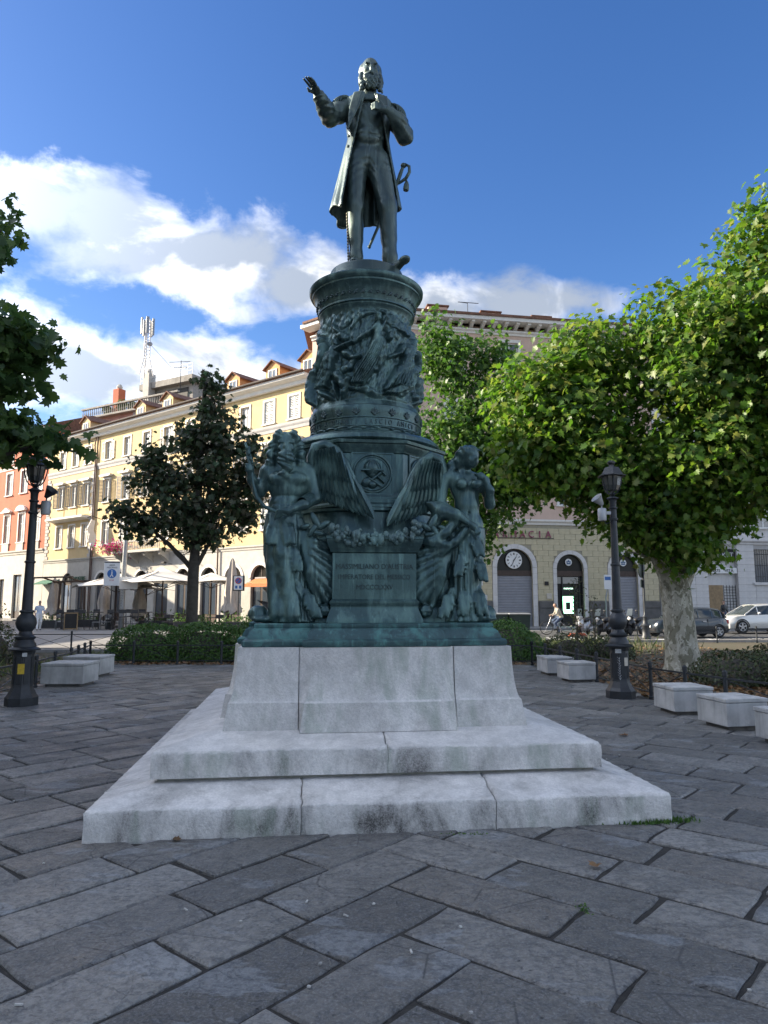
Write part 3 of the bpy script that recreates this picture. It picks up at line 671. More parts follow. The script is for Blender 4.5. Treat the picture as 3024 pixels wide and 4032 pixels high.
    W2 = [  # group on the left
        ('c', [(455, 930), (460, 965)], [.032, .03], [.10, .10]), ('c', [(440, 1010), (430, 1120)], [.05, .05], [.10, .10]), ('c', [(470, 1030), (560, 990), (620, 960)], [.022, .018, .016], [.10, .09, .06]),
        ('c', [(420, 1120), (390, 1280), (350, 1420)], [.06, .07, .06], [.11, .10, .07]), ('f', [(430, 1060), (400, 1250), (360, 1420)], [.03, .05, .06], (6, .115)),
        ('c', [(310, 850), (305, 900)], [.035, .033], [.11, .10]), ('c', [(330, 950), (330, 1060), (300, 1150)], [.055, .05, .05], [.10, .10, .09]),
        ('c', [(260, 1180), (250, 1300), (255, 1480), (270, 1620)], [.05, .06, .055, .04], [.10, .11, .10, .06]), ('c', [(430, 760), (470, 830)], [.03, .028], [.09, .08]), ('c', [(470, 860), (540, 900)], [.05, .05], [.06, .06]),
        ('c', [(560, 1080), (640, 1140), (700, 1120)], [.05, .04, .025], [.07, .08, .06]), ('c', [(640, 1170), (600, 1240), (540, 1260)], [.03, .04, .04], [.06, .06, .05]),
        ('c', [(480, 1300), (560, 1430), (610, 1380)], [.05, .05, .04], [.08, .10, .10]), ('c', [(610, 1390), (560, 1500), (520, 1630)], [.036, .028, .022], [.10, .08, .06]),
        ('c', [(340, 1450), (420, 1540), (490, 1630)], [.04, .03, .02], [.09, .07, .05]), ('c', [(460, 1380), (480, 1480), (490, 1580)], [.02, .018, .015], [.07, .07, .05])]
    G = [('c', [(620, 1460), (760, 1470), (860, 1540), (960, 1620)], [.03, .045, .05, .03], [.05, .055, .05, .03]), ('c', [(1010, 1560), (1100, 1580), (1250, 1610)], [.05, .05, .05], [.035, .035, .035])]
    for S in (W0, W1, W2, G): Hh = figure(Hh, 0, 0, 1.0, 1, S)
    for ang, mir in ((2.1, -1), (-2.2, 1), (PI, -1)): Hh = figure(figure(Hh, ang*r0, 0, 1.0, mir, W0), ang*r0, 0, .98, mir, G)
    Hh = figure(Hh, 1.25*r0+.1, -.02, .98, 1, W2[:6]); Hh = figure(Hh, -2.0*r0, 0, 1, -1, W1)
    rn = np.random.default_rng(3); nz = np.zeros_like(U)
    for f, a in ((26, .006), (47, .0045), (85, .0025)):
        for _ in range(5):
            kx, kz = rn.normal(0, f, 2); kx = round(kx*r0)/r0; nz += a*.6*np.sin(kx*U+kz*V+rn.uniform(0, 6.3))
    edge = np.clip((V-3.57)/.06, 0, 1)*np.clip((4.53-V)/.05, 0, 1)
    Rr = rad+(np.maximum(Hh, 0)+nz)*edge
    x = Rr*np.sin(th); y = -Rr*np.cos(th); P = np.stack([x, y, V], -1).reshape(-1, 3)
    i, j = np.meshgrid(np.arange(nv-1), np.arange(nu), indexing='ij'); a = i*nu+j; b = i*nu+(j+1) % nu
    return np_mesh('relief_drum', P, np.stack([a.ravel(), b.ravel(), (b+nu).ravel(), (a+nu).ravel()], 1), True)
link('relief_drum', relief_drum(), M_BRZ, ped)
MB().lathe([(.50, 4.572), (.505, 4.59), (.50, 4.60), (.515, 4.605), (.515, 4.62), (.50, 4.632), (.505, 4.65), (.535, 4.74), (.56, 4.79), (.575, 4.80), (.578, 4.815), (.592, 4.822), (.606, 4.85), (.608, 4.875), (.60, 4.884), (.575, 4.888), (.45, 4.895), (.2, 4.90)], 72).build('capital', M_BRZ, ped, 40)
for k in range(46):      # leafy band in the hollow of the capital
    a = 2*PI*k/46; b = MB(); j = random.uniform(-.02, .02)
    b.tube([(-.03, 0, -.012+j), (0, -.012, .008), (.03, 0, .014-j)], [.005, .009, .004], 5); b.ell((.0, -.006, -.012), (.014, .008, .010), 6, 4, xf(rot=(0, random.uniform(-.6, .6), 0)))
    o = b.build('leaf_ornament', M_BRZ_DK, ped, 60); o.matrix_local = Matrix.Rotation(a, 4, 'Z') @ Matrix.Translation((0, -.518, 4.69)) @ Matrix.Rotation(-.28, 4, 'X')
MB().lathe([(.41, 4.892), (.41, 4.915), (.396, 4.925), (.392, 4.95), (.392, 5.075), (.386, 5.09), (.37, 5.099), (.1, 5.10)], 64).build('statue_base', M_BRZ_TOP, ped, 40)
# fruit garland hanging across the front, with ribbons at its ends
gr = MB(); rg = random.Random(9)
for i in range(150):
    t = rg.uniform(-1, 1); x = t*.40; z = 2.245-.075*(1-t*t)+rg.gauss(0, .028); y = -.965-.03*(1-t*t)+rg.uniform(-.03, .02)-abs(z-2.2)*.1; r = rg.choice((.015, .018, .022, .026, .036)) if not .05 < x < .28 else rg.choice((.012, .013, .015, .03))
    gr.ell((x, y, z), (r, r, r*rg.uniform(.85, 1.5)), 7, 5, None)
gr.build('garland', bronze_mat('bronze_garland', (.08, .13, .13), (.13, .22, .21), .5, .3), ped, 80)
for sx in (-1, 1):
    b = MB()
    for (x, z, rx, rz, ro) in ((.46, 2.29, .07, .03, .6), (.53, 2.33, .035, .09, .5), (.55, 2.25, .03, .08, -.6), (.62, 2.28, .05, .025, .3), (.50, 2.22, .06, .022, -.2)):
        b.ell((0, 0, 0), (rx, .022, rz), 9, 6, xf((sx*x, -.93, z), (0, sx*ro, 0)))
    b.build('ribbon', M_BRZ, ped, 70)
# ---------------------------------------------------------------- the bronze man on top
man = thing('bronze_statue', 'bearded bronze man in open frock coat with outstretched arm on top of the pedestal', 'statue', (MON.x, MON.y, 5.272), MTH)
S = Sculpt((-.50, -.50, -.22), (.60, .36, 2.10), .0125)
# legs and boots (the statue stands on the disc 0.17 m below its origin)
S.chain([(-.110, .03, 1.16), (-.122, -.02, .60), (-.108, .03, .05), (-.106, .04, -.10)], [.128, .088, .066, .064], .05)
S.chain([(.125, .03, 1.16), (.225, -.05, .60), (.255, .0, .05), (.257, .01, -.10)], [.135, .098, .075, .070], .05)
S.cap((-.118, .04, .40), (-.115, .05, .25), .076, .072, .05); S.cap((.24, .03, .40), (.25, .04, .25), .086, .080, .05)
S.cap((-.106, .06, -.125), (-.140, -.19, -.135), .058, .042, .04); S.cap((.257, .03, -.125), (.335, -.24, -.135), .060, .044, .04); S.ell((.365, -.335, -.145), (.055, .085, .038), (0, 0, .3), .03)
S.ell((-.147, -.24, -.14), (.047, .065, .034), (0, 0, -.1), .03)
# hips, trunk, chest
S.ell((.01, .04, 1.20), (.205, .15, .17), k=.06); S.ell((.015, .03, 1.43), (.185, .150, .22), k=.06); S.ell((.02, .04, 1.66), (.225, .160, .22), k=.06)
S.cap((-.19, .04, 1.805), (.235, .04, 1.775), .085, .085, .06)
S.cap((.025, .02, 1.84), (.035, .0, 2.02), .080, .07, .03)
S.ell((.025, -.10, 1.40), (.125, .05, .10), k=.04)
# waistcoat edge and belt line, trouser folds
S.disp((-.3, -.3, 1.30), (.4, .0, 1.46), lambda X, Y, Z: .012*np.exp(-((Z-1.385+.10*X)/.010)**2)*(Y < 0))
S.disp((-.03, -.3, .95), (.06, .0, 1.40), lambda X, Y, Z: .012*np.exp(-((X-.012)/.010)**2)*(Y < 0)*(Z > 1.0))
S.disp((-.3, -.3, -.05), (.4, .2, 1.25), lambda X, Y, Z: (.0034*np.sin(46*(Z+1.5*np.abs(X-.03)-.6*Y)+5*np.sin(11*X)+5*np.sin(6*Z))*(.35+np.exp(-((Z-1.1)/.12)**2)+.8*np.exp(-((Z-.58)/.10)**2)))*np.clip((1.25-Z)*4, 0, 1)*np.clip((Z+.08)*5, 0, 1))
S.disp((-.2, -.3, 1.42), (.3, .0, 1.80), lambda X, Y, Z: .004*np.sin(52*(Z-.6*np.abs(X-.05))+3*np.sin(20*X)))
body = S.build('body', M_BRZ_TOP, man)
# sleeves, hands
S = Sculpt((-.70, -.60, 1.20), (.62, .24, 2.0), .0115)
S.chain([(-.225, .04, 1.79), (-.31, .0, 1.70), (-.415, -.09, 1.575)], [.100, .100, .090], .05)
S.chain([(-.415, -.09, 1.575), (-.465, -.22, 1.575), (-.515, -.335, 1.585)], [.090, .086, .068], .05)
S.cap((-.512, -.325, 1.585), (-.528, -.36, 1.588), .073, .072, .012)
S.chain([(.265, .04, 1.76), (.355, .0, 1.62), (.415, -.04, 1.46)], [.100, .098, .090], .05)
S.chain([(.415, -.04, 1.46), (.33, -.16, 1.53), (.245, -.215, 1.585)], [.090, .076, .058], .05)
S.disp((-.7, -.6, 1.2), (.6, .2, 1.9), lambda X, Y, Z: .0045*np.sin(60*Z+44*np.abs(X)-30*Y+4*np.sin(16*Z))*np.clip((np.abs(X)-.26)*8, 0, 1))
S.build('sleeves', M_BRZ_TOP, man)
S = Sculpt((-.78, -.72, 1.48), (-.44, -.28, 1.76), .0075)
S.cap((-.525, -.35, 1.588), (-.56, -.42, 1.605), .042, .040, .02); S.ell((-.578, -.45, 1.615), (.050, .055, .028), (.1, .25, .5), .02)
for dx, dy, l, up in ((-.052, .018, .10, .030), (-.030, -.018, .115, .018), (-.004, -.036, .11, .004), (.020, -.040, .088, -.010)):
    p0 = np.array((-.590+dx*.8, -.475+dy, 1.622+up*.4)); p1 = p0+np.array((-.026+dx*.2, -.038, .010+up*.2)); p2 = p1+np.array((-.030, -.045, -.004+up*.1)); S.chain([p0, p1, p2], [.0140, .0125, .0100], .005)
S.chain([(-.60, -.425, 1.60), (-.64, -.47, 1.575), (-.655, -.52, 1.565)], [.017, .015, .011], .008)
S.build('raised_hand', M_BRZ_TOP, man)
S = Sculpt((-.02, -.34, 1.48), (.32, -.08, 1.78), .0075)
S.cap((.25, -.215, 1.585), (.19, -.235, 1.605), .044, .044, .02); S.ell((.140, -.235, 1.622), (.062, .030, .045), (0, .25, .2), .02)
for i, (dz, l) in enumerate(((.030, .075), (.008, .085), (-.014, .08), (-.034, .065))):
    p0 = np.array((.105, -.248, 1.632+dz)); p1 = p0+np.array((-.035, -.008, .006)); p2 = p1+np.array((-l*.5, .030, .0)); S.chain([p0, p1, p2], [.014, .0125, .010], .005)
S.chain([(.14, -.248, 1.662), (.11, -.255, 1.695), (.08, -.235, 1.71)], [.016, .013, .010], .008)
S.build('hand_on_chest', M_BRZ_TOP, man)
# frock coat: an open, flaring shell
S = Sculpt((-.54, -.42, .40), (.56, .46, 1.95), .0125)
def coat(X, Y, Z):
    t = np.clip((1.42-Z)/.85, 0, 1); u = np.clip((Z-1.42)/.36, 0, 1)
    cx = .020-.02*t; ax = .215+.150*t+.035*u; ay = .185+.125*t+.005*u; cy = .035+.03*t; a = np.arctan2(Y-cy, X-cx)
    wav = .022*t*np.sin(8*a+1.6)+.012*t*np.sin(15*a+.5)
    q = np.sqrt(((X-cx)/ax)**2+((Y-cy)/ay)**2); d = (q-1)*np.minimum(ax, ay)-wav
    sh = np.abs(d)-.015
    hem = np.where(X < -.05, .555+.04*np.sin(14*Y+1), np.where(X > .22, .66, .585))+.012*np.sin(30*X)
    sh = np.maximum(sh, (hem-Z)); sh = np.maximum(sh, Z-1.86)
    xl = np.interp(Z, [.4, .583, 1.0, 1.352, 1.6, 1.86], [-.285, -.272, -.205, -.138, -.085, -.03]); xr = np.interp(Z, [.4, .6, .855, 1.2, 1.54, 1.70, 1.86], [.345, .34, .312, .245, .175, .12, .06])
    gap = np.maximum(np.maximum(xl-X, X-xr), Y-.02)
    return np.maximum(sh, -gap)
S.fn((-.54, -.42, .42), (.56, .46, 1.94), coat, .012)
# lapels: flat folded-back flaps beside the opening
S.fn((-.26, -.32, 1.36), (.0, .05, 1.90), lambda X, Y, Z: np.maximum(np.maximum(np.abs(Y+.172+.34*(X+.12)-.10*(Z-1.65))-.015, np.abs(X+.108+.26*(1.84-Z))-.055*np.clip((Z-1.36)*3.2, .15, 1)), np.maximum(Z-1.86, 1.40-Z)), .008)
S.fn((.0, -.32, 1.60), (.34, .05, 1.90), lambda X, Y, Z: np.maximum(np.maximum(np.abs(Y+.172-.34*(X-.15)-.10*(Z-1.65))-.015, np.abs(X-.150-.14*(1.84-Z))-.060), np.maximum(Z-1.84, 1.62-Z)), .008)
S.fn((-.24, -.14, 1.78), (.30, .20, 1.92), lambda X, Y, Z: np.maximum(np.abs(np.sqrt(((X-.03)/.17)**2+((Y-.03)/.13)**2)-1)*.13-.016, np.abs(Z-1.845)-.035-.03*np.clip(Y, 0, .1)*5), .01)
for z in (1.20, 1.32, 1.48, 1.58): S.ell((-.205-.05*(1.4-z), -.165, z), (.020, .014, .020), k=.005)
S.build('coat', M_BRZ_TOP, man)
# fringed epaulettes
for sx, x, z in ((-1, -.285, 1.865), (1, .325, 1.815)):
    b = MB(); b.ell((0, 0, 0), (.105, .085, .028), 14, 7, xf((x, .02, z), (0, sx*.35, 0)))
    for i in range(14):
        a = -PI/2+PI*i/13; dx, dy = .098*math.cos(a)*sx, .082*math.sin(a); p = Vector((x+dx, .02+dy, z-.012-abs(math.cos(a))*.03)); b.tube([p, p+Vector((sx*.012, 0, -.04)), p+Vector((sx*.010, 0, -.075))], [.011, .012, .009], 5)
    b.build('epaulette', M_BRZ_TOP, man, 60)
# head: thrown a little back, parted beard, side whiskers
S = Sculpt((-.20, -.28, 1.80), (.28, .24, 2.42), .009)
hc = np.array((.036, -.01, 2.215))
S.ell(hc+(0, .02, .025), (.104, .128, .140), k=.03); S.ell(hc+(0, -.045, -.055), (.086, .088, .115), k=.04); S.cap((.03, .02, 1.86), (.035, .0, 2.08), .078, .072, .03)
S.ell(hc+(0, -.130, -.050), (.018, .028, .044), (-.3, 0, 0), .015); S.ell(hc+(0, -.120, -.005), (.013, .018, .03), k=.015)
for sx in (-1, 1):
    S.ell(hc+(sx*.038, -.122, -.008), (.021, .020, .013), k=.010, cut=True); S.ell(hc+(sx*.037, -.106, -.010), (.015, .013, .010), k=.005)
    S.ell(hc+(sx*.040, -.118, .018), (.034, .015, .010), (0, -sx*.15, 0), .010); S.ell(hc+(sx*.050, -.095, -.050), (.028, .028, .026), k=.02)
    S.ell(hc+(sx*.108, .015, -.02), (.012, .028, .038), k=.01)
    for j, (x, y, z, r) in enumerate(((.100, -.040, -.075, .032), (.106, -.04, -.115, .036), (.104, -.05, -.160, .038), (.095, -.065, -.205, .038), (.095, -.075, -.245, .030), (.110, -.08, -.275, .019), (.124, -.082, -.300, .010))): S.ell(hc+(sx*x, y, z), (r, r*1.1, r*1.15), k=.012)
    for j in range(5): S.ell(hc+(sx*(.062-.008*j), -.108+.004*j, -.135-.026*j), (.030, .028, .030), k=.015)
    S.cap(hc+(sx*.008, -.136, -.098), hc+(sx*.066, -.108, -.122), .015, .010, .010)
    S.ell(hc+(sx*.085, .03, .03), (.045, .075, .07), k=.02)
S.ell(hc+(0, -.095, -.165), (.060, .048, .075), k=.02); S.ell(hc+(0, -.122, -.122), (.026, .013, .007), k=.006, cut=True)
S.ell(hc+(0, .06, .025), (.110, .108, .125), k=.02)
S.disp((-.2, -.28, 1.80), (.28, .24, 2.2), lambda X, Y, Z: .0055*np.sin(120*X+22*np.sin(40*Z))*np.clip((2.12-Z)*14, 0, 1)*np.clip((Z-1.88)*20, 0, 1))
S.disp((-.2, .02, 2.1), (.28, .24, 2.4), lambda X, Y, Z: .003*np.sin(120*X+30*Z))
S.build('head', M_BRZ_TOP, man)
b = MB(); b.lathe([(.090, 0), (.094, .03), (.090, .065), (.07, .066)], 20, xf((.032, .01, 1.855), (.08, 0, 0))); b.build('collar', M_BRZ_TOP, man, 40)
# trouser stripe, sword with guard and tassel
b = MB()
for i in range(18): b.ell((-.212+.020*(i/17), .0+.012*i/17, .52-.034*i), (.012, .02, .019), 6, 4)
b.build('trouser_braid', mat('bronze_rubbed', (.26, .25, .20), .45, .6, .4, 20), man, 60)
b = MB(); b.tube([(.335, .14, .98), (.19, .17, .60), (.055, .19, .27)], [.020, .018, .015], 8); b.ell((.05, .191, .258), (.02, .02, .022), 8, 5); b.build('scabbard', M_BRZ_TOP, man, 60)
b = MB(); b.tube([(.35, .13, .98), (.385, .10, 1.09), (.41, .085, 1.16)], [.020, .022, .018], 8); b.ell((.42, .08, 1.185), (.035, .028, .03), 8, 6)
b.tube([(.435, .075, 1.20), (.480, .05, 1.16), (.482, .05, 1.09), (.445, .07, 1.025), (.37, .12, .99)], [.014, .017, .019, .020, .014], 7); b.build('sword_hilt', M_BRZ_TOP, man, 60)
b = MB(); b.tube([(.445, .07, 1.03), (.450, .06, .97)], .012, 6); b.lathe([(.016, .03), (.028, 0), (.034, -.05), (.03, -.075), (.01, -.078)], 10, xf((.450, .06, .95), (0, .1, 0))); b.build('sword_tassel', M_BRZ_TOP, man, 60)
# ---------------------------------------------------------------- the two winged corner figures
def ped_pt(x, y): c, s = math.cos(MTH), math.sin(MTH); return (MON.x+x*c-y*s, MON.y+x*s+y*c, 1.437)
def skirt_col(S, path, n, amp, ph=0.0, twist=2.0):
    """draped column: path of (z, cx, cy, rx, ry), with folds"""
    path = sorted(path); zs = [p[0] for p in path]; g = lambda Z, i: np.interp(Z, zs, [p[i] for p in path])
    def f(X, Y, Z):
        cx, cy, rx, ry = g(Z, 1), g(Z, 2), g(Z, 3), g(Z, 4); a = np.arctan2(Y-cy, X-cx)
        q = np.sqrt(((X-cx)/rx)**2+((Y-cy)/ry)**2); fo = 1.4*np.abs(np.sin(n*.5*a+twist*.5*Z+ph))**.7-.7+.5*np.sin((n*2-3)*a-1.5*twist*Z+1)
        d = (q-1)*np.minimum(rx, ry)-amp*fo*np.clip((zs[-1]-Z)*3, 0, 1)
        return np.maximum(np.maximum(d, Z-zs[-1]), zs[0]-Z)
    m = max(max(p[3], p[4]) for p in path)+.06
    S.fn((min(p[1] for p in path)-m, min(p[2] for p in path)-m, zs[0]-.02), (max(p[1] for p in path)+m, max(p[2] for p in path)+m, zs[-1]+.02), f, .03)
def acanthus(S, x, y, z, L, wd, lean, side, n=5):
    """long leaf tongue hanging over the folds, with a midrib groove and notched edge"""
    dx = side*lean*L; P = [(x, y+.02, z), (x+dx*.35, y-.018, z-L*.35), (x+dx*.75, y-.040, z-L*.75), (x+dx*1.05, y-.055, z-L)]
    S.chain(P, [wd*.30, wd*.52, wd*.46, wd*.16], .010, flat=.42)
    for t in (.45, .62, .78, .90):
        for sx in (-1, 1): S.ell((x+dx*t+sx*wd*.46*(1.15-t*.45), y-.020-.03*t, z-L*t-.012), (wd*.17, .014, wd*.24), (0, -sx*.5, 0), .008)
    S.chain([(p[0], p[1]-.030, p[2]) for p in P], [.004, .007, .007, .004], .008, cut=True)
def feather(L, w, bend=.12, name='feather'):
    n = 9; V = []; F = []
    for i in range(n+1):
        t = i/n; ww = w*(.62+.38*math.sin(min(1, t*1.5)*PI/2))*(1 if t < .78 else max(.10, math.sqrt(max(0, 1-((t-.78)/.22)**2))))
        yb = bend*L*t*t*.5
        for s, h in ((-1, 0), (-.6, .013), (-.14, .016), (0, .026), (.14, .016), (.6, .013), (1, 0)): V.append((s*ww*.5, -h+yb-.003*math.sin(t*60+abs(s)*5)*(abs(s) > .3), -L*t))
        for s in (1, -1): V.append((s*ww*.5, .012+yb, -L*t))
    m = 9
    for i in range(n):
        for k in range(m): a = i*m+k; b = i*m+(k+1) % m; F.append((a, b, b+m, a+m))
    F += [tuple(range(m)), tuple(reversed(range(n*m, n*m+m)))]
    return MB().add(V, F).mesh(name, 50)
def wing(fig, mir, ox, oz, k, y0, y1):
    """wing from the shoulder down to a long tip by the pedestal's middle; sketch points in the figure's frame"""
    P = lambda zx, zy, y: (mir*((zx-300)*k)+ox, y, (1300-zy)*k*.987+oz)
    lead = [(470, 330), (466, 250), (490, 180), (545, 162), (615, 205), (680, 300), (735, 400)]
    b = MB(); b.tube([P(x, y, y0+(y1-y0)*i/9) for i, (x, y) in enumerate(lead)], [.045, .055, .055, .05, .045, .036, .02], 8)
    w = b.build('wing', M_BRZ, fig, 70)
    fills = MB()
    loop = [(470, 300), (480, 200), (560, 180), (640, 260), (720, 400), (790, 540), (700, 570), (600, 520), (500, 470)]
    fills.loft([[P(x, y, y0+.03+(y1-y0)*(x-470)/380.) for x, y in loop], [P(x, y, y0+.055+(y1-y0)*(x-470)/380.) for x, y in loop]]); fills.build('wing_web', M_BRZ, w)
    def put(root, tip, wd, lift, bend=.1):
        a = Vector(P(*root, y0+(y1-y0)*(root[0]-470)/380.-lift)); c = Vector(P(*tip, y0+(y1-y0)*(tip[0]-470)/380.-lift*.6))
        d = c-a; L = d.length; z = -d.normalized(); x = Vector((0, 1, 0)).cross(z).normalized(); y = z.cross(x)
        o = link('feather', feather(L, wd, bend), M_BRZ, w); o.matrix_local = Matrix(((x.x, y.x, z.x, a.x), (x.y, y.y, z.y, a.y), (x.z, y.z, z.z, a.z), (0, 0, 0, 1)))
    for i in range(9):      # primaries
        t = i/8; put((690-t*150, 330+t*40), (852-t*300 if i < 1 else 835-t*285, 648-t*105), .078-.016*t, .012+.012*t)
    for i in range(8):      # secondaries
        t = i/7; put((665-t*150, 280+t*30), (745-t*230, 545-t*70), .072-.012*t, .046+.014*t)
    for i in range(8):      # coverts
        t = i/7; put((640-t*140, 225+t*20), (690-t*195, 420-t*40), .064, .078+.012*t)
    for i in range(7):
        t = i/6; put((600-t*110, 190+t*25), (640-t*145, 315-t*15), .058, .104+.010*t)
    return w
# --- bearded figure on the left corner
fl = thing('winged_statue', 'bronze winged bearded man with long hair and leafy skirt holding a plant stalk', 'statue', ped_pt(-.80, -.80), MTH, 'bronze winged corner figures')
S = Sculpt((-.46, -.36, .78), (.36, .26, 1.80), .0115)
S.ell((.02, .02, 1.22), (.165, .115, .155), k=.05); S.ell((-.005, .01, 1.02), (.138, .10, .15), k=.05); S.ell((-.01, .02, .90), (.155, .115, .13), k=.04)
S.cap((-.13, .02, 1.355), (.165, .02, 1.37), .075, .078, .05); S.ell((-.055, -.065, 1.275), (.085, .05, .06), k=.03); S.ell((.095, -.065, 1.28), (.085, .05, .06), k=.03)
S.disp((-.2, -.3, .85), (.25, -.02, 1.24), lambda X, Y, Z: .010*np.exp(-((X-.012)/.012)**2)*(Z > .92)+.006*np.exp(-((Z-1.05+.4*(X-.01)**2)/.012)**2)+.006*np.exp(-((Z-1.12)/.012)**2))
S.ell((-.012, -.10, 1.035), (.010, .02, .012), k=.01, cut=True)
S.chain([(.20, .0, 1.35), (.245, -.02, 1.11)], [.068, .052], .03); S.chain([(.245, -.02, 1.11), (.15, -.15, 1.03), (.055, -.19, .985)], [.054, .044, .034], .03)
S.ell((.02, -.20, .965), (.045, .030, .030), (0, .4, 0), .02)
for i in range(4): S.chain([(-.01-.006*i, -.215+.012*i, .975-.017*i), (-.05-.006*i, -.215+.012*i, .968-.020*i), (-.066-.004*i, -.19+.01*i, .955-.020*i)], [.013, .012, .010], .005)
S.chain([(-.15, .0, 1.35), (-.215, .02, 1.16)], [.062, .048], .03); S.chain([(-.215, .02, 1.16), (-.27, -.06, 1.26), (-.285, -.09, 1.335)], [.046, .038, .030], .03); S.ell((-.287, -.10, 1.36), (.034, .034, .045), k=.02)
for i in range(4): S.ell((-.300, -.125, 1.335+.018*i), (.030, .016, .010), k=.004)
hc = np.array((.0, -.035, 1.565))
S.ell(hc, (.085, .105, .115), k=.03); S.cap((.02, .01, 1.38), (.0, -.02, 1.52), .07, .065, .03)
S.ell(hc+(.0, -.105, -.012), (.016, .022, .038), k=.012); S.cap(hc+(-.055, -.088, .034), hc+(.055, -.088, .034), .016, .016, .012)
for sx in (-1, 1):
    S.ell(hc+(sx*.033, -.098, .012), (.018, .018, .012), k=.008, cut=True); S.ell(hc+(sx*.033, -.088, .010), (.014, .012, .009), k=.004); S.ell(hc+(sx*.042, -.078, -.022), (.026, .025, .024), k=.015)
    S.chain([hc+(sx*.01, -.105, -.052), hc+(sx*.045, -.10, -.075), hc+(sx*.065, -.085, -.13)], [.015, .015, .010], .01)
    for j, (x, y, z, r) in enumerate(((.075, -.03, .075, .045), (.105, -.01, .02, .045), (.118, .0, -.06, .046), (.125, .01, -.14, .045), (.13, .02, -.21, .04), (.135, .03, -.27, .032), (.06, -.06, .11, .038))): S.ell(hc+(sx*x, y, z), (r, r, r*1.25), k=.014)
for j in range(7): S.ell(hc+(.025*math.sin(j*2.1), -.095+.010*j*.6, -.085-.030*j), (.058-.004*j, .045-.002*j, .034), k=.018)
S.ell(hc+(0, .02, .075), (.10, .105, .075), k=.02); S.ell(hc+(0, .06, -.05), (.12, .09, .16), k=.02)
S.disp((-.3, -.36, 1.2), (.3, .26, 1.8), lambda X, Y, Z: .006*np.sin(70*X+9*np.sin(22*Z))*np.clip(((X/.085)**2+((Z-1.565)/.10)**2-.75)*2, 0, 1)*((Z > 1.42)|((np.abs(X) < .09)&(Y < -.07)&(Z > 1.3)))+.004*np.sin(95*Z+20*X)*((Z < 1.50)&(Z > 1.3)&(Y < -.06)&(np.abs(X) < .08)))
S.build('body', M_BRZ, fl).scale = (1.10, 1.08, 1.0)
b = MB(); b.tube([(.155, -.16, 1.045), (.205, -.09, 1.085), (.24, -.03, 1.115)], [.056, .060, .060], 10, False); b.build('bracelet', M_BRZ, fl, 60)
b = MB(); b.tube([(-.365, -.06, 1.60), (-.335, -.09, 1.46), (-.30, -.11, 1.34), (-.285, -.10, 1.22), (-.25, -.12, 1.10), (-.18, -.16, 1.01), (-.05, -.205, .95), (.02, -.20, .93)], [.006, .014, .017, .018, .019, .019, .018, .014], 8)
for i in range(7): b.ell((-.30-.010*i, -.085-.008*(i % 2)*2, 1.42+.026*i), (.016, .012, .026), 7, 5, None)
b.ell((-.33, -.06, 1.50), (.020, .014, .07), 7, 5); b.build('plant_stalk', M_BRZ, fl, 70)
S = Sculpt((-.36, -.34, -.02), (.56, .34, 1.02), .0125)
skirt_col(S, [(0, .06, -.0, .20, .17), (.10, .06, -.01, .165, .145), (.35, .02, -.01, .145, .13), (.60, -.005, .0, .155, .14), (.80, -.01, .01, .17, .145), (.97, -.008, .015, .155, .125)], 15, .013, .4)
S.ell((.29, -.025, .44), (.15, .045, .27), (0, -.35, 0), .03)
for ex, ez, r in ((.40, .66, .030), (.42, .56, .036), (.43, .45, .04), (.43, .34, .042), (.41, .25, .040), (.35, .19, .036), (.28, .15, .03)): S.chain([(.12, -.03, .90), (.22+.10*(ez-.4), -.075, ez*.55+.35), (ex, -.035, ez)], [.030, .034, r], .016)
for z, x, l, w_, le, sd in ((.86, -.10, .18, .085, .1, -1), (.88, .02, .20, .09, .2, 1), (.70, .06, .26, .085, .25, 1), (.30, .06, .24, .10, .15, 1), (.28, .17, .24, .10, .45, 1), (.28, -.05, .22, .10, -.1, -1)): acanthus(S, x, -.115, z, l, w_, le, sd)
S.chain([(.0, -.07, .92), (-.02, -.115, .60), (.04, -.125, .25), (.07, -.14, .06)], [.05, .060, .055, .06], .03); S.chain([(-.09, -.06, .90), (-.10, -.085, .5), (-.07, -.11, .06)], [.04, .045, .05], .03)
S.ell((-.20, -.04, .075), (.085, .09, .075), k=.03); S.ell((-.16, -.10, .03), (.10, .06, .03), k=.02); S.ell((.33, -.07, .10), (.06, .04, .06), k=.02); S.ell((.33, -.09, .10), (.03, .03, .03), k=.006)
for j in range(6): S.ell((.33+.038*math.cos(j*1.05), -.10, .10+.038*math.sin(j*1.05)), (.018, .015, .018), k=.005)
S.disp((-.36, -.34, 0), (.56, .34, 1.0), lambda X, Y, Z: .0022*np.sin(95*X-12*Z+3*np.sin(9*Z)))
S.build('leaf_skirt', M_BRZ, fl).scale = (1.08, 1.05, 1.0)
wing(fl, 1, 0, 0, .001435, .02, -.13)
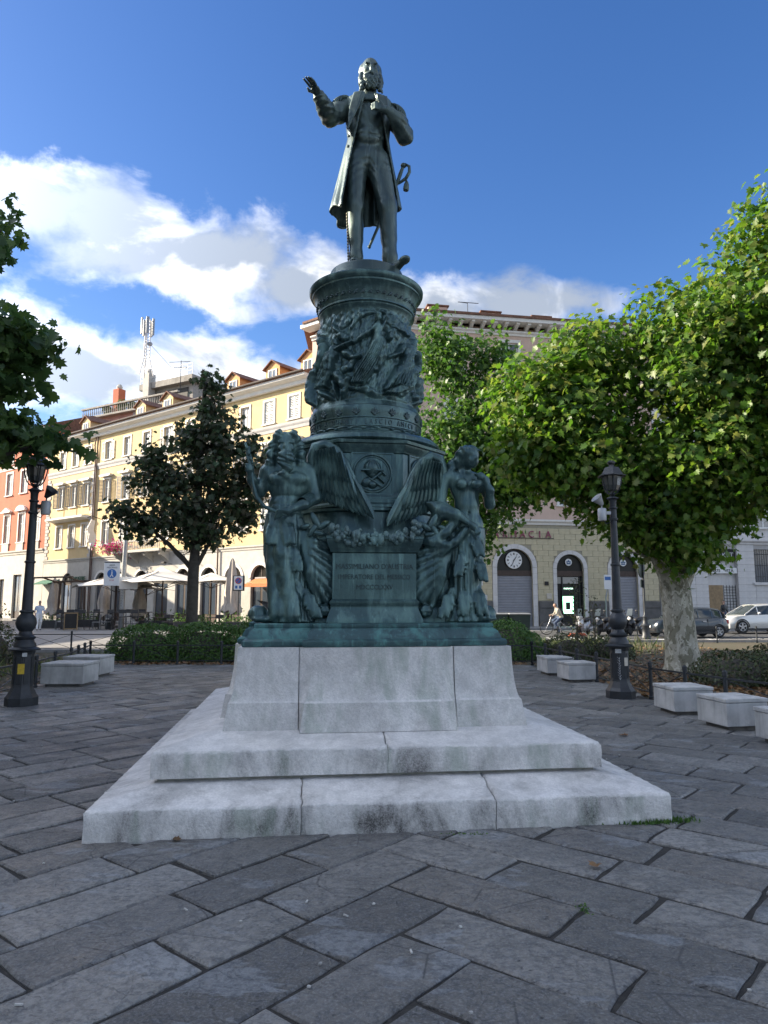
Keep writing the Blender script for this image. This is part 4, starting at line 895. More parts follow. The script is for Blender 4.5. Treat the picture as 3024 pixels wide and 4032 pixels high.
# --- female figure on the right corner
fr = thing('winged_statue', 'bronze winged woman with flowing hair looking down and hand at her breast', 'statue', ped_pt(.843, -.80), MTH, 'bronze winged corner figures')
S = Sculpt((-.40, -.34, .66), (.36, .26, 1.72), .0115)
S.ell((.02, .01, 1.25), (.130, .095, .15), k=.05); S.ell((.03, .0, 1.07), (.105, .085, .14), k=.05); S.ell((.028, .015, .88), (.142, .115, .15), k=.05)
S.cap((-.12, .01, 1.335), (.145, .01, 1.315), .058, .058, .05)
for x in (-.03, .09): S.ell((x, -.085, 1.255), (.050, .050, .050), k=.02)
S.ell((.03, -.085, .985), (.008, .02, .012), k=.008, cut=True)
S.disp((-.1, -.3, .9), (.15, -.02, 1.2), lambda X, Y, Z: .006*np.exp(-((X-.03)/.012)**2))
S.chain([(-.165, .0, 1.325), (-.195, -.01, 1.08)], [.052, .042], .03); S.chain([(-.195, -.01, 1.08), (-.07, -.14, .95), (.02, -.175, .875)], [.042, .036, .026], .03); S.ell((.045, -.18, .85), (.036, .024, .040), (0, -.5, 0), .02)
for i in range(4): S.chain([(.045+.012*i, -.19, .835-.002*i), (.05+.013*i, -.195, .79+.004*i), (.045+.012*i, -.19, .76+.006*i)], [.010, .009, .007], .004)
S.chain([(.18, .0, 1.305), (.222, -.01, 1.08)], [.048, .040], .03); S.chain([(.222, -.01, 1.08), (.20, -.10, 1.20), (.145, -.12, 1.315)], [.040, .034, .025], .03); S.ell((.125, -.125, 1.335), (.034, .022, .026), (0, .5, 0), .02)
for i in range(4): S.chain([(.11+.006*i, -.14, 1.345-.014*i), (.08+.008*i, -.13, 1.350-.016*i), (.07+.01*i, -.11, 1.338-.016*i)], [.010, .009, .007], .004)
hc = np.array((.040, -.045, 1.515)); S.cap((-.01, .01, 1.36), (.025, -.02, 1.47), .050, .050, .03)
S.ell(hc, (.076, .085, .098), (.35, 0, .35), .03); S.ell(hc+(.022, -.045, -.045), (.050, .050, .060), (.35, 0, .35), .03)
S.ell(hc+(.038, -.095, -.028), (.012, .018, .026), (.3, 0, .4), .010); S.ell(hc+(.034, -.084, -.062), (.022, .010, .007), (0, 0, .4), .008)
for sx in (-1, 1): S.ell(hc+(.036+sx*.028, -.080+sx*.012, -.008), (.014, .014, .009), k=.006, cut=True); S.ell(hc+(.034+sx*.028, -.070+sx*.012, -.010), (.010, .010, .007), k=.004)
S.ell(hc+(-.005, .0, .045), (.092, .098, .070), (.2, 0, .3), .02); S.ell(hc+(-.05, .04, -.01), (.075, .075, .075), k=.02)
for j in range(9): t = j/8; S.ell((.0-.24*t+.01*math.sin(j*2), .03+.02*math.sin(j*1.7), 1.56-.20*t-.04*math.sin(PI*t)), (.050-.02*t, .042-.014*t, .040-.012*t), k=.015)
for j in range(6): t = j/5; S.ell((-.03-.14*t, .0, 1.47-.13*t), (.034, .034, .034), k=.012)
S.cap(hc+(-.06, -.06, .07), hc+(.09, -.07, .055), .015, .012, .01)
S.disp((-.35, -.2, 1.3), (.2, .25, 1.72), lambda X, Y, Z: .0055*np.sin(60*Z+34*X+6*np.sin(20*X))*np.clip(((X-.06)**2+(Y+.12)**2+(Z-1.48)**2-.006)*160, 0, 1)*((Z > 1.5)|(X < -.04))*(Z > 1.36))
S.build('body', M_BRZ, fr).scale = (1.12, 1.08, 1.0)
S = Sculpt((-.56, -.34, -.02), (.34, .34, 1.10), .0125)
skirt_col(S, [(0, .0, 0, .19, .16), (.08, .0, -.01, .15, .13), (.30, .0, -.01, .125, .115), (.55, .015, .0, .140, .125), (.75, .028, .01, .155, .13), (.86, .03, .012, .150, .125)], 15, .012, 1.4)
S.chain([(-.29, -.02, 1.09), (-.20, -.08, 1.0), (-.10, -.15, .96)], [.06, .072, .055], .03); S.chain([(-.20, -.06, 1.0), (-.27, -.05, .88), (-.33, -.06, .78), (-.26, -.10, .71), (-.16, -.12, .69)], [.06, .05, .045, .04, .03], .03)
S.chain([(-.05, -.12, .95), (-.18, -.11, .80), (-.30, -.09, .72), (-.38, -.07, .73)], [.035, .045, .05, .035], .03); S.chain([(.0, -.13, .84), (-.10, -.12, .72), (-.22, -.09, .62)], [.03, .035, .04], .03)
S.ell((-.30, -.025, .42), (.15, .045, .26), (0, .35, 0), .03)
for ex, ez, r in ((-.42, .62, .030), (-.44, .53, .036), (-.45, .43, .04), (-.44, .34, .042), (-.42, .25, .040), (-.36, .19, .036), (-.28, .15, .03)): S.chain([(-.08, -.03, .84), (-.22-.10*(ez-.4), -.075, ez*.55+.32), (ex, -.035, ez)], [.028, .034, r], .016)
for z, x, l, w_, le, sd in ((.80, .06, .22, .085, .2, 1), (.66, -.02, .26, .085, .3, -1), (.58, .09, .22, .08, .2, 1), (.30, -.02, .24, .10, .15, -1), (.28, -.12, .24, .10, .45, -1), (.30, .09, .24, .10, .1, 1)): acanthus(S, x, -.105, z, l, w_, le, sd)
S.ell((.17, -.04, .075), (.085, .09, .075), k=.03); S.ell((.14, -.10, .03), (.10, .06, .03), k=.02); S.ell((-.34, -.07, .10), (.06, .04, .06), k=.02); S.ell((-.34, -.09, .10), (.03, .03, .03), k=.006)
for j in range(6): S.ell((-.34+.038*math.cos(j*1.05), -.10, .10+.038*math.sin(j*1.05)), (.018, .015, .018), k=.005)
S.disp((-.56, -.34, 0), (.34, .34, 1.1), lambda X, Y, Z: .0022*np.sin(95*X+12*Z+3*np.sin(9*Z)))
S.build('draped_skirt', M_BRZ, fr).scale = (1.10, 1.06, 1.0)
wing(fr, -1, .035, -.03, .00138, .02, -.13)
# ---------------------------------------------------------------- street furniture on the square
M_IRON = mat('dark_iron_paint', (.030, .034, .040), .48, .1, .35, 9, .15, 50, spec=.5)
M_CONC = mat('white_concrete', (.50, .495, .485), .85, var=.32, scale=3.5, bump=.35, bscale=50, streak=.6, detail=8)
M_CONC_D = mat('dark_concrete', (.17, .16, .15), .9, var=.4, scale=8)
M_ALU = mat('grey_metal_box', (.42, .43, .44), .5, .3, .15, 10)
M_STEEL = mat('galvanised_steel', (.33, .34, .35), .5, .6, .25, 6)
M_STICK_Y = mat('yellow_sticker', (.62, .42, .03), .6, var=.3, scale=40)
M_STICK_W = mat('white_sticker', (.6, .6, .6), .6, var=.35, scale=60)
M_CREAM_P = mat('cream_plate', (.55, .50, .42), .6, var=.2, scale=20)
M_LGLASS = glass_mat('lantern_glass', (.05, .055, .05), .15)

def make_lamp(name, label, loc, rotz, arm_side, stickers):
    t = thing(name, label, 'street lamp', loc, rotz)
    def octo(levels): return MB().lathe(levels, 8, rot=PI/8)
    octo([(.245, 0), (.245, .13), (.235, .145), (.215, .17), (.205, .185), (.20, .20), (.165, .27), (.155, .30), (.150, .80), (.16, .82), (.165, .85), (.1, .855)]).build('base', M_IRON, t, 25)
    b = MB()
    for k in range(8):
        a = k*PI/4; b.cbox(-.040, .040, -.152, -.142, .34, .76, .006, Matrix.Rotation(a, 4, 'Z'))
    b.build('base_panels', M_IRON, t)
    MB().lathe([(.15, .853), (.235, .865), (.24, .885), (.215, .90), (.17, .92), (.165, .97), (.14, 1.0), (.13, 1.03), (.155, 1.05), (.16, 1.075), (.13, 1.09), (.105, 1.12), (.095, 1.16), (.14, 1.22), (.16, 1.29), (.145, 1.37), (.10, 1.43), (.09, 1.45), (.11, 1.465), (.11, 1.49), (.09, 1.50), (.07, 1.505)], 20).build('pedestal_turning', M_IRON, t, 40)
    MB().lathe([(.082, 1.50), (.068, 2.25), (.085, 2.262), (.085, 2.285), (.066, 2.295), (.056, 3.05), (.075, 3.06), (.08, 3.09), (.06, 3.10), (.058, 3.25), (.076, 3.265), (.076, 3.285), (.056, 3.295), (.062, 3.40), (.075, 3.43), (.105, 3.445), (.10, 3.46), (.06, 3.475), (.05, 3.49), (.02, 3.50)], 12).build('post', M_IRON, t, 40)
    lan = MB()
    lan.lathe([(.03, 3.495), (.055, 3.52), (.05, 3.55), (.02, 3.56)], 8)
    for k in range(6):
        a = k*PI/3+.3; c, s = math.cos(a), math.sin(a)
        lan.tube([(.03*c, .03*s, 3.52), (.09*c, .09*s, 3.545), (.135*c, .135*s, 3.61), (.165*c, .165*s, 3.72), (.185*c, .185*s, 3.845)], .011, 5)
    ln = lan.build('lantern_frame', M_IRON, t, 50)
    MB().lathe([(.04, 3.57), (.10, 3.60), (.135, 3.68), (.155, 3.80), (.16, 3.842)], 6, rot=.3+PI/6).build('glass', M_LGLASS, ln)
    rf = MB().lathe([(.20, 3.84), (.262, 3.842), (.262, 3.852), (.205, 3.868), (.13, 4.00), (.115, 4.005), (.06, 4.015), (.045, 4.05), (.05, 4.06), (.075, 4.075), (.08, 4.10), (.05, 4.125), (.01, 4.13)], 6, rot=.3).build('lantern_roof', M_IRON, t, 30)
    s = arm_side
    b = MB(); b.box(min(0, s*.16), max(0, s*.16), -.03, .03, 3.16, 3.215); b.build('bracket', M_IRON if s > 0 else M_ALU, t)
    b = MB().lathe([(.07, 3.05), (.075, 3.06), (.075, 3.255), (.065, 3.27), (.02, 3.275)], 14, xf((s*.20, 0, 0))); b.build('equipment_canister', M_ALU, t, 40)
    b = MB(); Mx = xf((s*.22, -.02, 3.36), (.2, s*.75, 0)); b.lathe([(.03, -.04), (.045, 0), (.075, .07), (.10, .13), (.106, .135), (.095, .128), (.05, .05)], 14, Mx); b.cyl((s*.20, 0, 3.27), (s*.21, -.01, 3.34), .012, n=6); b.build('horn', M_IRON if s > 0 else M_ALU, t, 50)
    b = MB().tube([(s*.19, -.02, 3.06), (s*.15, -.05, 2.99), (s*.07, -.05, 3.02), (s*.06, -.04, 3.10)], .007, 5); b.build('cable', M_IRON, t)
    for nm, m, ang, z, w, h, r in stickers:
        o = MB().cbox(-w/2, w/2, -.003, .001, -h/2, h/2, .001).build(nm, m, t); o.matrix_local = Matrix.Rotation(ang, 4, 'Z') @ Matrix.Translation((0, -r, z))
    return t
make_lamp('street_lamp', 'dark iron street lamp with yellow sticker on its base, left of the monument', (-5.75, 11.55, 0), 0.0, 1,
          [('yellow_sticker', M_STICK_Y, .25, .58, .10, .16, .157), ('white_sticker', M_STICK_W, .5, .80, .07, .06, .158)])
lr = make_lamp('street_lamp', 'dark iron street lamp with graffiti on its base, right of the monument', (4.05, 12.45, 0), 0.06, -1,
          [('cream_plate', M_CREAM_P, .38, .62, .075, .14, .157), ('white_sticker', M_STICK_W, -.45, .80, .10, .07, .163)])
g = MB(); rg = random.Random(4)
for i in range(9):
    z = .70-.042*i; g.tube([(-.02+rg.uniform(-.01, .01), 0, z), (.0, 0, z-.03), (.02+rg.uniform(-.01, .01), 0, z-.005), (.005, 0, z-.045)], .0035, 4)
o = g.build('graffiti_scrawl', M_STICK_W, lr); o.matrix_local = Matrix.Rotation(-.40, 4, 'Z') @ Matrix.Translation((0, -.156, 0))
o.scale = (1, .4, 1)

# concrete block seats on dark plinths
def block_seat(label, x, y, ang, w=.62, d=.62, h=.43, grp='concrete block seats round the square'):
    t = thing('block_seat', label, 'block seat', (x, y, 0), ang, grp)
    MB().cbox(-w/2, w/2, -d/2, d/2, .055, h-.055, .006).build('body', M_CONC, t)
    MB().cbox(-w/2-.008, w/2+.008, -d/2-.008, d/2+.008, h-.050, h, .007).build('cap', M_CONC, t)
    MB().box(-w/2+.07, w/2-.07, -d/2+.07, d/2-.07, -.02, .06).build('foot', M_CONC_D, t)
    return t
block_seat('white concrete block seat beside the left lamp, nearer of the two', -6.25, 14.45, .02, .82, .80, .45)
block_seat('white concrete block seat beside the left lamp, farther of the two', -6.62, 16.25, -.02, .82, .80, .45)
for x0, y0, x1, y1, lb in ((3.60, 17.04, 3.66, 16.21, 'white concrete block seat farthest from the camera on the right'),
                           (3.69, 15.45, 3.78, 14.82, 'white concrete block seat second farthest on the right, behind the lamp'),
                           (4.12, 11.12, 4.18, 10.50, 'white concrete block seat just in front of the right lamp'),
                           (4.22, 9.80, 4.33, 9.25, 'white concrete block seat second from the right picture edge'),
                           (4.36, 8.60, 4.50, 8.02, 'white concrete block seat cut off by the right picture edge')):
    a = math.atan2(y0-y1, x0-x1)-PI/2; v = Vector((x0-x1, y0-y1)); L = v.length; v.normalize(); r = Vector((v.y, -v.x)); c = Vector(((x0+x1)/2, (y0+y1)/2))+r*.30
    block_seat(lb, c.x, c.y, a, .60, max(L, .6), .40)

# low iron railings: posts, two rails and a cross in each panel
def railing(label, pts, h=.56, seg=1.15, grp='low iron railings round the beds', xs=True):
    t = thing('low_railing', label, 'railing', (pts[0][0], pts[0][1], 0), 0, grp); o = Vector((pts[0][0], pts[0][1], 0)); P = []
    for i in range(len(pts)-1):
        a, b = Vector((*pts[i], 0)), Vector((*pts[i+1], 0)); n = max(1, round((b-a).length/seg)); P += [a+(b-a)*k/n for k in range(n)]
    P.append(Vector((*pts[-1], 0))); post = None
    for p in P:
        if post is None: post = MB().lathe([(.045, -.03), (.045, .03), (.033, .04), (.033, h-.03), (.040, h-.02), (.040, h+.04), (.02, h+.06), (.005, h+.065)], 8).mesh('post', 30)
        q = link('post', post, M_IRON, t); q.location = p-o
    for a, b in zip(P[:-1], P[1:]):
        a = a-o; b = b-o; d = (b-a).normalized(); z = lambda k: Vector((0, 0, k))
        MB().tube([a+z(h-.06), b+z(h-.06)], .020, 4).build('rail', M_IRON, t); MB().tube([a+z(.10), b+z(.10)], .014, 4).build('rail', M_IRON, t)
        if xs:
            m = MB(); m.tube([a+d*.07+z(.12), b-d*.07+z(h-.09)], .009, 4); m.tube([a+d*.07+z(h-.09), b-d*.07+z(.12)], .009, 4)
            m.build('cross_brace', M_IRON, t)
    return t
railing('low iron railing along the bed with brown leaves on the right', FENCE_R)
railing('low iron railing in front of the green hedge behind the monument', [(-7.85, 19.3), (3.9, 19.05)], seg=1.12)
railing('low iron railing along the left bed behind the lamp', FENCE_L)
railing('low iron railing at the street edge beyond the left bed', [(-18.0, 24.6), (-9.2, 24.6), (-8.2, 23.6)], .62, 1.5)
railing('low iron railing at the road edge beyond the right bed', [(3.9, 29.8), (22, 29.8)], .62, 1.6)
# green waste containers behind the hedge
M_BIN = mat('dark_green_plastic', (.012, .030, .026), .5, var=.3, scale=5)
M_BINLID = mat('grey_lid', (.33, .34, .34), .55, var=.2, scale=5)
for x, lb in ((5.05, 'dark waste container with pale lid behind the right hedge, left one'), (6.05, 'dark waste container with pale lid behind the right hedge, right one')):
    t = thing('waste_container', lb, 'waste bin', (x, 32.5, -.02), .05, 'waste containers behind the hedge')
    MB().loft([[(-.42, -.38, .12), (.42, -.38, .12), (.42, .38, .12), (-.42, .38, .12)], [(-.48, -.42, 1.12), (.48, -.42, 1.12), (.48, .42, 1.12), (-.48, .42, 1.12)]]).build('body', M_BIN, t)
    MB().cbox(-.50, .50, -.45, .45, 1.125, 1.20, .03).build('lid', M_BINLID, t)
    for sx in (-1, 1):
        for sy in (-1, 1): MB().cyl((sx*.36-.03, sy*.30, .07), (sx*.36+.03, sy*.30, .07), .07, n=10).build('wheel', M_IRON, t)
# ---------------------------------------------------------------- vegetation
def palm_leaf():
    """five-lobed leaf outline, folded along the midrib"""
    pts = [(0, 0), (.16, -.10), (.40, .02), (.30, .16), (.56, .34), (.33, .40), (.36, .66), (.17, .58), (.0, 1.0)]
    L = pts+[(-x, y) for x, y in pts[-2:0:-1]]
    V = [(x, y-.15, .22*abs(x)-.10*y*y) for x, y in L]+[(0, .25, -.02)]
    n = len(L); return np.array(V, float), np.array([(n, i, (i+1) % n) for i in range(n)])
def small_leaf():
    V = [(0, -.5, 0), (.30, -.05, .07), (.14, .18, .02), (0, .55, -.06), (-.14, .18, .02), (-.30, -.05, .07)]
    return np.array(V, float), np.array([(0, 1, 2), (0, 2, 3), (0, 3, 4), (0, 4, 5)])
def scatter(name, tpl, P, Nrm, size, tint, m, parent, kind=None):
    """one mesh holding many leaves; P (n,3) positions, Nrm (n,3) facing"""
    T, Fc = tpl; n = len(P); nr = Nrm/np.linalg.norm(Nrm, axis=1, keepdims=True)
    rv = RNG.normal(size=(n, 3)); rv[:, 2] -= .9; u = rv-nr*np.sum(rv*nr, 1, keepdims=True); u /= np.linalg.norm(u, axis=1, keepdims=True)+1e-9; w = np.cross(u, nr)
    V = P[:, None, :]+size[:, None, None]*(T[None, :, 0, None]*w[:, None, :]+T[None, :, 1, None]*u[:, None, :]+T[None, :, 2, None]*nr[:, None, :])
    F = (np.arange(n)[:, None, None]*len(T)+Fc[None]).reshape(-1, 3)
    me = np_mesh(name, V.reshape(-1, 3), F); vtint(me, np.repeat(tint, len(T))); o = link(name, me, m, parent)
    return tag(o, kind=kind) if kind else o
def crown_points(lobes, n, clump, per, shell=3.0):
    """leaf positions gathered in clumps near the outside of each lobe (cx,cy,cz,rx,ry,rz,weight)"""
    P = []; Nn = []; wsum = sum(l[6] for l in lobes)
    for cx, cy, cz, rx, ry, rz, w in lobes:
        k = max(3, int(n*w/wsum/per))
        d = RNG.normal(size=(k, 3)); d /= np.linalg.norm(d, axis=1, keepdims=True); r = RNG.random(k)**(1/shell)
        jit = 1+.22*np.sin(d[:, 0]*7+cx)*np.cos(d[:, 2]*6+cz)+.04*RNG.normal(size=k)
        C = np.stack([cx+d[:, 0]*rx*r*jit, cy+d[:, 1]*ry*r*jit, cz+d[:, 2]*rz*r*jit], 1)
        q = np.repeat(C, per, 0)+RNG.normal(size=(k*per, 3))*np.array([clump, clump, clump*.75]); P.append(q)
        dd = np.repeat(d, per, 0); Nn.append(dd*.55+RNG.normal(size=(k*per, 3))*.55+np.array([0, 0, .45]))
    return np.concatenate(P), np.concatenate(Nn)
def limb(b, a, c, r0, r1, n=6, sag=.0, wob=.12):
    a = Vector(a); c = Vector(c); L = (c-a).length; pts = []
    for i in range(n+1):
        t = i/n; p = a.lerp(c, t); p.z += math.sin(t*PI)*sag*L; p += Vector((random.uniform(-1, 1), random.uniform(-1, 1), random.uniform(-.5, .5)))*wob*L*.12*(0 < i < n); pts.append(p)
    b.tube(pts, [r0+(r1-r0)*i/n for i in range(n+1)], 9 if r0 > .1 else 6)
def tree(name, label, base, trunk, lobes, n, size, tpl, leafm, barkm, clump=.30, per=14, group=None, fork=None, cat='tree', shell=3.0):
    """trunk: [(dx,dy,z,r)]; lobes relative to base"""
    t = thing(name, label, cat, (base[0], base[1], 0), 0, group); b = MB()
    b.tube([(p[0], p[1], p[2]) for p in trunk], [p[3] for p in trunk], 16); top = trunk[-1]; f = fork or top
    tk = b.build('trunk', barkm, t, 60)
    for l in lobes:
        br = MB(); st = min(trunk, key=lambda p: abs(p[2]-max(trunk[1][2], l[2]-1.8)))
        r0 = max(.035, st[3]*.5); limb(br, st[:3], (l[0], l[1], l[2]), r0, r0*.35, 6, .06)
        for j in range(5):
            a = Vector(st[:3]).lerp(Vector(l[:3]), random.uniform(.45, .95)); d = Vector((random.gauss(0, 1), random.gauss(0, 1), random.gauss(.3, .8))).normalized()
            limb(br, a, a+Vector((d.x*l[3], d.y*l[4], d.z*l[5]))*.8, r0*.3, .008, 5, .05)
        br.build('branch', barkm, tk, 60)
    P, Nn = crown_points(lobes, n, clump, per, shell); k = len(P)
    scatter('crown', tpl, P, Nn, size*RNG.uniform(.5, 1.25, k), RNG.random(k), leafm, t)
    return t
LEAF_BIG = palm_leaf(); LEAF_SM = small_leaf()
def plane_bark():
    m = mat('plane_bark', (.40, .37, .30), .85, scale=2.5, bump=.4, bscale=12, col2=(.30, .28, .22)); t = m.node_tree; q = NT(t); b = [n for n in t.nodes if n.type == 'BSDF_PRINCIPLED'][0]
    c = b.inputs['Base Color'].links[0].from_socket; g = q.n('ShaderNodeNewGeometry').outputs['Position']; mp = q.n('ShaderNodeMapping'); q.put(mp.inputs[0], g); mp.inputs['Scale'].default_value = (1, 1, .55)
    for sc, lo, hi, col, k in ((5.0, .50, .535, (.155, .145, .095), .8), (8.5, .57, .60, (.52, .49, .40), .8), (15, .60, .63, (.10, .085, .06), .75)): c = q.mix(q.ramp(q.noise(mp.outputs[0], sc, 3, .55, .8), lo, hi, 0, k), c, col)
    q.put(b.inputs['Base Color'], c); return m
M_BARK_PL = plane_bark()
M_BARK = mat('dark_bark', (.085, .075, .062), .9, var=.4, scale=9, bump=.6, bscale=22)
M_LEAF_PL = leaf_mat('plane_leaf', [(.040, .095, .018), (.070, .150, .022), (.105, .19, .028), (.14, .22, .035), (.16, .17, .05)], .48)
M_LEAF_C = leaf_mat('lime_leaf', [(.035, .085, .018), (.060, .130, .024), (.11, .19, .035)], .42)
M_LEAF_DK = leaf_mat('dark_maple_leaf', [(.030, .055, .026), (.045, .072, .032), (.070, .066, .042), (.050, .10, .038)], .32)
M_LEAF_L = leaf_mat('maple_leaf', [(.035, .075, .026), (.055, .105, .030), (.09, .145, .035)], .40)
M_HEDGE = leaf_mat('hedge_leaf', [(.045, .105, .022), (.075, .155, .034), (.11, .19, .045)], .28)
M_SHRUB = leaf_mat('shrub_leaf', [(.035, .052, .020), (.055, .078, .026), (.085, .070, .040)], .2)
M_LITTER = leaf_mat('dead_leaf', [(.13, .065, .03), (.19, .10, .045), (.26, .16, .075), (.10, .055, .03)], .1)
M_GRASS = leaf_mat('grass', [(.06, .10, .03), (.12, .16, .06), (.20, .20, .10)], .3)

# big plane tree on the right: pale flaking trunk, one limb reaching left
tree('plane_tree', 'large plane tree with pale flaking trunk and sunlit crown at the right', (7.15, 17.3),
     [(0, 0, -.05, .52), (0, 0, .15, .42), (-.02, 0, .6, .37), (-.05, .05, 1.6, .35), (-.08, .1, 2.4, .36), (-.1, .1, 3.0, .33), (.1, .1, 4.2, .26), (.3, 0, 6.0, .18), (.5, 0, 8.0, .10)],
     [(-3.2, .3, 5.3, 1.1, 1.2, .9, 1.0), (-3.3, .3, 6.7, 1.0, 1.2, 1.1, 1.1), (.0, -.75, 3.0, .75, .4, .55, .35), (.8, -.4, 3.75, .8, .7, .42, .40), (-1.2, -.3, 3.7, 1.0, .8, .5, .5),
      (-1.6, -.2, 4.75, 1.5, 1.5, .75, 1.2), (-2.2, .2, 6.1, 1.5, 1.6, 1.5, 1.7), (-1.9, .2, 7.7, 1.1, 1.3, 1.0, .9), (.3, -.8, 5.0, 1.7, 1.6, 1.2, 1.5), (1.2, -.9, 7.0, 2.0, 1.9, 1.7, 2.4),
      (.3, -.6, 8.0, 1.5, 1.5, 1.3, 1.4), (2.2, -1.2, 8.9, 1.9, 1.8, 1.5, 1.9), (2.9, -1.4, 10.5, 1.4, 1.4, 1.1, 1.1), (2.8, -1.0, 5.6, 1.8, 1.7, 1.6, 1.6), (-.2, .3, 3.55, 1.2, 1.2, .5, .6), (1.6, -.2, 4.4, 1.3, 1.2, .55, .6), (4.2, -.6, 7.6, 1.6, 1.6, 2.2, 1.0), (-.45, -.2, 2.9, .45, .45, .35, .12)],
     47000, .178, LEAF_BIG, M_LEAF_PL, M_BARK_PL, .27, 20, 'trees round the square', shell=4.0)
tree('lime_tree', 'tall green tree behind the monument with sunlit pointed top', (3.0, 25.0), [(0, 0, -.05, .26), (0, 0, 1.5, .2), (0, 0, 4, .16), (0, 0, 9, .07)],
     [(0, 0, 5.2, 2.0, 1.7, 1.5, 1.7), (-.5, 0, 7.2, 1.9, 1.6, 1.6, 1.6), (.9, .1, 8.2, 1.6, 1.4, 1.5, 1.4), (1.9, 0, 7.2, 1.2, 1.2, 1.3, 1.0), (-.4, 0, 10.0, 1.2, 1.2, 1.4, .9), (-1.1, 0, 11.0, .7, .8, 1.2, .4), (.9, 0, 10.6, .5, .6, 1.2, .35), (1.3, -.3, 6.2, 1.2, 1.2, 1.1, .8), (2.0, -.5, 5.8, 1.1, 1.1, .8, .6), (-.5, .2, 3.9, 1.3, 1.4, .7, .6)],
     16000, .18, LEAF_BIG, M_LEAF_C, M_BARK, .28, 12, 'trees round the square')
tree('maple_tree', 'dark leaved maple with pointed crown in front of the yellow houses', (-6.05, 22.6), [(0, 0, -.05, .21), (0, 0, .8, .185), (0, 0, 2.6, .175), (.05, 0, 3.6, .14), (.1, 0, 6.0, .10), (.15, 0, 8.8, .04)],
     [(-1.6, 0, 4.1, .85, .8, .5, .6), (-2.3, 0, 4.6, .55, .6, .35, .3), (-.2, 0, 4.6, 1.2, 1.1, .9, 1.3), (1.3, 0, 4.6, .95, .95, .8, .9), (-1.2, 0, 5.6, .95, .9, .75, .9), (.6, 0, 5.9, 1.25, 1.1, .9, 1.3), (1.9, .1, 5.7, .7, .7, .7, .6), (-1.4, .0, 6.4, .35, .4, .55, .25), (-.2, 0, 6.9, .75, .75, .75, .7), (.7, 0, 7.1, .85, .8, .8, .7), (.35, 0, 8.0, .42, .42, .6, .3), (.25, 0, 8.9, .22, .24, .5, .16), (.65, 0, 8.7, .22, .2, .25, .08), (1.75, .3, 6.7, .5, .5, .45, .3), (.2, 0, 3.7, 1.0, .9, .35, .5)],
     7400, .19, LEAF_BIG, M_LEAF_DK, M_BARK, .17, 9, 'trees round the square', shell=2.2)
tree('maple_tree', 'large leaved maple reaching in from the left picture edge', (-9.6, 10.2), [(0, 0, -.05, .32), (0, 0, 1.2, .26), (.1, 0, 3, .22), (.3, 0, 5, .16), (.5, 0, 8, .08)],
     [(3.85, -.2, 5.45, .95, .6, .34, 1.2), (3.4, -.2, 5.1, .9, .6, .30, .9), (4.2, -.2, 4.75, .5, .4, .16, .2), (3.75, -.2, 4.05, 1.1, .6, .30, 1.2), (4.6, -.3, 3.85, .55, .4, .16, .28), (3.75, 0, 7.25, .24, .3, .55, .12), (1.0, 0, 5.4, 1.6, 1.4, 1.2, 1.2), (.8, 0, 7.2, 1.3, 1.5, 1.1, .9), (0, 0, 8.2, 1.7, 1.7, 1.2, .9), (-.8, 0, 6, 1.6, 1.6, 1.4, 1.0), (.6, 0, 4.0, 1.6, 1.5, .7, .8)],
     6800, .19, LEAF_BIG, M_LEAF_L, M_BARK, .15, 8, 'trees round the square')
tree('lime_tree', 'small sunlit tree at the right edge in front of the white building', (21.3, 34.5), [(0, 0, -.05, .16), (0, 0, 2, .13), (0, 0, 5, .05)], [(-.2, 0, 3.9, 1.4, 1.3, .9, 1), (0, 0, 5.3, 1.8, 1.5, 1.2, 1.3), (.8, 0, 6.6, 1.4, 1.3, 1.2, .8), (.9, 0, 4.3, 1.3, 1.2, 1.0, .8)], 2600, .22, LEAF_BIG, M_LEAF_PL, M_BARK, .26, 10, 'trees round the square')

def hedge(name, label, base, mounds, n, size, m, cat='hedge', group=None, tpl=LEAF_SM, core=True):
    """clipped mounds (cx,cy,rx,ry,h) of small leaves over a twiggy core"""
    t = thing(name, label, cat, (base[0], base[1], 0), 0, group); P = []; Nn = []; c = MB(); tot = sum(q[2]*q[3] for q in mounds)
    for cx, cy, rx, ry, h in mounds:
        k = int(n*rx*ry/tot); d = RNG.normal(size=(k, 3)); d /= np.linalg.norm(d, axis=1, keepdims=True); d[:, 2] = np.abs(d[:, 2])*1.0; low = RNG.random(k) < .35; d[low, 2] *= RNG.random(low.sum())
        s = (np.abs(d)**2.6).sum(1)**(-1/2.6); r = s*(.86+.16*RNG.random(k)+.05*np.sin(d[:, 0]*9+cx*3)*np.cos(d[:, 1]*8))
        P.append(np.stack([cx+d[:, 0]*rx*r, cy+d[:, 1]*ry*r, .04+d[:, 2]*h*r], 1)); Nn.append(d+RNG.normal(size=(k, 3))*.55+np.array([0, 0, .3]))
        if core: c.ell((cx, cy, h*.02), (rx*.76, ry*.76, h*.78), 14, 8)
    if core: c.build('twigs', M_BARK, t)
    P = np.concatenate(P); Nn = np.concatenate(Nn); scatter('foliage', tpl, P, Nn, size*RNG.uniform(.6, 1.25, len(P)), RNG.random(len(P)), m, t); return t
hedge('hedge', 'clipped green hedge behind the railing left of the monument', (-5.2, 20.6), [(-1.5, 0, 1.2, .75, .98), (.1, .1, 1.3, .8, 1.02), (1.6, .05, 1.1, .75, 1.06), (2.5, .1, .9, .7, 1.0)], 24000, .085, M_HEDGE)
hedge('hedge', 'clipped green hedge just right of the monument base', (3.2, 20.9), [(-.9, 0, .9, .8, 1.0), (.3, 0, .85, .85, 1.1), (1.0, .2, .5, .7, .75)], 9000, .085, M_HEDGE)
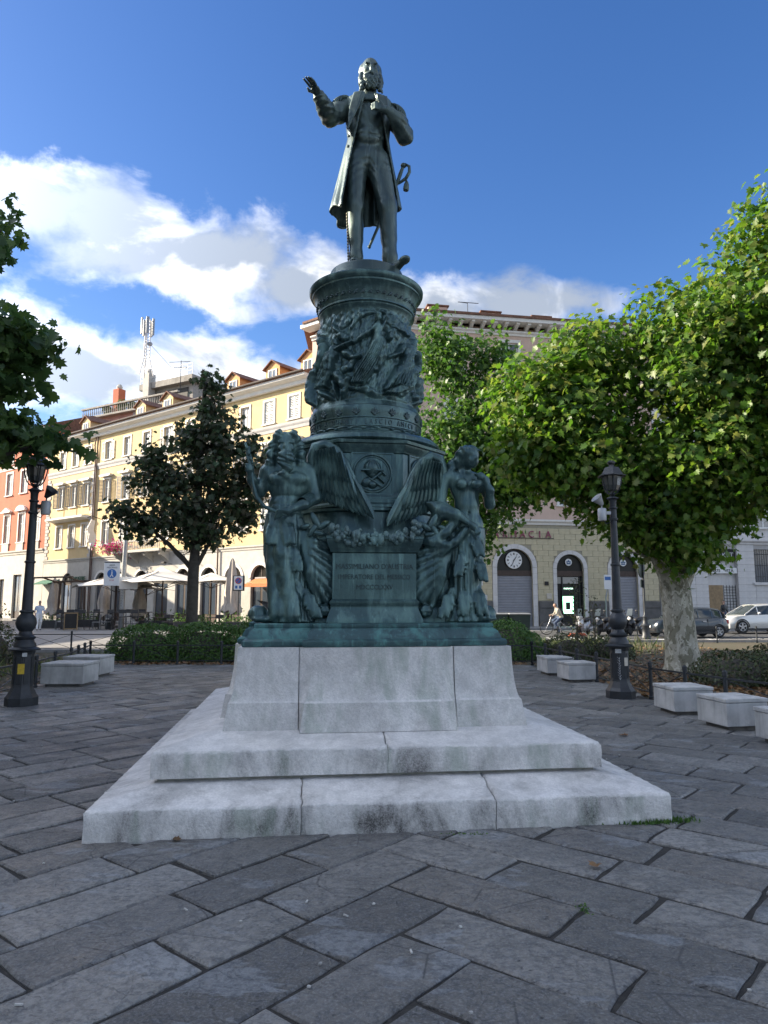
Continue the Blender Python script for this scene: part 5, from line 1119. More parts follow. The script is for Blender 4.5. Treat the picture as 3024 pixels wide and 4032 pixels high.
hedge('shrub', 'dark brownish shrub beside the plane tree trunk at the right', (7.1, 14.6), [(0, 0, .85, .8, .62), (1.1, .1, .9, .8, .78), (2.1, -.3, .8, .8, .72), (.9, -.9, .8, .6, .45)], 7000, .085, M_SHRUB, 'shrub')
hedge('shrub', 'low dark shrub behind the right lamp', (6.0, 21.0), [(-.6, 0, .8, .6, .7), (.5, .1, .8, .6, .62)], 3000, .09, M_SHRUB, 'shrub')
hedge('shrub', 'dark shrub at the left picture edge behind the lamp', (-10.7, 19.4), [(0, 0, .8, .8, 1.1), (-.9, .2, .9, .8, 1.25)], 3000, .10, M_SHRUB, 'shrub')
hedge('shrub', 'low dark bush in the left bed near the railing', (-9.0, 15.2), [(0, 0, .8, .7, .5), (-1.0, .4, .8, .7, .6)], 1800, .09, M_SHRUB, 'shrub')
# thin sapling stems in the right bed
def sapling(label, x, y, h, n):
    t = thing('sapling', label, 'sapling', (x, y, 0), 0, 'saplings in the right bed')
    b = MB()
    for k in range(3): b.tube([(0, 0, -.02), (random.uniform(-.08, .08), 0, h*.5), (random.uniform(-.22, .22), random.uniform(-.1, .1), h*random.uniform(.75, 1))], [.018, .012, .005], 5)
    b.build('stem', M_BARK, t); P = np.stack([RNG.normal(0, .13, n), RNG.normal(0, .10, n), h*(.3+.7*RNG.random(n))], 1)
    scatter('foliage', LEAF_SM, P, RNG.normal(size=(n, 3))+np.array([0, -.3, .6]), .10*RNG.uniform(.6, 1.2, n), RNG.random(n), M_SHRUB, t)
sapling('thin leafy sapling in front of the pharmacy doorway', 6.45, 24.0, 2.45, 150); sapling('thin leafy sapling between the scooters and the lamp', 7.2, 24.6, 1.9, 80); sapling('bare twiggy sapling at the left picture edge', -8.4, 15.6, 1.6, 90)
# grass tufts, leaf litter, weeds: uncountable
def blades(name, label, spots, n, h, m):
    P = []; F = []; T = []
    for cx, cy, rx, ry in spots:
        for _ in range(n):
            x = cx+random.gauss(0, rx); y = cy+random.gauss(0, ry); a = random.uniform(0, PI); w = .010; hh = h*random.uniform(.5, 1.2); lx, ly = random.gauss(0, .25)*hh, random.gauss(0, .25)*hh; b = len(P)
            P += [(x-w*math.cos(a), y-w*math.sin(a), 0), (x+w*math.cos(a), y+w*math.sin(a), 0), (x+lx*.4, y+ly*.4, hh*.6), (x+lx, y+ly, hh)]; F += [(b, b+1, b+2), (b+2, b+1, b+3)]; T += [random.random()]*4
    me = np_mesh(name, P, F); vtint(me, T); return tag(link(name, me, m), label, None, None, 'stuff')
blades('grass', 'tufts of long grass in the right bed', [(4.6, 21.5, .35, .4), (5.4, 22.6, .6, .6), (4.9, 25, .8, .8), (7.5, 26, 1.2, .8), (6.6, 23.5, 1.0, .8)], 420, .42, M_GRASS)
blades('grass', 'thin grass in the left bed', [(-8.6, 17.5, .5, 1.5), (-8.3, 20.5, .4, 1.0), (-9.0, 13.5, .8, 1.0)], 420, .26, M_GRASS)
blades('weeds', 'small green weeds at the right corner of the lowest step', [(2.10, 5.52, .10, .03), (1.93, 5.47, .12, .02)], 260, .035, M_HEDGE)
blades('weeds', 'small green weeds in the paving joints', [(1.05, 3.98, .02, .04), (1.25, 2.85, .05, .02), (.62, 5.22, .10, .012)], 34, .012, M_HEDGE)
def litter(name, label, polys, n, size, z):
    P = []
    while len(P) < n:
        x0, x1, y0, y1, f = polys[random.randrange(len(polys))]; x, y = random.uniform(x0, x1), random.uniform(y0, y1)
        if not f or not inside((x, y), PLAZA): P.append((x, y, z+random.uniform(0, .02)))
    P = np.array(P); k = len(P); nn = RNG.normal(size=(k, 3))*.35+np.array([0, 0, 1.0]); return tag(scatter(name, LEAF_BIG, P, nn, size*RNG.uniform(.6, 1.2, k), RNG.random(k), M_LITTER, None), label, None, None, 'stuff')
litter('leaf_litter', 'brown fallen leaves covering the right bed', [(4, 9, 9, 19, 1), (4, 8, 9, 15, 1), (4, 12, 14, 28, 1)], 5200, .105, .0)
litter('leaf_litter', 'brown fallen leaves under the back hedge', [(-7.6, 3.8, 19.0, 19.9, 0)], 700, .10, .0)
litter('leaf_litter', 'brown fallen leaves in the left bed', [(-11, -6.8, 9.5, 22, 1)], 700, .10, .0)
for lb, x, y, s, a in (('curled brown fallen leaf on the paving in front of the steps', 1.30, 4.60, .085, .5), ('brown fallen leaf against the left end of the lowest step', -1.42, 5.06, .075, .9), ('yellow fallen leaf on the paving right of the steps', 2.93, 8.9, .11, .2), ('brown fallen leaf beside the plinth at the far right', 1.98, 11.6, .10, .4)):
    T, Fc = LEAF_BIG; V = T*s; V[:, 2] = np.abs(V[:, 2])*1.6+.004+.02*(V[:, 0]/s)**2; c, sn = math.cos(a*5), math.sin(a*5)
    me = np_mesh('fallen_leaf', np.stack([V[:, 0]*c-V[:, 1]*sn, V[:, 0]*sn+V[:, 1]*c, V[:, 2]], 1), Fc); vtint(me, [a]*len(V)); o = link('fallen_leaf', me, M_LITTER); o.location = (x, y, .008); tag(o, lb, 'leaf', 'single fallen leaves')
# ---------------------------------------------------------------- buildings
M_YEL = mat('yellow_plaster', (.58, .44, .235), .9, var=.14, scale=.7, bump=.1, bscale=30, streak=.18)
M_YEL2 = mat('pale_yellow_stone', (.52, .46, .31), .9, var=.16, scale=1.4, bump=.15, bscale=25)
M_YELJ = mat('yellow_stone_joint', (.34, .31, .23), .95, var=.2, scale=4)
M_RED = mat('red_plaster', (.43, .125, .065), .9, var=.15, scale=.9, streak=.15)
M_PINK = mat('pink_plaster', (.56, .41, .33), .9, var=.12, scale=.8, streak=.15)
M_ROSE = mat('faded_red_render', (.36, .19, .15), .9, var=.25, scale=1.2, streak=.3)
M_GREYST = mat('weathered_concrete', (.30, .285, .26), .9, var=.3, scale=1.5, streak=.3)
M_ORNG = mat('orange_plaster', (.62, .34, .15), .9, var=.12, scale=1)
M_LILAC = mat('grey_render', (.36, .34, .35), .9, var=.15, scale=.8, streak=.2)
M_STONE = mat('pale_stone', (.46, .44, .40), .85, var=.16, scale=1.6, bump=.15, bscale=25, streak=.2)
M_WSTONE = mat('white_stone', (.60, .58, .56), .85, var=.12, scale=1.6, bump=.12, bscale=25, streak=.2)
M_TRIM = mat('white_trim', (.66, .64, .60), .8, var=.1, scale=3)
M_TRIMG = mat('grey_trim', (.40, .385, .37), .85, var=.15, scale=3)
M_DADO = mat('grey_dado', (.125, .12, .115), .85, var=.3, scale=3, bump=.2)
M_ROOF = mat('roof_tile', (.20, .10, .065), .9, var=.45, scale=5, bump=.6, bscale=9)
M_EAVE = mat('dark_eave', (.10, .08, .07), .85, var=.3, scale=4)
M_FRAME = mat('white_window_frame', (.70, .70, .68), .6, var=.08, scale=5)
M_SHUT = mat('white_shutter', (.66, .66, .63), .7, var=.1, scale=6)
M_SHUTG = mat('grey_shutter', (.20, .20, .19), .7, var=.2, scale=6)
M_PANE = glass_mat('window_glass', (.05, .065, .085), .06)
M_FAN = glass_mat('dark_fanlight', (.016, .014, .012), .3)
M_FAN.node_tree.nodes['Principled BSDF'].inputs['Specular IOR Level'].default_value = .25
M_CURT = glass_mat('curtained_glass', (.30, .29, .27), .25)
M_WOOD = mat('dark_wood', (.055, .030, .020), .55, var=.4, scale=6)
M_WOODL = mat('light_wood', (.30, .20, .10), .6, var=.3, scale=6)
M_DARK = mat('shop_interior', (.018, .017, .016), .7, var=.3, scale=3)
M_ROLL = mat('roller_shutter', (.27, .275, .295), .5, .3, .12, 3)
M_PIPE = mat('downpipe', (.11, .065, .05), .5, .2, .3, 5)
M_IRONW = mat('wall_iron', (.03, .03, .032), .6, .2)

def wall_mb(W, z0, H, ops, depth=.28, seg=10):
    """front wall at y=0 from z0 to H with rectangular or arched openings (x0,x1,za,zb,arch) and their reveals"""
    b = MB(); xs = sorted({0., W}|{o[0] for o in ops}|{o[1] for o in ops}); zs = sorted({z0, H}|{max(z0, o[2]) for o in ops}|{o[3] for o in ops})
    for i in range(len(xs)-1):
        for j in range(len(zs)-1):
            cx, cz = (xs[i]+xs[i+1])/2, (zs[j]+zs[j+1])/2
            if any(o[0] < cx < o[1] and o[2] < cz < o[3] for o in ops): continue
            b.add([(xs[i], 0, zs[j]), (xs[i+1], 0, zs[j]), (xs[i+1], 0, zs[j+1]), (xs[i], 0, zs[j+1])], [(0, 1, 2, 3)])
    for o in ops:
        x0, x1, za, zb = o[:4]; za = max(z0, za); arch = len(o) > 4 and o[4]
        if arch:
            r = (x1-x0)/2; cx = (x0+x1)/2; zc = zb-r; arc = [(cx-r*math.cos(PI*k/seg), zc+r*math.sin(PI*k/seg)) for k in range(seg+1)]
            for k in range(seg):
                (ax, az_), (bx, bz) = arc[k], arc[k+1]; b.add([(ax, 0, az_), (bx, 0, bz), (bx, 0, zb), (ax, 0, zb)], [(0, 1, 2, 3)])
                b.add([(ax, 0, az_), (bx, 0, bz), (bx, depth, bz), (ax, depth, az_)], [(0, 1, 2, 3)])
            zt = zc
        else: zt = zb; b.add([(x0, 0, zb), (x1, 0, zb), (x1, depth, zb), (x0, depth, zb)], [(0, 1, 2, 3)])
        for x in (x0, x1): b.add([(x, 0, za), (x, depth, za), (x, depth, zt), (x, 0, zt)], [(0, 1, 2, 3)])
        b.add([(x0, 0, za), (x1, 0, za), (x1, depth, za), (x0, depth, za)], [(0, 1, 2, 3)])
    return b
_wcache = {}
def cached(key, make):
    if key not in _wcache: _wcache[key] = make()
    return _wcache[key]
def louvre(w, h):
    b = MB(); f = .06; b.box(0, f, -.02, .02, 0, h); b.box(w-f, w, -.02, .02, 0, h); b.box(f, w-f, -.02, .02, 0, f); b.box(f, w-f, -.02, .02, h-f, h); b.box(f, w-f, -.02, .02, h*.48, h*.48+f)
    n = int(h/.13)
    for i in range(n): z = f+(h-2*f)*(i+.5)/n; b.add([(f, -.014, z-.045), (w-f, -.014, z-.045), (w-f, .010, z+.02), (f, .010, z+.02)], [(0, 1, 2, 3)])
    return b.mesh('shutter')
def window(bld, x, z0, z1, w=1.0, surround=.16, style='open', hood=None, sill=True, trim=None, pane=None, shut=None, M0=None, d=.14):
    """window part: stone surround, with frame, panes, shutters, sill and hood as its pieces"""
    h = z1-z0; trim = trim or M_TRIM; shut = shut or M_SHUT
    def sur():
        b = MB(); s = surround
        b.box(-w/2-s, -w/2, -.05, .02, 0, h); b.box(w/2, w/2+s, -.05, .02, 0, h); b.box(-w/2-s, w/2+s, -.055, .02, h+.001, h+s); return b.mesh('window')
    o = link('window', cached(('s', w, h, surround, trim.name), sur), trim, bld); o.matrix_local = (M0 or Matrix()) @ Matrix.Translation((x, 0, z0))
    def fr():
        b = MB(); f = .07
        for a, c, e, g in ((-w/2, -w/2+f, 0, h), (w/2-f, w/2, 0, h), (-.04, .04, f, h-f), (-w/2+f, w/2-f, 0, f), (-w/2+f, w/2-f, h-f, h)): b.box(a, c, d-.03, d+.03, e, g)
        for sx in (-1, 1): a, c = sorted((sx*.041, sx*(w/2-f-.001))); b.box(a, c, d-.02, d+.02, h*.64, h*.64+.05)
        return b.mesh('frame')
    link('frame', cached(('f', w, h, d), fr), M_FRAME, o)
    for sx in (-1, 1):
        q = link('pane', cached(('p', w, h, sx, d, (pane or M_CURT).name), lambda: MB().box(min(sx*.02, sx*(w/2-.02)), max(sx*.02, sx*(w/2-.02)), d+.005, d+.02, .03, h-.03).mesh('pane')), None, o); 
        if not q.data.materials: q.data.materials.append(pane or M_CURT)
    if sill: link('sill', cached(('sl', w, surround, trim.name), lambda: MB().box(-w/2-surround-.06, w/2+surround+.06, -.14, .03, -.10, -.002).mesh('sill')), trim, o)
    sm = cached(('sh', w, h, shut.name), lambda: louvre(w/2-.02, h-.04))
    if style == 'closed':
        for sx in (-1, 1):
            q = link('shutter', sm, shut, o); q.location = (-w/2+.01 if sx < 0 else .01, .03, .02)
    elif style == 'open':
        for sx in (-1, 1):
            q = link('shutter', sm, shut, o)
            q.matrix_local = Matrix.Translation((sx*(w/2+.02), -.075, .02)) @ (Matrix.Rotation(0, 4, 'Z') if sx > 0 else Matrix.Rotation(PI, 4, 'Z'))
    elif style == 'ajar':
        for sx in (-1, 1):
            q = link('shutter', sm, shut, o); q.matrix_local = Matrix.Translation((sx*(w/2+.01), -.07, .02)) @ Matrix.Rotation(-.45 if sx > 0 else PI+.45, 4, 'Z')
    if hood == 'flat': b = cached(('hf', w, trim.name), lambda: MB().prism([(-w/2-.4, .30), (-w/2-.4, .42), (w/2+.4, .42), (w/2+.4, .30), (w/2+.25, .22), (-w/2-.25, .22)], -.35, .0, 'y').mesh('hood')); q = link('hood', b, trim, o); q.location = (0, 0, h)
    if hood in ('tri', 'arc'):
        P = [(-w/2-.35, .42), (w/2+.35, .42), (0, .85)] if hood == 'tri' else [(-w/2-.35, .42)]+[((w/2+.35)*-math.cos(PI*k/8), .42+.45*math.sin(PI*k/8)) for k in range(1, 8)]+[(w/2+.35, .42)]
        if hood == 'arc': P = [P[0]]+P[1:]
        b = cached((hood, w, trim.name), lambda: MB().prism(P, -.28, .0, 'y').box(-w/2-.4, w/2+.4, -.32, .0, .28, .415).mesh('hood')); q = link('hood', b, trim, o); q.location = (0, 0, h)
    return o
def door(bld, x0, x1, zb, arch=True, m=None, fan=True, y=.22, M0=None):
    """shop door or arched shopfront: leaves, transom and fanlight"""
    w = x1-x0; r = w/2; zt = zb-r if arch else zb
    o = MB().box(-r, -.01, y, y+.05, 0, zt-.12).box(.01, r, y, y+.05, 0, zt-.12).build('door', m or M_WOOD, bld); o.matrix_local = (M0 or Matrix()) @ Matrix.Translation(((x0+x1)/2, 0, .1))
    for sx in (-1, 1): MB().box(min(sx*.12, sx*(r-.12)), max(sx*.12, sx*(r-.12)), y-.02, y-.002, .7, zt-.30).build('pane', M_PANE, o)
    MB().box(-r, r, y-.04, y+.06, zt-.119, zt-.001).build('transom', m or M_WOOD, o)
    if arch and fan:
        P = [(-r, zt-.1)]+[(-r*math.cos(PI*k/12), zt-.1+r*math.sin(PI*k/12)) for k in range(1, 12)]+[(r, zt-.1)]
        MB().prism(P, y, y+.03, 'y').build('fanlight', M_FAN, o)
        MB().box(-.03, .03, y-.03, y-.001, zt-.1, zt-.12+r).build('fanlight_bar', m or M_WOOD, o)
    return o
def shell(bld, W, H, D, wallm, roofm, over=.6, pitch=.45, z0=0, roofname='roof'):
    """side and back walls, eaves and pitched roof"""
    MB().box(.02, W-.02, .30, D, z0, H).build('body', wallm, bld)
    b = MB().loft([[(-.05, -over, H), (W+.05, -over, H), (W+.05, D+over, H), (-.05, D+over, H)], [(-.05, -over, H+.10), (W+.05, -over, H+.10), (W+.05, D+over, H+.10), (-.05, D+over, H+.10)], [(-.05, D/2-.2, H+.1+D/2*pitch), (W+.05, D/2-.2, H+.1+D/2*pitch), (W+.05, D/2+.2, H+.1+D/2*pitch), (-.05, D/2+.2, H+.1+D/2*pitch)]])
    return b.build(roofname, roofm, bld)
def dormer(bld, x, y, z, m, w=1.5, h=1.9, L=4.0):
    b = MB().prism([(-w/2, 0), (w/2, 0), (w/2, h*.72), (0, h), (-w/2, h*.72)], 0, L, 'y'); o = b.build('dormer', m, bld); o.location = (x, y, z)
    MB().box(-.36, .36, -.03, -.001, .30, 1.15).build('pane', M_PANE, o)
    f = MB(); 
    for a, c, e, g in ((-.48, -.36, .2, 1.25), (.36, .48, .2, 1.25), (-.359, .359, 1.151, 1.25), (-.359, .359, .2, .299), (-.03, .03, .301, 1.149)): f.box(a, c, -.06, .0, e, g)
    f.build('frame', M_TRIM, o)
    r = MB(); 
    for sx in (-1, 1): r.loft([[(0, -.2, h+.02), (sx*(w/2+.22), -.2, h*.72-.1), (sx*(w/2+.22), -.2, h*.72-.02), (0, -.2, h+.10)], [(0, L, h+.02), (sx*(w/2+.22), L, h*.72-.1), (sx*(w/2+.22), L, h*.72-.02), (0, L, h+.10)]])
    r.build('roof', M_ROOF, o)
def cornice(bld, W, z0, z1, out, m, x0=0.0, name='cornice', M0=None):
    o = MB().prism([(0.0, z0), (-out*.35, z0), (-out*.45, z0+(z1-z0)*.4), (-out*.8, z0+(z1-z0)*.55), (-out, z0+(z1-z0)*.7), (-out, z1), (0.0, z1)], x0, W, 'x').build(name, m, bld)
    if M0: o.matrix_local = M0
    return o
def Lhouse(name, label, s0, s1, grp='houses along the square'):
    p = onL(s0); t = thing(name, label, 'building', (p[0], p[1], 0), math.atan2(-LDIR.y, -LDIR.x), grp); return t, s0-s1

# --- yellow house, right part: s 32.1 .. 4.6
B, WB = Lhouse('yellow_house', 'long yellow plastered house with white shutters and dormers behind the cafe', 32.1, 4.6)
bays = [30.2, 27.2, 24.25, 21.2, 18.2, 15.15, 11.5, 8.85, 6.26]; X = [32.1-s for s in bays]
gops = [(x-.95, x+.95, 0, 4.4, True) for x in [1.7, 4.6, 7.9, 10.7, 13.6, 16.8, 19.7, 22.6, 25.4]]
ups = [(x-.5, x+.5, a, b) for x in X for a, b in ((6.95, 9.05), (10.85, 12.95), (14.80, 16.5))]
wall_mb(WB, 0, 5.7, gops).build('ground_floor_wall', M_STONE, B); wall_mb(WB, 5.7, 17.2, ups).build('wall', M_YEL, B)
cornice(B, WB, 5.55, 5.85, .14, M_STONE, name='string_course'); cornice(B, WB, 14.05, 14.6, .12, M_TRIMG, name='string_course'); cornice(B, WB, 17.15, 17.75, .75, M_TRIM)
shell(B, WB, 17.75, 9, M_YEL, M_ROOF, .85)
MB().tube([(0, -.92, 17.86), (WB, -.92, 17.86)], .07, 6).build('gutter', M_EAVE, B)
for i, x in enumerate(X):
    window(B, x, 14.80, 16.5, 1.0, .16, ('closed' if i > 6 else 'open' if i in (0, 3) else 'none')); window(B, x, 10.85, 12.95, 1.0, .16, 'ajar', 'flat', shut=M_SHUTG if i == 0 else M_SHUT); window(B, x, 6.95, 9.05, 1.0, .16, 'closed' if i % 3 == 1 else 'none', 'flat' if i > 3 else None)
for i, g_ in enumerate(gops):
    door(B, g_[0], g_[1], g_[3], True, M_WOOD); P = [(-1.18*math.cos(PI*k/12)+(g_[0]+g_[1])/2, 3.45+1.18*math.sin(PI*k/12)) for k in range(13)]; P2 = [(-.952*math.cos(PI*k/12)+(g_[0]+g_[1])/2, 3.45+.952*math.sin(PI*k/12)) for k in range(12, -1, -1)]
    MB().loft([[(x, -.05, z) for x, z in P+P2], [(x, .01, z) for x, z in P+P2]]).build('arch_moulding', M_TRIM, B)
for s in (26.3, 22.3, 13.7, 9.2, 5.5): dormer(B, 32.1-s, .6, 17.95, M_ORNG if s < 14 else M_YEL)
for x in (.15, 18.0): MB().tube([(x, -.12, 17.2), (x-.0, -.14, 15.2), (x, -.14, .2)], .06, 6).build('downpipe', M_PIPE, B)
# balcony with turned balusters
bx0, bx1 = 32.1-27.2, 32.1-20.2
bal = MB().cbox(bx0, bx1, -1.15, 0, 5.86, 6.08, .02).build('balcony', M_STONE, B)
for x in [bx0+.3+(bx1-bx0-.6)*k/3 for k in range(4)]: MB().prism([(0, 5.0), (0, 5.85), (-1.0, 5.85), (-.9, 5.6), (-.3, 5.3)], x-.12, x+.12, 'x').build('bracket', M_STONE, bal)
MB().box(bx0+.02, bx1-.02, -1.13, -1.0, 6.80, 6.92).build('handrail', M_STONE, bal)
bm2_ = None
bm_ = MB().lathe([(.045, 0), (.03, .05), (.06, .22), (.03, .50), (.045, .70)], 6).mesh('baluster', 40)
for k in range(30):
    o = link('baluster', bm_, M_STONE, bal); o.location = (bx0+.12+(bx1-bx0-.24)*k/29, -1.06, 6.085)
# --- yellow house, left part with quoins: s 41 .. 32.1
A, WA = Lhouse('yellow_house', 'yellow plastered house with grey corner stones and open grey shutters beside the red house', 41.0, 32.15)
XA = [41-38.35, 41-36.0, 41-33.7]
ga = [(1.7, 3.0, 0, 3.4), (3.7, 5.6, 0, 4.5, True), (6.4, 7.7, 0, 3.4)]
wall_mb(WA, 0, 5.7, ga).build('ground_floor_wall', M_STONE, A); wall_mb(WA, 5.7, 17.2, [(x-.5, x+.5, a, b) for x in XA for a, b in ((6.95, 9.05), (10.85, 12.95), (14.80, 16.5))]).build('wall', M_YEL, A)
cornice(A, WA, 5.55, 5.85, .14, M_STONE, name='string_course'); cornice(A, WA, 14.05, 14.6, .12, M_TRIMG, name='string_course'); cornice(A, WA, 17.15, 17.75, .75, M_TRIM); shell(A, WA, 17.75, 9, M_YEL, M_ROOF, .85)
MB().tube([(0, -.92, 17.86), (WA, -.92, 17.86)], .07, 6).build('gutter', M_EAVE, A)
MB().prism([(0, 9.45), (-.3, 9.55), (-.85, 9.62), (-.85, 9.80), (0, 9.80)], 1.4, WA-.7, 'x').build('ledge', M_TRIM, A)
for x in XA:
    window(A, x, 14.80, 16.5, 1.0, .16, 'none'); window(A, x, 10.85, 12.95, 1.0, .16, 'ajar', 'flat', shut=M_SHUTG); window(A, x, 6.95, 9.05, 1.0, .16, 'none')
    MB().box(x-.75, x+.75, -.05, .0, 9.95, 10.60).build('apron_panel', M_YEL, A)
for k in range(24):
    for x0, x1 in ((0.01, .55 if k % 2 else .8), (WA-(.55 if k % 2 else .8), WA-.01)): MB().cbox(x0, x1, -.06, .01, 5.9+k*.335, 5.9+k*.335+.315, .02).build('quoin', M_TRIMG, A)
for g_ in ga: door(A, g_[0], g_[1], g_[3], len(g_) > 4, M_WOOD)
MB().tube([(WA-.1, -.12, 17.2), (WA-.25, -.14, 16.4), (WA-.05, -.14, 15.4), (WA-.05, -.14, .2)], .06, 6).build('downpipe', M_PIPE, A)
dormer(A, 5.5, .6, 17.95, M_YEL)
# --- red house further left, s 51.8 .. 41.05
Rd, WR = Lhouse('red_house', 'brick red plastered house with pedimented white windows at the far left', 51.8, 41.05)
XR = [51.8-49.4, 51.8-46.15, 51.8-42.9]
gr_ = [(1.4, 2.6, 0, 4.2), (4.6, 6.4, 0, 4.6), (8.0, 9.2, 0, 4.2)]
wall_mb(WR, 0, 6.9, gr_).build('ground_floor_wall', M_STONE, Rd); wall_mb(WR, 6.9, 18.9, [(x-.65, x+.65, a, b) for x in XR for a, b in ((8.0, 11.0), (13.2, 15.6), (16.6, 18.2))]).build('wall', M_RED, Rd)
cornice(Rd, WR, 6.7, 7.1, .2, M_STONE, name='string_course'); cornice(Rd, WR, 16.0, 16.3, .12, M_TRIM, name='string_course'); cornice(Rd, WR, 18.85, 19.5, .8, M_STONE); shell(Rd, WR, 19.5, 9, M_RED, M_ROOF, .9)
for i, x in enumerate(XR): window(Rd, x, 8.0, 11.0, 1.3, .18, 'none', ('tri', 'arc', 'tri')[i]); window(Rd, x, 13.2, 15.6, 1.3, .18, 'none'); window(Rd, x, 16.6, 18.2, 1.1, .14, 'none'); MB().box(x-.75, x+.75, -.10, .0, 7.11, 7.88).build('apron_panel', M_STONE, Rd)
for g_ in gr_: door(Rd, g_[0], g_[1], g_[3], False, M_WOOD)
Cm, WC = Lhouse('cream_house', 'cream house beyond the red one at the left picture edge', 66.0, 51.9)
wall_mb(WC, 0, 17.5, [(x-.6, x+.6, a, a+2.2) for x in (2.5, 5.5, 8.5, 11.6) for a in (2, 7, 11, 14.5)]).build('wall', M_YEL2, Cm); shell(Cm, WC, 17.5, 9, M_YEL2, M_ROOF)
for x in (2.5, 5.5, 8.5, 11.6):
    for a in (2, 7, 11, 14.5): window(Cm, x, a, a+2.2, 1.2, .16, 'none')

# --- corner building: pharmacy facade (t 0..20.85) and lit side face
C = thing('pharmacy_building', 'tall pink corner building with pale yellow stone ground floor of arches and modillion cornice', 'building', (CORNER.x, CORNER.y, 0), math.atan2(RDIR.y, RDIR.x), 'houses along the square'); WCn = 20.85
arcs = [(1.45, 3.35, 4.94, 5.16), (5.45, 7.45, 4.94, 5.16), (9.15, 11.65, 5.27, 5.56), (13.36, 15.32, 4.94, 5.18), (17.32, 19.28, 4.94, 5.18)]
UPZ = ((8.3, 10.7), (12.9, 15.2), (17.5, 19.65)); XC = [2.4, 6.45, 10.4, 14.35, 18.3]
wall_mb(WCn, 0, 7.0, [(a, b, 0, c, True) for a, b, c, d in arcs], .35, 14).build('ground_floor_wall', M_YELJ, C)
wall_mb(WCn, 7.0, 20.2, [(x-.6, x+.6, a, b) for x in XC for a, b in UPZ]).build('wall', M_PINK, C)
cornice(C, WCn, 6.9, 7.25, .25, M_TRIM, name='string_course'); cornice(C, WCn, 11.7, 11.95, .15, M_TRIM, name='string_course'); cornice(C, WCn, 20.15, 20.45, .25, M_TRIM, name='frieze_band')
MB().box(-.40, WCn+.1, -.95, 0, 20.85, 21.10).build('cornice', M_TRIM, C)
mdl = MB().prism([(0, 20.46), (0, 20.848), (-.8, 20.848), (-.8, 20.72), (-.35, 20.6)], -.11, .11, 'x').mesh('modillion')
for k in range(26): o = link('modillion', mdl, M_TRIM, C); o.location = (.4+k*.8, 0, 0)
for x in XC:
    for a, b in UPZ: window(C, x, a, b, 1.2, .22, 'none', 'flat' if a < 9 else None, pane=M_PANE)
LM = Matrix.Rotation(math.atan2(-LDIR.y, -LDIR.x)-math.atan2(RDIR.y, RDIR.x), 4, 'Z')     # side face frame: x runs towards the corner
SM = LM @ Matrix.Translation((-4.55, 0, 0))
o = wall_mb(4.55, 0, 20.2, [(1.6, 2.8, a, b) for a, b in UPZ]).build('side_wall', M_PINK, C); o.matrix_local = SM
for a, b in UPZ: window(C, 2.2, a, b, 1.2, .22, 'none', M0=SM)
cornice(C, 4.55, 20.15, 20.45, .25, M_TRIM, M0=SM, name='frieze_band'); o = MB().box(-.3, 4.55, -.95, 0, 20.852, 21.102).build('cornice', M_TRIM, C); o.matrix_local = SM
MB().prism([(.0, .36), (WCn, .36), (WCn, 10), (-2.4, 10), (-2.9, 3.5)], 0, 20.84).build('body', M_PINK, C)
MB().loft([[(-.46, -1.05, 21.105), (WCn, -1.05, 21.105), (WCn, 11, 21.105), (-2.6, 11, 21.105), (-3.85, 2.64, 21.105)], [(-.46, -1.05, 21.26), (WCn, -1.05, 21.26), (WCn, 11, 21.26), (-2.6, 11, 21.26), (-3.85, 2.64, 21.26)], [(2, 5, 22.1), (WCn, 5, 22.1), (WCn, 6, 22.1), (0, 6, 22.1), (.8, 5.5, 22.1)]]).build('roof', M_ROOF, C)
for x, y in ((5.5, .8), (9.5, 1.2), (13.4, 1.4)):
    o = MB().cbox(x-.7, x+.7, y, y+.8, 21.2, 22.3, .03).build('chimney', M_PINK, C); MB().cbox(x-.8, x+.8, y-.1, y+.9, 22.301, 22.42, .02).build('cap', M_ROOF, o)
MB().tube([(7.6, .6, 21.3), (7.6, .6, 22.6), (6.9, .6, 22.65), (8.4, .6, 22.65)], .025, 4).build('antenna', M_IRONW, C)
cube = MB().cbox(-.5, .5, -.5, .5, -.5, .5, .04).mesh('ashlar_block'); cube2 = cube.copy()
def ablock(x0, x1, z0, z1):
    if x1-x0 < .12: return
    o = link('ashlar_block', cube, M_YEL2, C); o.location = ((x0+x1)/2, -.012, (z0+z1)/2); o.scale = (x1-x0-.02, .05, z1-z0-.02)
nb = 0
for r_ in range(13):       # coursed blocks, trimmed where an arch ring cuts the course
    z0 = 1.80+r_*.375; z1 = z0+.375; zm = z0+.05; spans = [(0.02, WCn-.02)]
    for a, b, c, d in arcs:
        w = (b-a)/2; ring = d-c; R2 = w+ring+.04; cx = (a+b)/2; zc = c-w
        if zm < zc: hw = R2
        elif zm-zc < R2: hw = math.sqrt(R2*R2-(zm-zc)**2)
        else: continue
        ns = []
        for s0, s1 in spans:
            if cx-hw > s0: ns.append((s0, min(s1, cx-hw)))
            if cx+hw < s1: ns.append((max(s0, cx+hw), s1))
        spans = [s for s in ns if s[1]-s[0] > .1]
    for s0, s1 in spans:
        x = math.floor(s0/.80)*.80+(.40 if r_ % 2 else 0)
        while x < s1:
            ablock(max(s0, x), min(s1, x+.80), z0, z1); nb += 1; x += .80
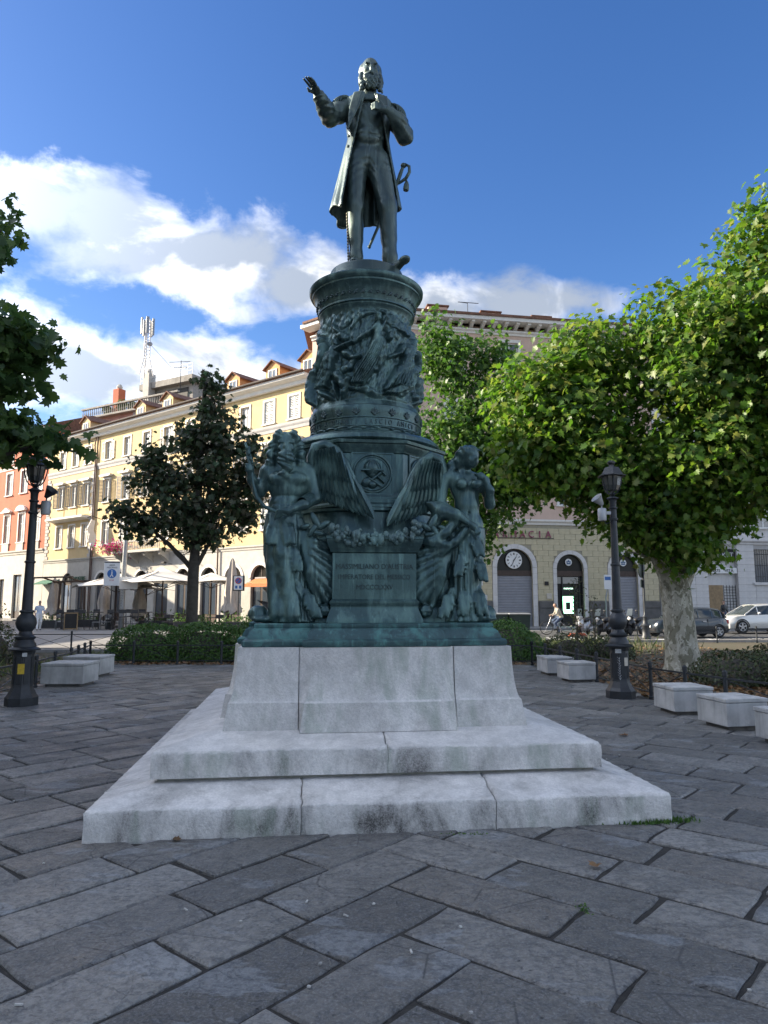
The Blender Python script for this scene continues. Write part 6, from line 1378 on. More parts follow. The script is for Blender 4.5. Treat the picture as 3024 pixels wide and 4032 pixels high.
for i, (a, b, c, d) in enumerate(arcs):
    w = (b-a)/2; cx = (a+b)/2; zc = c-w; ring = d-c+.02
    seg = 9
    for k in range(seg):      # voussoirs
        t0, t1 = PI*k/seg+.006, PI*(k+1)/seg-.006; P = [(cx-(w)*math.cos(t), zc+w*math.sin(t)) for t in (t0, (t0+t1)/2, t1)]+[(cx-(w+ring)*math.cos(t), zc+(w+ring)*math.sin(t)) for t in (t1, (t0+t1)/2, t0)]
        MB().prism(P, -.07, .0, 'y').build('voussoir', M_WSTONE, C)
    for x0, x1 in ((a-ring, a), (b, b+ring)):
        z = .0
        while z < zc-.1: MB().cbox(x0, x1, -.068, .0, max(z, .101), min(z+.72, zc-.004)-.012, .008).build('jamb_stone', M_WSTONE, C); z += .72
for x0, x1 in ((0, 1.15), (3.66, 5.12), (7.78, 8.80), (12.02, 13.04), (15.64, 17.0), (19.60, WCn)):
    MB().cbox(x0, x1, -.14, 0, .10, 1.30, .02).build('dado', M_DADO, C); MB().cbox(x0, x1, -.17, 0, 1.302, 1.76, .03).build('dado_cap', M_DADO, C)
def roller(x0, x1, z0, z1, y, parent):
    n = int((z1-z0)/.105); V = []; 
    for i in range(n*2+1): V.append((y-(.025 if i % 2 else 0), z0+(z1-z0)*i/(n*2)))
    b = MB(); P = [(v[0], v[1]) for v in V]+[(y+.04, z1), (y+.04, z0)]; b.prism(P, x0, x1, 'x'); return b.build('roller_shutter', M_ROLL, parent)
for i, (a, b, c, d) in enumerate(arcs):
    w = (b-a)/2; cx = (a+b)/2; zc = c-w; sh = 3.45
    MB().box(a, b, .16, .24, sh, sh+.36).build('shopfront_transom', M_WOOD, C)
    P = [(a, sh+.36)]+([(a, zc)] if zc > sh+.37 else [])+[(cx-w*math.cos(PI*k/12), zc+w*math.sin(PI*k/12)) for k in range(1, 12) if zc+w*math.sin(PI*k/12) > sh+.37]+([(b, zc)] if zc > sh+.37 else [])+[(b, sh+.36)]
    MB().prism(P, .22, .26, 'y').build('fanlight', M_FAN, C)
    if i != 3: roller(a, b, .05, sh, .20, C)
# open pharmacy entrance in the fourth arch
a, b = arcs[3][:2]; MB().box(a, b, .30, .34, .1, 3.45).build('entrance_glass', M_DARK, C)
for x0, x1 in ((a, a+.08), (a+.42, a+.50), (b-.30, b-.22), (b-.08, b)): MB().box(x0, x1, .18, .28, .1, 3.44).build('entrance_post', M_IRONW, C)
MB().box(a+.09, a+.40, .24, .27, 2.95, 3.40).build('pane', M_CURT, C); MB().box(a+.51, b-.31, .24, .27, 2.95, 3.40).build('pane', M_CURT, C)
# --- white building at the right
Wt = thing('white_building', 'white stone building with market doorway and barred window at the right edge', 'building', (*onR(20.9), 0), math.atan2(RDIR.y, RDIR.x), 'houses along the square'); WW = 16.0
wo = [(3.70, 6.04, 0, 5.45), (7.4, 9.4, 3.1, 5.45), (11.2, 13.2, 3.1, 5.45)]
wu = [(x-.6, x+.6, a, b) for x in (2.0, 4.9, 8.4, 12.2) for a, b in ((7.0, 9.4), (11.4, 13.8), (15.4, 17.4))]
wall_mb(WW, 0, 5.8, wo, .35).build('ground_floor_wall', M_TRIMG, Wt); wall_mb(WW, 5.8, 18.4, wu).build('wall', M_WSTONE, Wt)
for r_ in range(12):
    z0 = .12+r_*.47; xs_ = [0.02]; 
    for o_ in wo:
        if o_[2]-.1 < z0+.2 < o_[3]+.05: xs_ += [o_[0], o_[1]]
    xs_.append(WW-.02)
    for s0, s1 in zip(xs_[::2], xs_[1::2]):
        x = s0
        while x < s1-.05:
            x1 = min(s1, x+1.35); o = link('ashlar_block', cube2, M_WSTONE, Wt); o.location = ((x+x1)/2, -.012, z0+.235); o.scale = (x1-x-.018, .05, .47-.018); x = x1
cornice(Wt, WW, 5.78, 6.12, .25, M_WSTONE, name='string_course'); cornice(Wt, WW, 18.2, 19.0, .8, M_WSTONE); shell(Wt, WW, 19.0, 10, M_WSTONE, M_ROOF)
for x in (2.0, 4.9, 8.4, 12.2):
    for a, b in ((7.0, 9.4), (11.4, 13.8), (15.4, 17.4)): window(Wt, x, a, b, 1.2, .2, 'none', 'flat' if a < 8 else None)
for o_ in wo[1:]:
    q = MB().box(o_[0], o_[1], .25, .30, o_[2], o_[3]).build('window', M_PANE, Wt)
    bb = MB()
    for k in range(11): x = o_[0]+.1+(o_[1]-o_[0]-.2)*k/10; bb.tube([(x, .06, o_[2]), (x, .06, o_[3])], .018, 4)
    for z in (3.5, 4.3, 5.1): bb.box(o_[0], o_[1], .045, .075, z, z+.03)
    bb.build('bars', M_IRONW, q); MB().cbox(o_[0]-.2, o_[1]+.2, -.2, .05, o_[2]-.2, o_[2]-.003, .02).build('sill', M_WSTONE, q)
MB().box(3.70, 6.04, .34, .38, .1, 5.44).build('door_recess', M_DARK, Wt)
MB().cbox(3.72, 6.02, .10, .20, 4.62, 5.43, .01).build('sign_board', M_DARK, Wt); o = text_mb('MARKET', .52, .01).build('sign_letters', M_STICK_W, Wt); o.matrix_local = xf((4.87, .085, 4.85), (PI/2, 0, 0))
MB().cbox(3.72, 6.02, .02, .10, 3.72, 4.12, .01).build('sign_board', M_FRAME, Wt); o = text_mb('ARTI    VITA', .32, .008).build('sign_letters', M_DARK, Wt); o.matrix_local = xf((4.87, .008, 3.81), (PI/2, 0, 0))
MB().box(3.75, 5.0, .26, .30, .1, 2.9).build('wooden_door', M_WOODL, Wt)
for k in range(14): MB().box(5.05, 6.0, .24, .26, .15+k*.2, .18+k*.2).build('grille_bar', M_IRONW, Wt)
for k in range(5): MB().box(5.05+k*.23, 5.08+k*.23, .261, .275, .1, 2.9).build('grille_bar', M_IRONW, Wt)
# --- rooftop terrace house with mast, rising behind the yellow roofs
T = thing('terrace_house', 'higher house with roof terrace, balustrade and red chimney behind the yellow roofs', 'building', (-34.3, 78, -2.1), -.52, 'houses along the square')
MB().box(-6.0, 13.5, 0, 12, 0, 21.6).build('lower_wall', M_LILAC, T); MB().loft([[(-6.4, -.5, 21.602), (13.8, -.5, 21.602), (13.8, 12.4, 21.602), (-6.4, 12.4, 21.602)], [(-6.4, 3, 23.0), (13.8, 3, 23.0), (13.8, 9, 23.0), (-6.4, 9, 23.0)]]).build('roof', M_ROOF, T)
MB().box(-1.6, 12.0, 3.2, 11, 22.2, 25.2).build('upper_wall', M_ROSE, T); MB().box(5.0, 12.03, 3.15, 3.19, 22.4, 25.2).build('pale_wall', M_LILAC, T)
tb = MB().cbox(-3.4, 12.4, 2.6, 11.2, 25.202, 25.45, .03).build('terrace_slab', M_GREYST, T)
bm2_ = bm_.copy(); bm2_.materials.clear()
for k in range(46): o = link('baluster', bm2_, M_GREYST, tb); o.location = (-3.2+k*.335, 2.8, 25.45); o.scale = (1.3, 1.3, 1.3)
MB().box(-3.4, 12.4, 2.65, 2.95, 26.36, 26.55).build('handrail', M_GREYST, tb)
MB().box(5.2, 12.3, 5.0, 11.0, 25.452, 28.0).build('penthouse_wall', M_GREYST, T); MB().box(6.4, 11.6, 4.9, 4.998, 25.9, 27.6).build('penthouse_window', M_DARK, T)
MB().box(4.6, 12.9, 4.2, 11.4, 28.002, 28.7).build('penthouse_roof', M_GREYST, T)
rl = MB()
for k in range(12): rl.tube([(4.7+k*.74, 4.3, 28.7), (4.7+k*.74, 4.3, 30.0)], .03, 4)
for z in (29.2, 29.6, 30.0): rl.tube([(4.7, 4.3, z), (12.85, 4.3, z)], .03, 4)
rl.build('roof_rail', M_STEEL, T)
for x, y, z, h, m in ((1.4, 3.6, 24, 4.6, M_RED), (6.0, 3.9, 25, 4.8, M_STONE)):
    o = MB().cbox(x-.5, x+.5, y, y+1.0, z, z+h, .03).build('chimney', m, T); MB().lathe([(.3, z+h), (.35, z+h+.3), (.2, z+h+.6)], 8, xf((x, y+.5, 0))).build('pot', M_STONE, o)
for lbx, x, y, z, r in (('roof_plant', 2.8, 3.4, 25.5, .8), ('roof_plant', .3, 3.4, 25.5, .7), ('roof_plant', 4.6, 3.3, 25.4, .6)):
    n = 260; d = RNG.normal(size=(n, 3)); scatter('roof_plant', LEAF_SM, d/np.linalg.norm(d, axis=1, keepdims=True)*r*RNG.random((n, 1))**.4*np.array([1, .7, 1])+np.array([x, y, z+r]), d, .35*np.ones(n), RNG.random(n), M_HEDGE, T)
mast = thing('antenna_mast', 'white lattice phone mast with panel antennas on the terrace house roof', 'mast', (-26.2, 75.5, 26.4))
mast.scale = (.85, .85, .68)
b = MB()
for k in range(3):
    a = 2*PI*k/3; c, s = math.cos(a), math.sin(a); b.tube([(1.0*c, 1.0*s, 0), (.42*c, .42*s, 3.0), (.30*c, .30*s, 9.6)], .08, 5)
for i in range(14):
    z = 1.5+i*.58; r = .7-.3*min(1, z/4)
    for k in range(3):
        a0, a1 = 2*PI*k/3, 2*PI*(k+1)/3; b.tube([(r*math.cos(a0), r*math.sin(a0), z), (r*math.cos(a1), r*math.sin(a1), z+.55)], .035, 4)
b.build('lattice', M_STICK_W, mast)
for k in range(5):
    a = 2*PI*k/5+.3; MB().cbox(-.20, .20, -.10, .10, 6.9, 9.7, .04, Matrix.Rotation(a, 4, 'Z') @ Matrix.Translation((0, -.75, 0))).build('panel_antenna', M_STEEL, mast)
MB().lathe([(.05, 0), (.35, .1), (.36, .2), (.1, .3)], 12, xf((.45, -.3, 5.2), (PI/2, 0, .4))).build('dish', M_STEEL, mast, 40)
MB().tube([(.3, 0, 5.5), (4.2, -.5, 0.2)], .03, 4).build('guy_wire', M_IRONW, mast)
ta = MB().tube([(0, 0, 0), (0, 0, 3.6)], .04, 4).tube([(-1.3, 0, 3.4), (1.0, 0, 3.5)], .03, 4).tube([(-.8, 0, 2.8), (.7, 0, 2.85)], .03, 4).build('tv_antenna', M_IRONW); ta.location = (-22.2, 75, 24.4); tag(ta, 'thin television antenna right of the mast', 'antenna')
# --- houses on the left side of the square, outside the picture, that shade the square
def plain_house(name, label, x, y, ang, W_, H_, D_, m, rows, cols):
    t = thing(name, label, 'building', (x, y, 0), ang, 'houses along the square'); xs_ = [W_*(i+.5)/cols for i in range(cols)]
    wall_mb(W_, 0, H_, [(q-.55, q+.55, z, z+1.9) for q in xs_ for z in rows]).build('wall', m, t); shell(t, W_, H_, D_, m, M_ROOF, .5, .25)
    for q in xs_:
        for z in rows: window(t, q, z, z+1.9, 1.1, .16, 'none')
plain_house('ochre_house', 'ochre house outside the picture on the left side of the square', -18.5, -22, PI/2, 35.5, 14.0, 9, M_YEL, (1.2, 5.2, 9.2), 10)
plain_house('pale_house', 'pale stone house outside the picture on the left side of the square', -18.5, 13.6, PI/2, 14, 15.8, 9, M_STONE, (1.2, 5.2, 9.2, 13.2), 4)
plain_house('cream_house', 'cream house outside the picture across the side street', -42.0, 24, PI/2, 46, 13.4, 10, M_YEL2, (1.2, 5.2, 9.2), 13)
# ---------------------------------------------------------------- pharmacy sign, clock, lit screen, notices
M_NEON = mat('magenta_letter', (.26, .05, .10), .5, var=.2, scale=10)
def onfac(t, d, z): p = onR(t, d); return (p[0], p[1], z)
RANG = math.atan2(RDIR.y, RDIR.x); LANG = math.atan2(-LDIR.y, -LDIR.x)
sg = thing('pharmacy_sign', 'dark red raised letters above the clock arch on the yellow stone wall', 'sign', onfac(10.35-3*.615, .06, 6.03), RANG)
for i, ch in enumerate('FARMACIA'):
    o = text_mb(ch, .66, .04).build('letter', M_NEON, sg); o.matrix_local = xf((i*.615, -.05, 0), (PI/2, 0, 0), (.9, 1, 1))
MB().box(-.4, 4.7, -.03, .0, -.06, -.02).build('letter_rail', M_IRONW, sg)
ck = thing('wall_clock', 'round white clock with roman numerals in the largest arch', 'clock', onfac(10.38, -.10, 4.50), RANG)
MB().lathe([(.57, 0), (.58, .03), (.56, .06), (.53, .055), (.01, .05)], 32, xf(rot=(PI/2, 0, 0))).build('dial', M_FRAME, ck, 40)
for k in range(12):
    a = 2*PI*k/12; o = MB().box(-.02 if k % 3 else -.04, .02 if k % 3 else .04, -.075, -.057, .36, .49).build('numeral', M_IRONW, ck); o.rotation_euler = (0, a, 0)
for a, L, w in ((R(35), .30, .03), (R(205), .42, .022)):
    o = MB().prism([(-w, -.08), (w, -.08), (w*.6, L), (-w*.6, L)], -.095, -.08, 'y').build('hand', M_IRONW, ck); o.rotation_euler = (0, a, 0)
for t in (14.3, 18.3):
    e = thing('round_emblem', 'small round blue and white emblem in the fanlight at t%d' % t if False else ('round blue and white emblem in the fanlight above the lit entrance' if t < 15 else 'round blue and white emblem in the fanlight behind the right lamp'), 'emblem', onfac(t, -.14, 4.40), RANG)
    MB().lathe([(.24, 0), (.24, .02), (.01, .02)], 24, xf(rot=(PI/2, 0, 0))).build('disc', M_FRAME, e)
    m_ = mat('blue_print', (.05, .13, .26), .6); b = MB(); b.ell((0, -.03, .08), (.06, .015, .07), 10, 6); b.ell((-.10, -.03, .02), (.08, .012, .05), 8, 5); b.ell((.10, -.03, .02), (.08, .012, .05), 8, 5); b.box(-.14, .14, -.035, -.021, -.14, -.05); b.build('figure', m_, e)
scr = thing('vending_screen', 'glowing green and white vending machine screen in the pharmacy entrance', 'screen', onfac(14.2, -.20, .95), RANG)
MB().box(-.40, .40, .0, .3, -.8, 1.2).build('cabinet', M_DARK, scr)
M_SCR = mat('lit_green_screen', (.2, .6, .35), .4, emit=((.35, 1.0, .55), 1.2)); MB().box(-.37, .37, -.03, -.001, 0, 1.14).build('screen', M_SCR, scr); MB().box(-.18, .15, -.045, -.031, .25, .75).build('window', M_DARK, scr)
MB().box(-.35, .35, -.04, -.031, .83, .96).build('caption', mat('lit_caption', (.6, .8, .7), .4, emit=((.7, 1, .8), 1.0)), scr)
o = text_mb('FARMACIA', .14, .004).build('shop_sign', mat('lit_sign', (.5, .8, .6), .5, emit=((.6, 1.0, .75), .8)), scr); o.matrix_local = xf((.05, -.03, 1.62), (PI/2, 0, 0))
for t, z, w, h, lb, m_ in ((12.6, 2.95, .28, .26, 'small dark house number plate between two arches', M_DARK), (7.95, 3.0, .34, .42, 'small white alarm box left of the clock arch', M_FRAME), (12.75, 2.1, .34, .36, 'small brown plate between two arches', M_CREAM_P), (8.2, 2.0, .45, .34, 'pale notices beside the clock arch', M_STICK_W)):
    o = MB().cbox(-w/2, w/2, -.06, .0, -h/2, h/2, .01).build('wall_plate', m_); o.location = onfac(t, .05, z); o.rotation_euler = (0, 0, RANG); tag(o, lb, 'plate')
# ---------------------------------------------------------------- street signs
M_SIGNB = mat('sign_blue', (.03, .14, .42), .5); M_SIGNR = mat('sign_red', (.45, .03, .03), .5); M_SIGNW = mat('sign_white', (.66, .67, .68), .5, var=.05); M_SIGNBK = mat('sign_back', (.03, .045, .04), .5)
def disc(r, y0, y1, x=0, z=0, n=24): return MB().prism([(x+r*math.cos(2*PI*k/n), z+r*math.sin(2*PI*k/n)) for k in range(n)], y0, y1, 'y')
t = thing('pedestrian_sign', 'white pedestrian zone sign with blue disc on a thin pole by the cafe', 'sign', (-17.55, 46.0, 0), .1)
MB().cyl((0, 0, -.03), (0, 0, 4.3), .05, n=8).build('pole', M_IRON, t); pl = MB().cbox(-.50, .50, -.08, -.05, 2.75, 4.32, .005).build('panel', M_SIGNW, t)
MB().box(-.50, .50, -.083, -.0805, 4.22, 4.30).build('border', M_IRON, pl); disc(.29, -.095, -.081, 0, 3.52).build('blue_disc', M_SIGNB, pl)
f = MB(); f.ell((.0, -.098, 3.69), (.04, .006, .045), 8, 5); f.prism([(-.03, 3.63), (.05, 3.63), (.03, 3.47), (.12, 3.32), (.07, 3.30), (0, 3.42), (-.08, 3.30), (-.13, 3.32), (-.03, 3.47)], -.103, -.096, 'y'); f.build('walking_figure', M_SIGNW, pl)
for tx, z, s in (('AREA', 4.02, .15), ('PEDONALE', 3.87, .13), ('0-24', 3.05, .15)): o = text_mb(tx, s, .003).build('lettering', M_IRON if z > 3.5 else M_SIGNR, pl); o.matrix_local = xf((0, -.084, z), (PI/2, 0, 0))
MB().lathe([(.30, 0), (.30, .1), (.27, .14), (.27, .50), (.31, .55), (.28, .6), (.05, .62)], 14).build('foot', M_IRON, t, 30)
t = thing('grey_mast', 'tall grey steel pole with graffiti and small white plates beside the pedestrian sign', 'pole', (-17.2, 47.0, 0))
MB().tube([(0, 0, -.03), (.02, 0, 3), (.12, 0, 8.2)], [.17, .16, .12], 12).build('pole', M_STEEL, t, 60); MB().cbox(-.15, 1.05, -.22, -.19, 2.55, 3.35, .005).build('plate', M_SIGNW, t)
for i in range(10): MB().tube([(-.05, -.172, 1.0+.17*i), (.02, -.176, 1.08+.17*i), (.06, -.17, .98+.17*i)], .012, 4).build('graffiti_stroke', M_STICK_W, t)
t = thing('no_stopping_sign', 'white no stopping sign with red and blue disc next to the folded parasol', 'sign', (-8.95, 44.0, 0), .05)
MB().cyl((0, 0, -.03), (0, 0, 3.3), .04, n=8).build('pole', M_IRON, t); MB().cbox(-.36, .36, -.06, -.03, 2.38, 3.32, .005).build('back_board', M_IRON, t); pl = MB().cbox(-.29, .25, -.075, -.061, 2.45, 3.28, .004).build('panel', M_SIGNW, t)
disc(.20, -.085, -.076, -.02, 3.0).build('red_ring', M_SIGNR, pl); disc(.155, -.092, -.086, -.02, 3.0).build('blue_disc', M_SIGNB, pl); MB().box(-.16, .16, -.098, -.093, -.022, .022, xf((-.02, 0, 3.0), (0, -.78, 0))).build('bar', M_SIGNR, pl)
for x in (-.14, .1): MB().box(x-.07, x+.07, -.085, -.076, 2.52, 2.70).build('pictogram', M_SIGNB, pl)
t = thing('round_sign', 'back of a round traffic sign on an ornate iron post beside the scooters', 'sign', (12.15, 33.4, 0), .9)
MB().lathe([(.22, -.03), (.22, .1), (.17, .16), (.17, .55), (.21, .6), (.12, .7), (.10, .95), (.13, 1.0), (.06, 1.1), (.05, 1.3), (.045, 3.5), (.02, 3.52)], 12).build('post', M_IRON, t, 40)
MB().lathe([(.44, -.03), (.45, 0), (.44, .03), (.05, .05)], 28, xf((0, .08, 3.25), (PI/2, 0, 0))).build('disc', M_SIGNBK, t, 40); MB().box(-.22, .22, .05, .08, 2.35, 2.72).build('sub_plate', M_SIGNBK, t)
t = thing('notice_board', 'white notice plate on a bent grey pole between pharmacy arches', 'sign', onfac(16.2, 1.3, .1), RANG)
MB().tube([(0, 0, 0), (0, 0, 1.9), (.10, 0, 2.3), (.14, 0, 2.55)], .045, 6).build('pole', M_STEEL, t); MB().cbox(-.10, .42, -.06, -.02, 2.45, 3.40, .006).build('plate', M_SIGNW, t); MB().box(-.05, .37, -.066, -.061, 3.05, 3.28).build('print', M_SIGNB, t)

# ---------------------------------------------------------------- cafe
M_CANV = mat('cream_canvas', (.60, .58, .54), .9, var=.08, scale=3); M_CANV2 = mat('beige_canvas', (.42, .37, .32), .9, var=.15, scale=4)
def parasol(label, x, y, half, zt, ze, rot, m=None):
    t = thing('parasol', label, 'parasol', (x, y, 0), rot, 'cafe parasols'); n = 4; b = MB(); V = [(0, 0, zt)]; F = []; S_ = 10
    ring = []
    for lv in (.25, .6, 1.0):
        for k in range(n):
            p, q = [(-1, -1), (1, -1), (1, 1), (-1, 1)][k], [(-1, -1), (1, -1), (1, 1), (-1, 1)][(k+1) % 4]
            for i in range(S_):
                u = i/S_; x_, y_ = (p[0]+(q[0]-p[0])*u)*half*lv, (p[1]+(q[1]-p[1])*u)*half*lv
                sag = math.sin(u*PI)*.16*lv; V.append((x_*(1-.05*math.sin(u*PI)), y_*(1-.05*math.sin(u*PI)), zt+(ze-zt)*lv**.8+sag*(lv > .5)))
    m_ = 4*S_
    for i in range(m_): F.append((0, 1+i, 1+(i+1) % m_))
    for l in range(2):
        for i in range(m_): a = 1+l*m_+i; c = 1+l*m_+(i+1) % m_; F.append((a, a+m_, c+m_, c))
    me = bpy.data.meshes.new('canopy'); me.from_pydata(V, [], F); me.update(); me.polygons.foreach_set('use_smooth', np.ones(len(me.polygons), bool)); link('canopy', me, m or M_CANV, t)
    MB().cyl((0, 0, .02), (0, 0, zt-.02), .05, n=8).build('pole', M_WOOD, t); MB().cbox(-.45, .45, -.45, .45, -.02, .12, .02).build('base', M_CONC_D, t)
    for sx in (-1, 1):
        for sy in (-1, 1): MB().tube([(0, 0, ze-.35), (sx*half*.55, sy*half*.55, zt+(ze-zt)*.62-.05)], .02, 4).build('strut', M_WOOD, t); MB().tube([(0, 0, zt-.06), (sx*half*.97, sy*half*.97, ze-.02)], .018, 4).build('rib', M_WOOD, t)
    return t
parasol('large open cream cafe parasol, the leftmost', -18.5, 49.4, 2.7, 3.75, 2.72, .50); parasol('large open cream cafe parasol behind the two signs', -15.0, 48.4, 2.9, 4.0, 2.92, .62); parasol('open cream cafe parasol right of the dark maple trunk', -12.0, 49.6, 2.1, 3.75, 3.0, .65)
parasol('lower cream parasol under the larger ones', -17.2, 51.8, 1.6, 2.95, 2.55, .6)
def folded(label, x, y, h):
    t = thing('folded_parasol', label, 'parasol', (x, y, 0), 0, 'folded cafe parasols'); V = []; n = 18; lv = [(h, .04), (h-.25, .15), (h*.72, .32), (h*.5, .42), (h*.36, .38), (h*.30, .52), (h*.23, .58)]
    b = MB(); b.loft([[((r*(1+.28*math.sin(k*6*PI*2/n+z)))*math.cos(2*PI*k/n), (r*(1+.28*math.cos(k*5*PI*2/n)))*math.sin(2*PI*k/n), z+(.18*math.sin(k*2.1) if i > 4 else 0)) for k in range(n)] for i, (z, r) in enumerate(lv)]); b.build('canopy', M_CANV2, t, 60); MB().cyl((0, 0, 0), (0, 0, h*.4), .05, n=8).build('pole', M_IRON, t); MB().cbox(-.4, .4, -.4, .4, -.02, .1, .02).build('base', M_CONC_D, t)
folded('tall folded beige parasol right of the dark maple', -9.9, 46.5, 4.55); folded('folded beige parasol by the far cafe doors', -25.6, 55.5, 3.6); folded('folded beige parasol beside the dark canopy frame', -20.7, 53.0, 3.4); folded('small folded beige parasol behind the grey pole', -17.4, 51.0, 2.9)
M_CHAIR = mat('dark_chair', (.035, .036, .040), .6, var=.3, scale=8); M_CHAIRG = mat('grey_chair', (.24, .25, .26), .55, .2); M_TBL = mat('dark_table', (.04, .036, .034), .5)
def make_chair(h, m, sw=.44, label='', grp=''):
    t = thing('cafe_chair', label, 'chair', (0, 0, 0), 0, grp); b = MB()
    MB().cbox(-sw/2, sw/2, -sw/2, sw/2, h-.03, h+.02, .01).build('seat', m, t)
    bk = MB(); bk.cbox(-sw/2, sw/2, sw/2-.03, sw/2+.01, h+.22, h+.46, .01); bk.box(-sw/2, -sw/2+.03, sw/2-.03, sw/2, h+.02, h+.22); bk.box(sw/2-.03, sw/2, sw/2-.03, sw/2, h+.02, h+.22); bk.build('backrest', m, t)
    for sx in (-1, 1):
        for sy in (-1, 1): MB().tube([(sx*(sw/2-.03), sy*(sw/2-.03), h-.03), (sx*(sw/2), sy*(sw/2), 0)], .016, 5).build('leg', m, t)
    return t
def make_table(h, w, label, grp, m=None):
    t = thing('cafe_table', label, 'table', (0, 0, 0), 0, grp); MB().cbox(-w/2, w/2, -.4, .4, h-.04, h, .01).build('table_top', m or M_TBL, t)
    for sx in (-1, 1): MB().box(sx*(w/2-.15)-.04, sx*(w/2-.15)+.04, -.04, .04, .03, h-.041).build('leg', m or M_TBL, t); MB().cbox(sx*(w/2-.15)-.06, sx*(w/2-.15)+.06, -.3, .3, 0, .029, .005).build('foot', m or M_TBL, t)
    return t
rc = random.Random(2); ORD0 = 'first second third fourth fifth sixth'.split()
ch0 = make_chair(.78, M_CHAIR, .44, 'dark high cafe stool among the tables on the left', 'dark high cafe stools'); tb0 = make_table(1.08, 2.6, 'long dark high table of the cafe', 'long high cafe tables'); ch1 = make_chair(.46, M_CHAIRG, .46, 'grey metal cafe chair among the dark stools', 'grey cafe chairs'); ch2 = make_chair(.46, M_CHAIR, .5, 'dark low cafe chair in the row behind the hedge', 'low dark cafe chairs'); tb1 = make_table(.75, 1.0, 'small dark cafe table in the row behind the hedge', 'small cafe tables')
def put(o, first, x, y, a):
    c = o if first else copy_tree(o); c.location = (x, y, 0); c.rotation_euler = (0, 0, a); return c
for i, x in enumerate((-19.2, -16.2)): put(tb0, i == 0, x, 45.4+i*.4, .05)['label'] = ('long dark high cafe table left of the pedestrian sign', 'long dark high cafe table right of the pedestrian sign')[i]
for i, (x, y) in enumerate([(-20.1, 44.6), (-19.4, 44.5), (-18.6, 44.6), (-17.0, 44.9), (-16.3, 44.8), (-15.6, 45.0), (-19.8, 46.3), (-18.7, 46.4), (-16.6, 46.6), (-15.8, 46.7)]): put(ch0, i == 0, x, y, rc.uniform(-.3, .3)+(PI if y < 45.2 else 0))['label'] = 'dark high cafe stool %s the long tables, %s from the left' % (('in front of', ORD0[i]) if i < 6 else ('behind', ORD0[i-6]))
for i, (x, y) in enumerate([(-20.6, 45.6), (-18.0, 45.0), (-17.6, 45.5), (-21.0, 46.8)]): put(ch1, i == 0, x, y, rc.uniform(-2, 2))['label'] = ('grey metal cafe chair at the left end of the high tables', 'grey metal cafe chair in the gap between the high tables, nearer one', 'grey metal cafe chair in the gap between the high tables, farther one', 'grey metal cafe chair farthest left beside the planter')[i]
ORD = 'first second third fourth fifth sixth seventh eighth ninth tenth eleventh twelfth thirteenth fourteenth'.split(); k = 0
for i in range(7):
    x = -14.2+i*1.75; y = 45.6-.25*i; put(tb1, i == 0, x, y, .1)['label'] = 'small dark cafe table behind the hedge, %s from the left' % ORD[i]
    for dx, a in ((-.72, PI/2), (.72, -PI/2)): put(ch2, k == 0, x+dx*.75, y-.55+rc.uniform(-.1, .1), a+rc.uniform(-.4, .4)+PI/2*(dx > 0))['label'] = 'low dark cafe chair behind the hedge, %s from the left' % ORD[k]; k += 1
for i, (x, y, w) in enumerate([(-11.8, 44.3, 2.2), (-8.9, 43.7, 2.0), (-14.8, 47.2, 2.4), (-22.3, 47.5, 2.6), (-20.8, 49.5, 2.4), (-6.6, 43.6, 1.8)]):
    t = thing('planter', ['long planter with low green plants behind the maple trunk', 'long planter with green plants under the folded parasol', 'long planter with plants behind the grey pole', 'long planter with plants left of the high tables', 'long planter with plants by the far cafe wall', 'planter with plants just left of the monument'][i], 'planter', (x, y, 0), .15, 'cafe planters')
    MB().cbox(-w/2, w/2, -.2, .2, 0, .5, .01).build('box', M_CHAIR, t); n = 240; P = np.stack([RNG.uniform(-w/2, w/2, n), RNG.normal(0, .15, n), .5+np.abs(RNG.normal(0, .25, n))], 1); scatter('foliage', LEAF_SM, P, RNG.normal(size=(n, 3))+np.array([0, -.5, .6]), .14*RNG.uniform(.6, 1.2, n), RNG.random(n), M_HEDGE, t)
t = thing('menu_board', 'wooden framed menu board standing by the high tables', 'board', (-19.0, 43.6, 0), .1)
MB().box(-.35, .35, -.02, .02, .12, 1.0).build('panel', M_DARK, t)
for a, b_, c, d in ((-.40, -.351, .0, 1.06), (.351, .40, .0, 1.06), (-.35, .35, 1.001, 1.06), (-.35, .35, .06, .119)): MB().box(a, b_, -.03, .03, c, d).build('frame', M_WOODL, t)
# dark canopy frame and green awning in front of the left houses
t = thing('canopy_frame', 'dark timber canopy frame in front of the left cafe door', 'canopy', (-23.6, 54.2, 0), -.5)
for x in (-1.6, 1.4): MB().tube([(x, 0, 0), (x*.92, 0, 3.2)], .09, 6).build('post', M_WOOD, t); MB().tube([(x*.92, 0, 3.15), (x*.92+.2, -1.6, 3.5)], .06, 5).build('arm', M_WOOD, t)
MB().cbox(-2.3, 2.0, -.08, .08, 3.2, 3.36, .01).build('beam', M_WOOD, t); MB().cbox(-2.3, 2.0, -1.7, -1.58, 3.48, 3.6, .01).build('beam', M_WOOD, t)
t = thing('green_awning', 'green fabric awning above the far left shop door', 'awning', (*onL(39.4, .05), 3.45), LANG); MB().prism([(0, .45), (-.9, .1), (-.9, 0), (0, .05)], -1.6, 1.6, 'x').build('canopy', mat('green_cloth', (.02, .12, .07), .8), t); MB().box(-1.6, 1.6, -.04, .0, .46, .55).build('case', M_TRIMG, t)
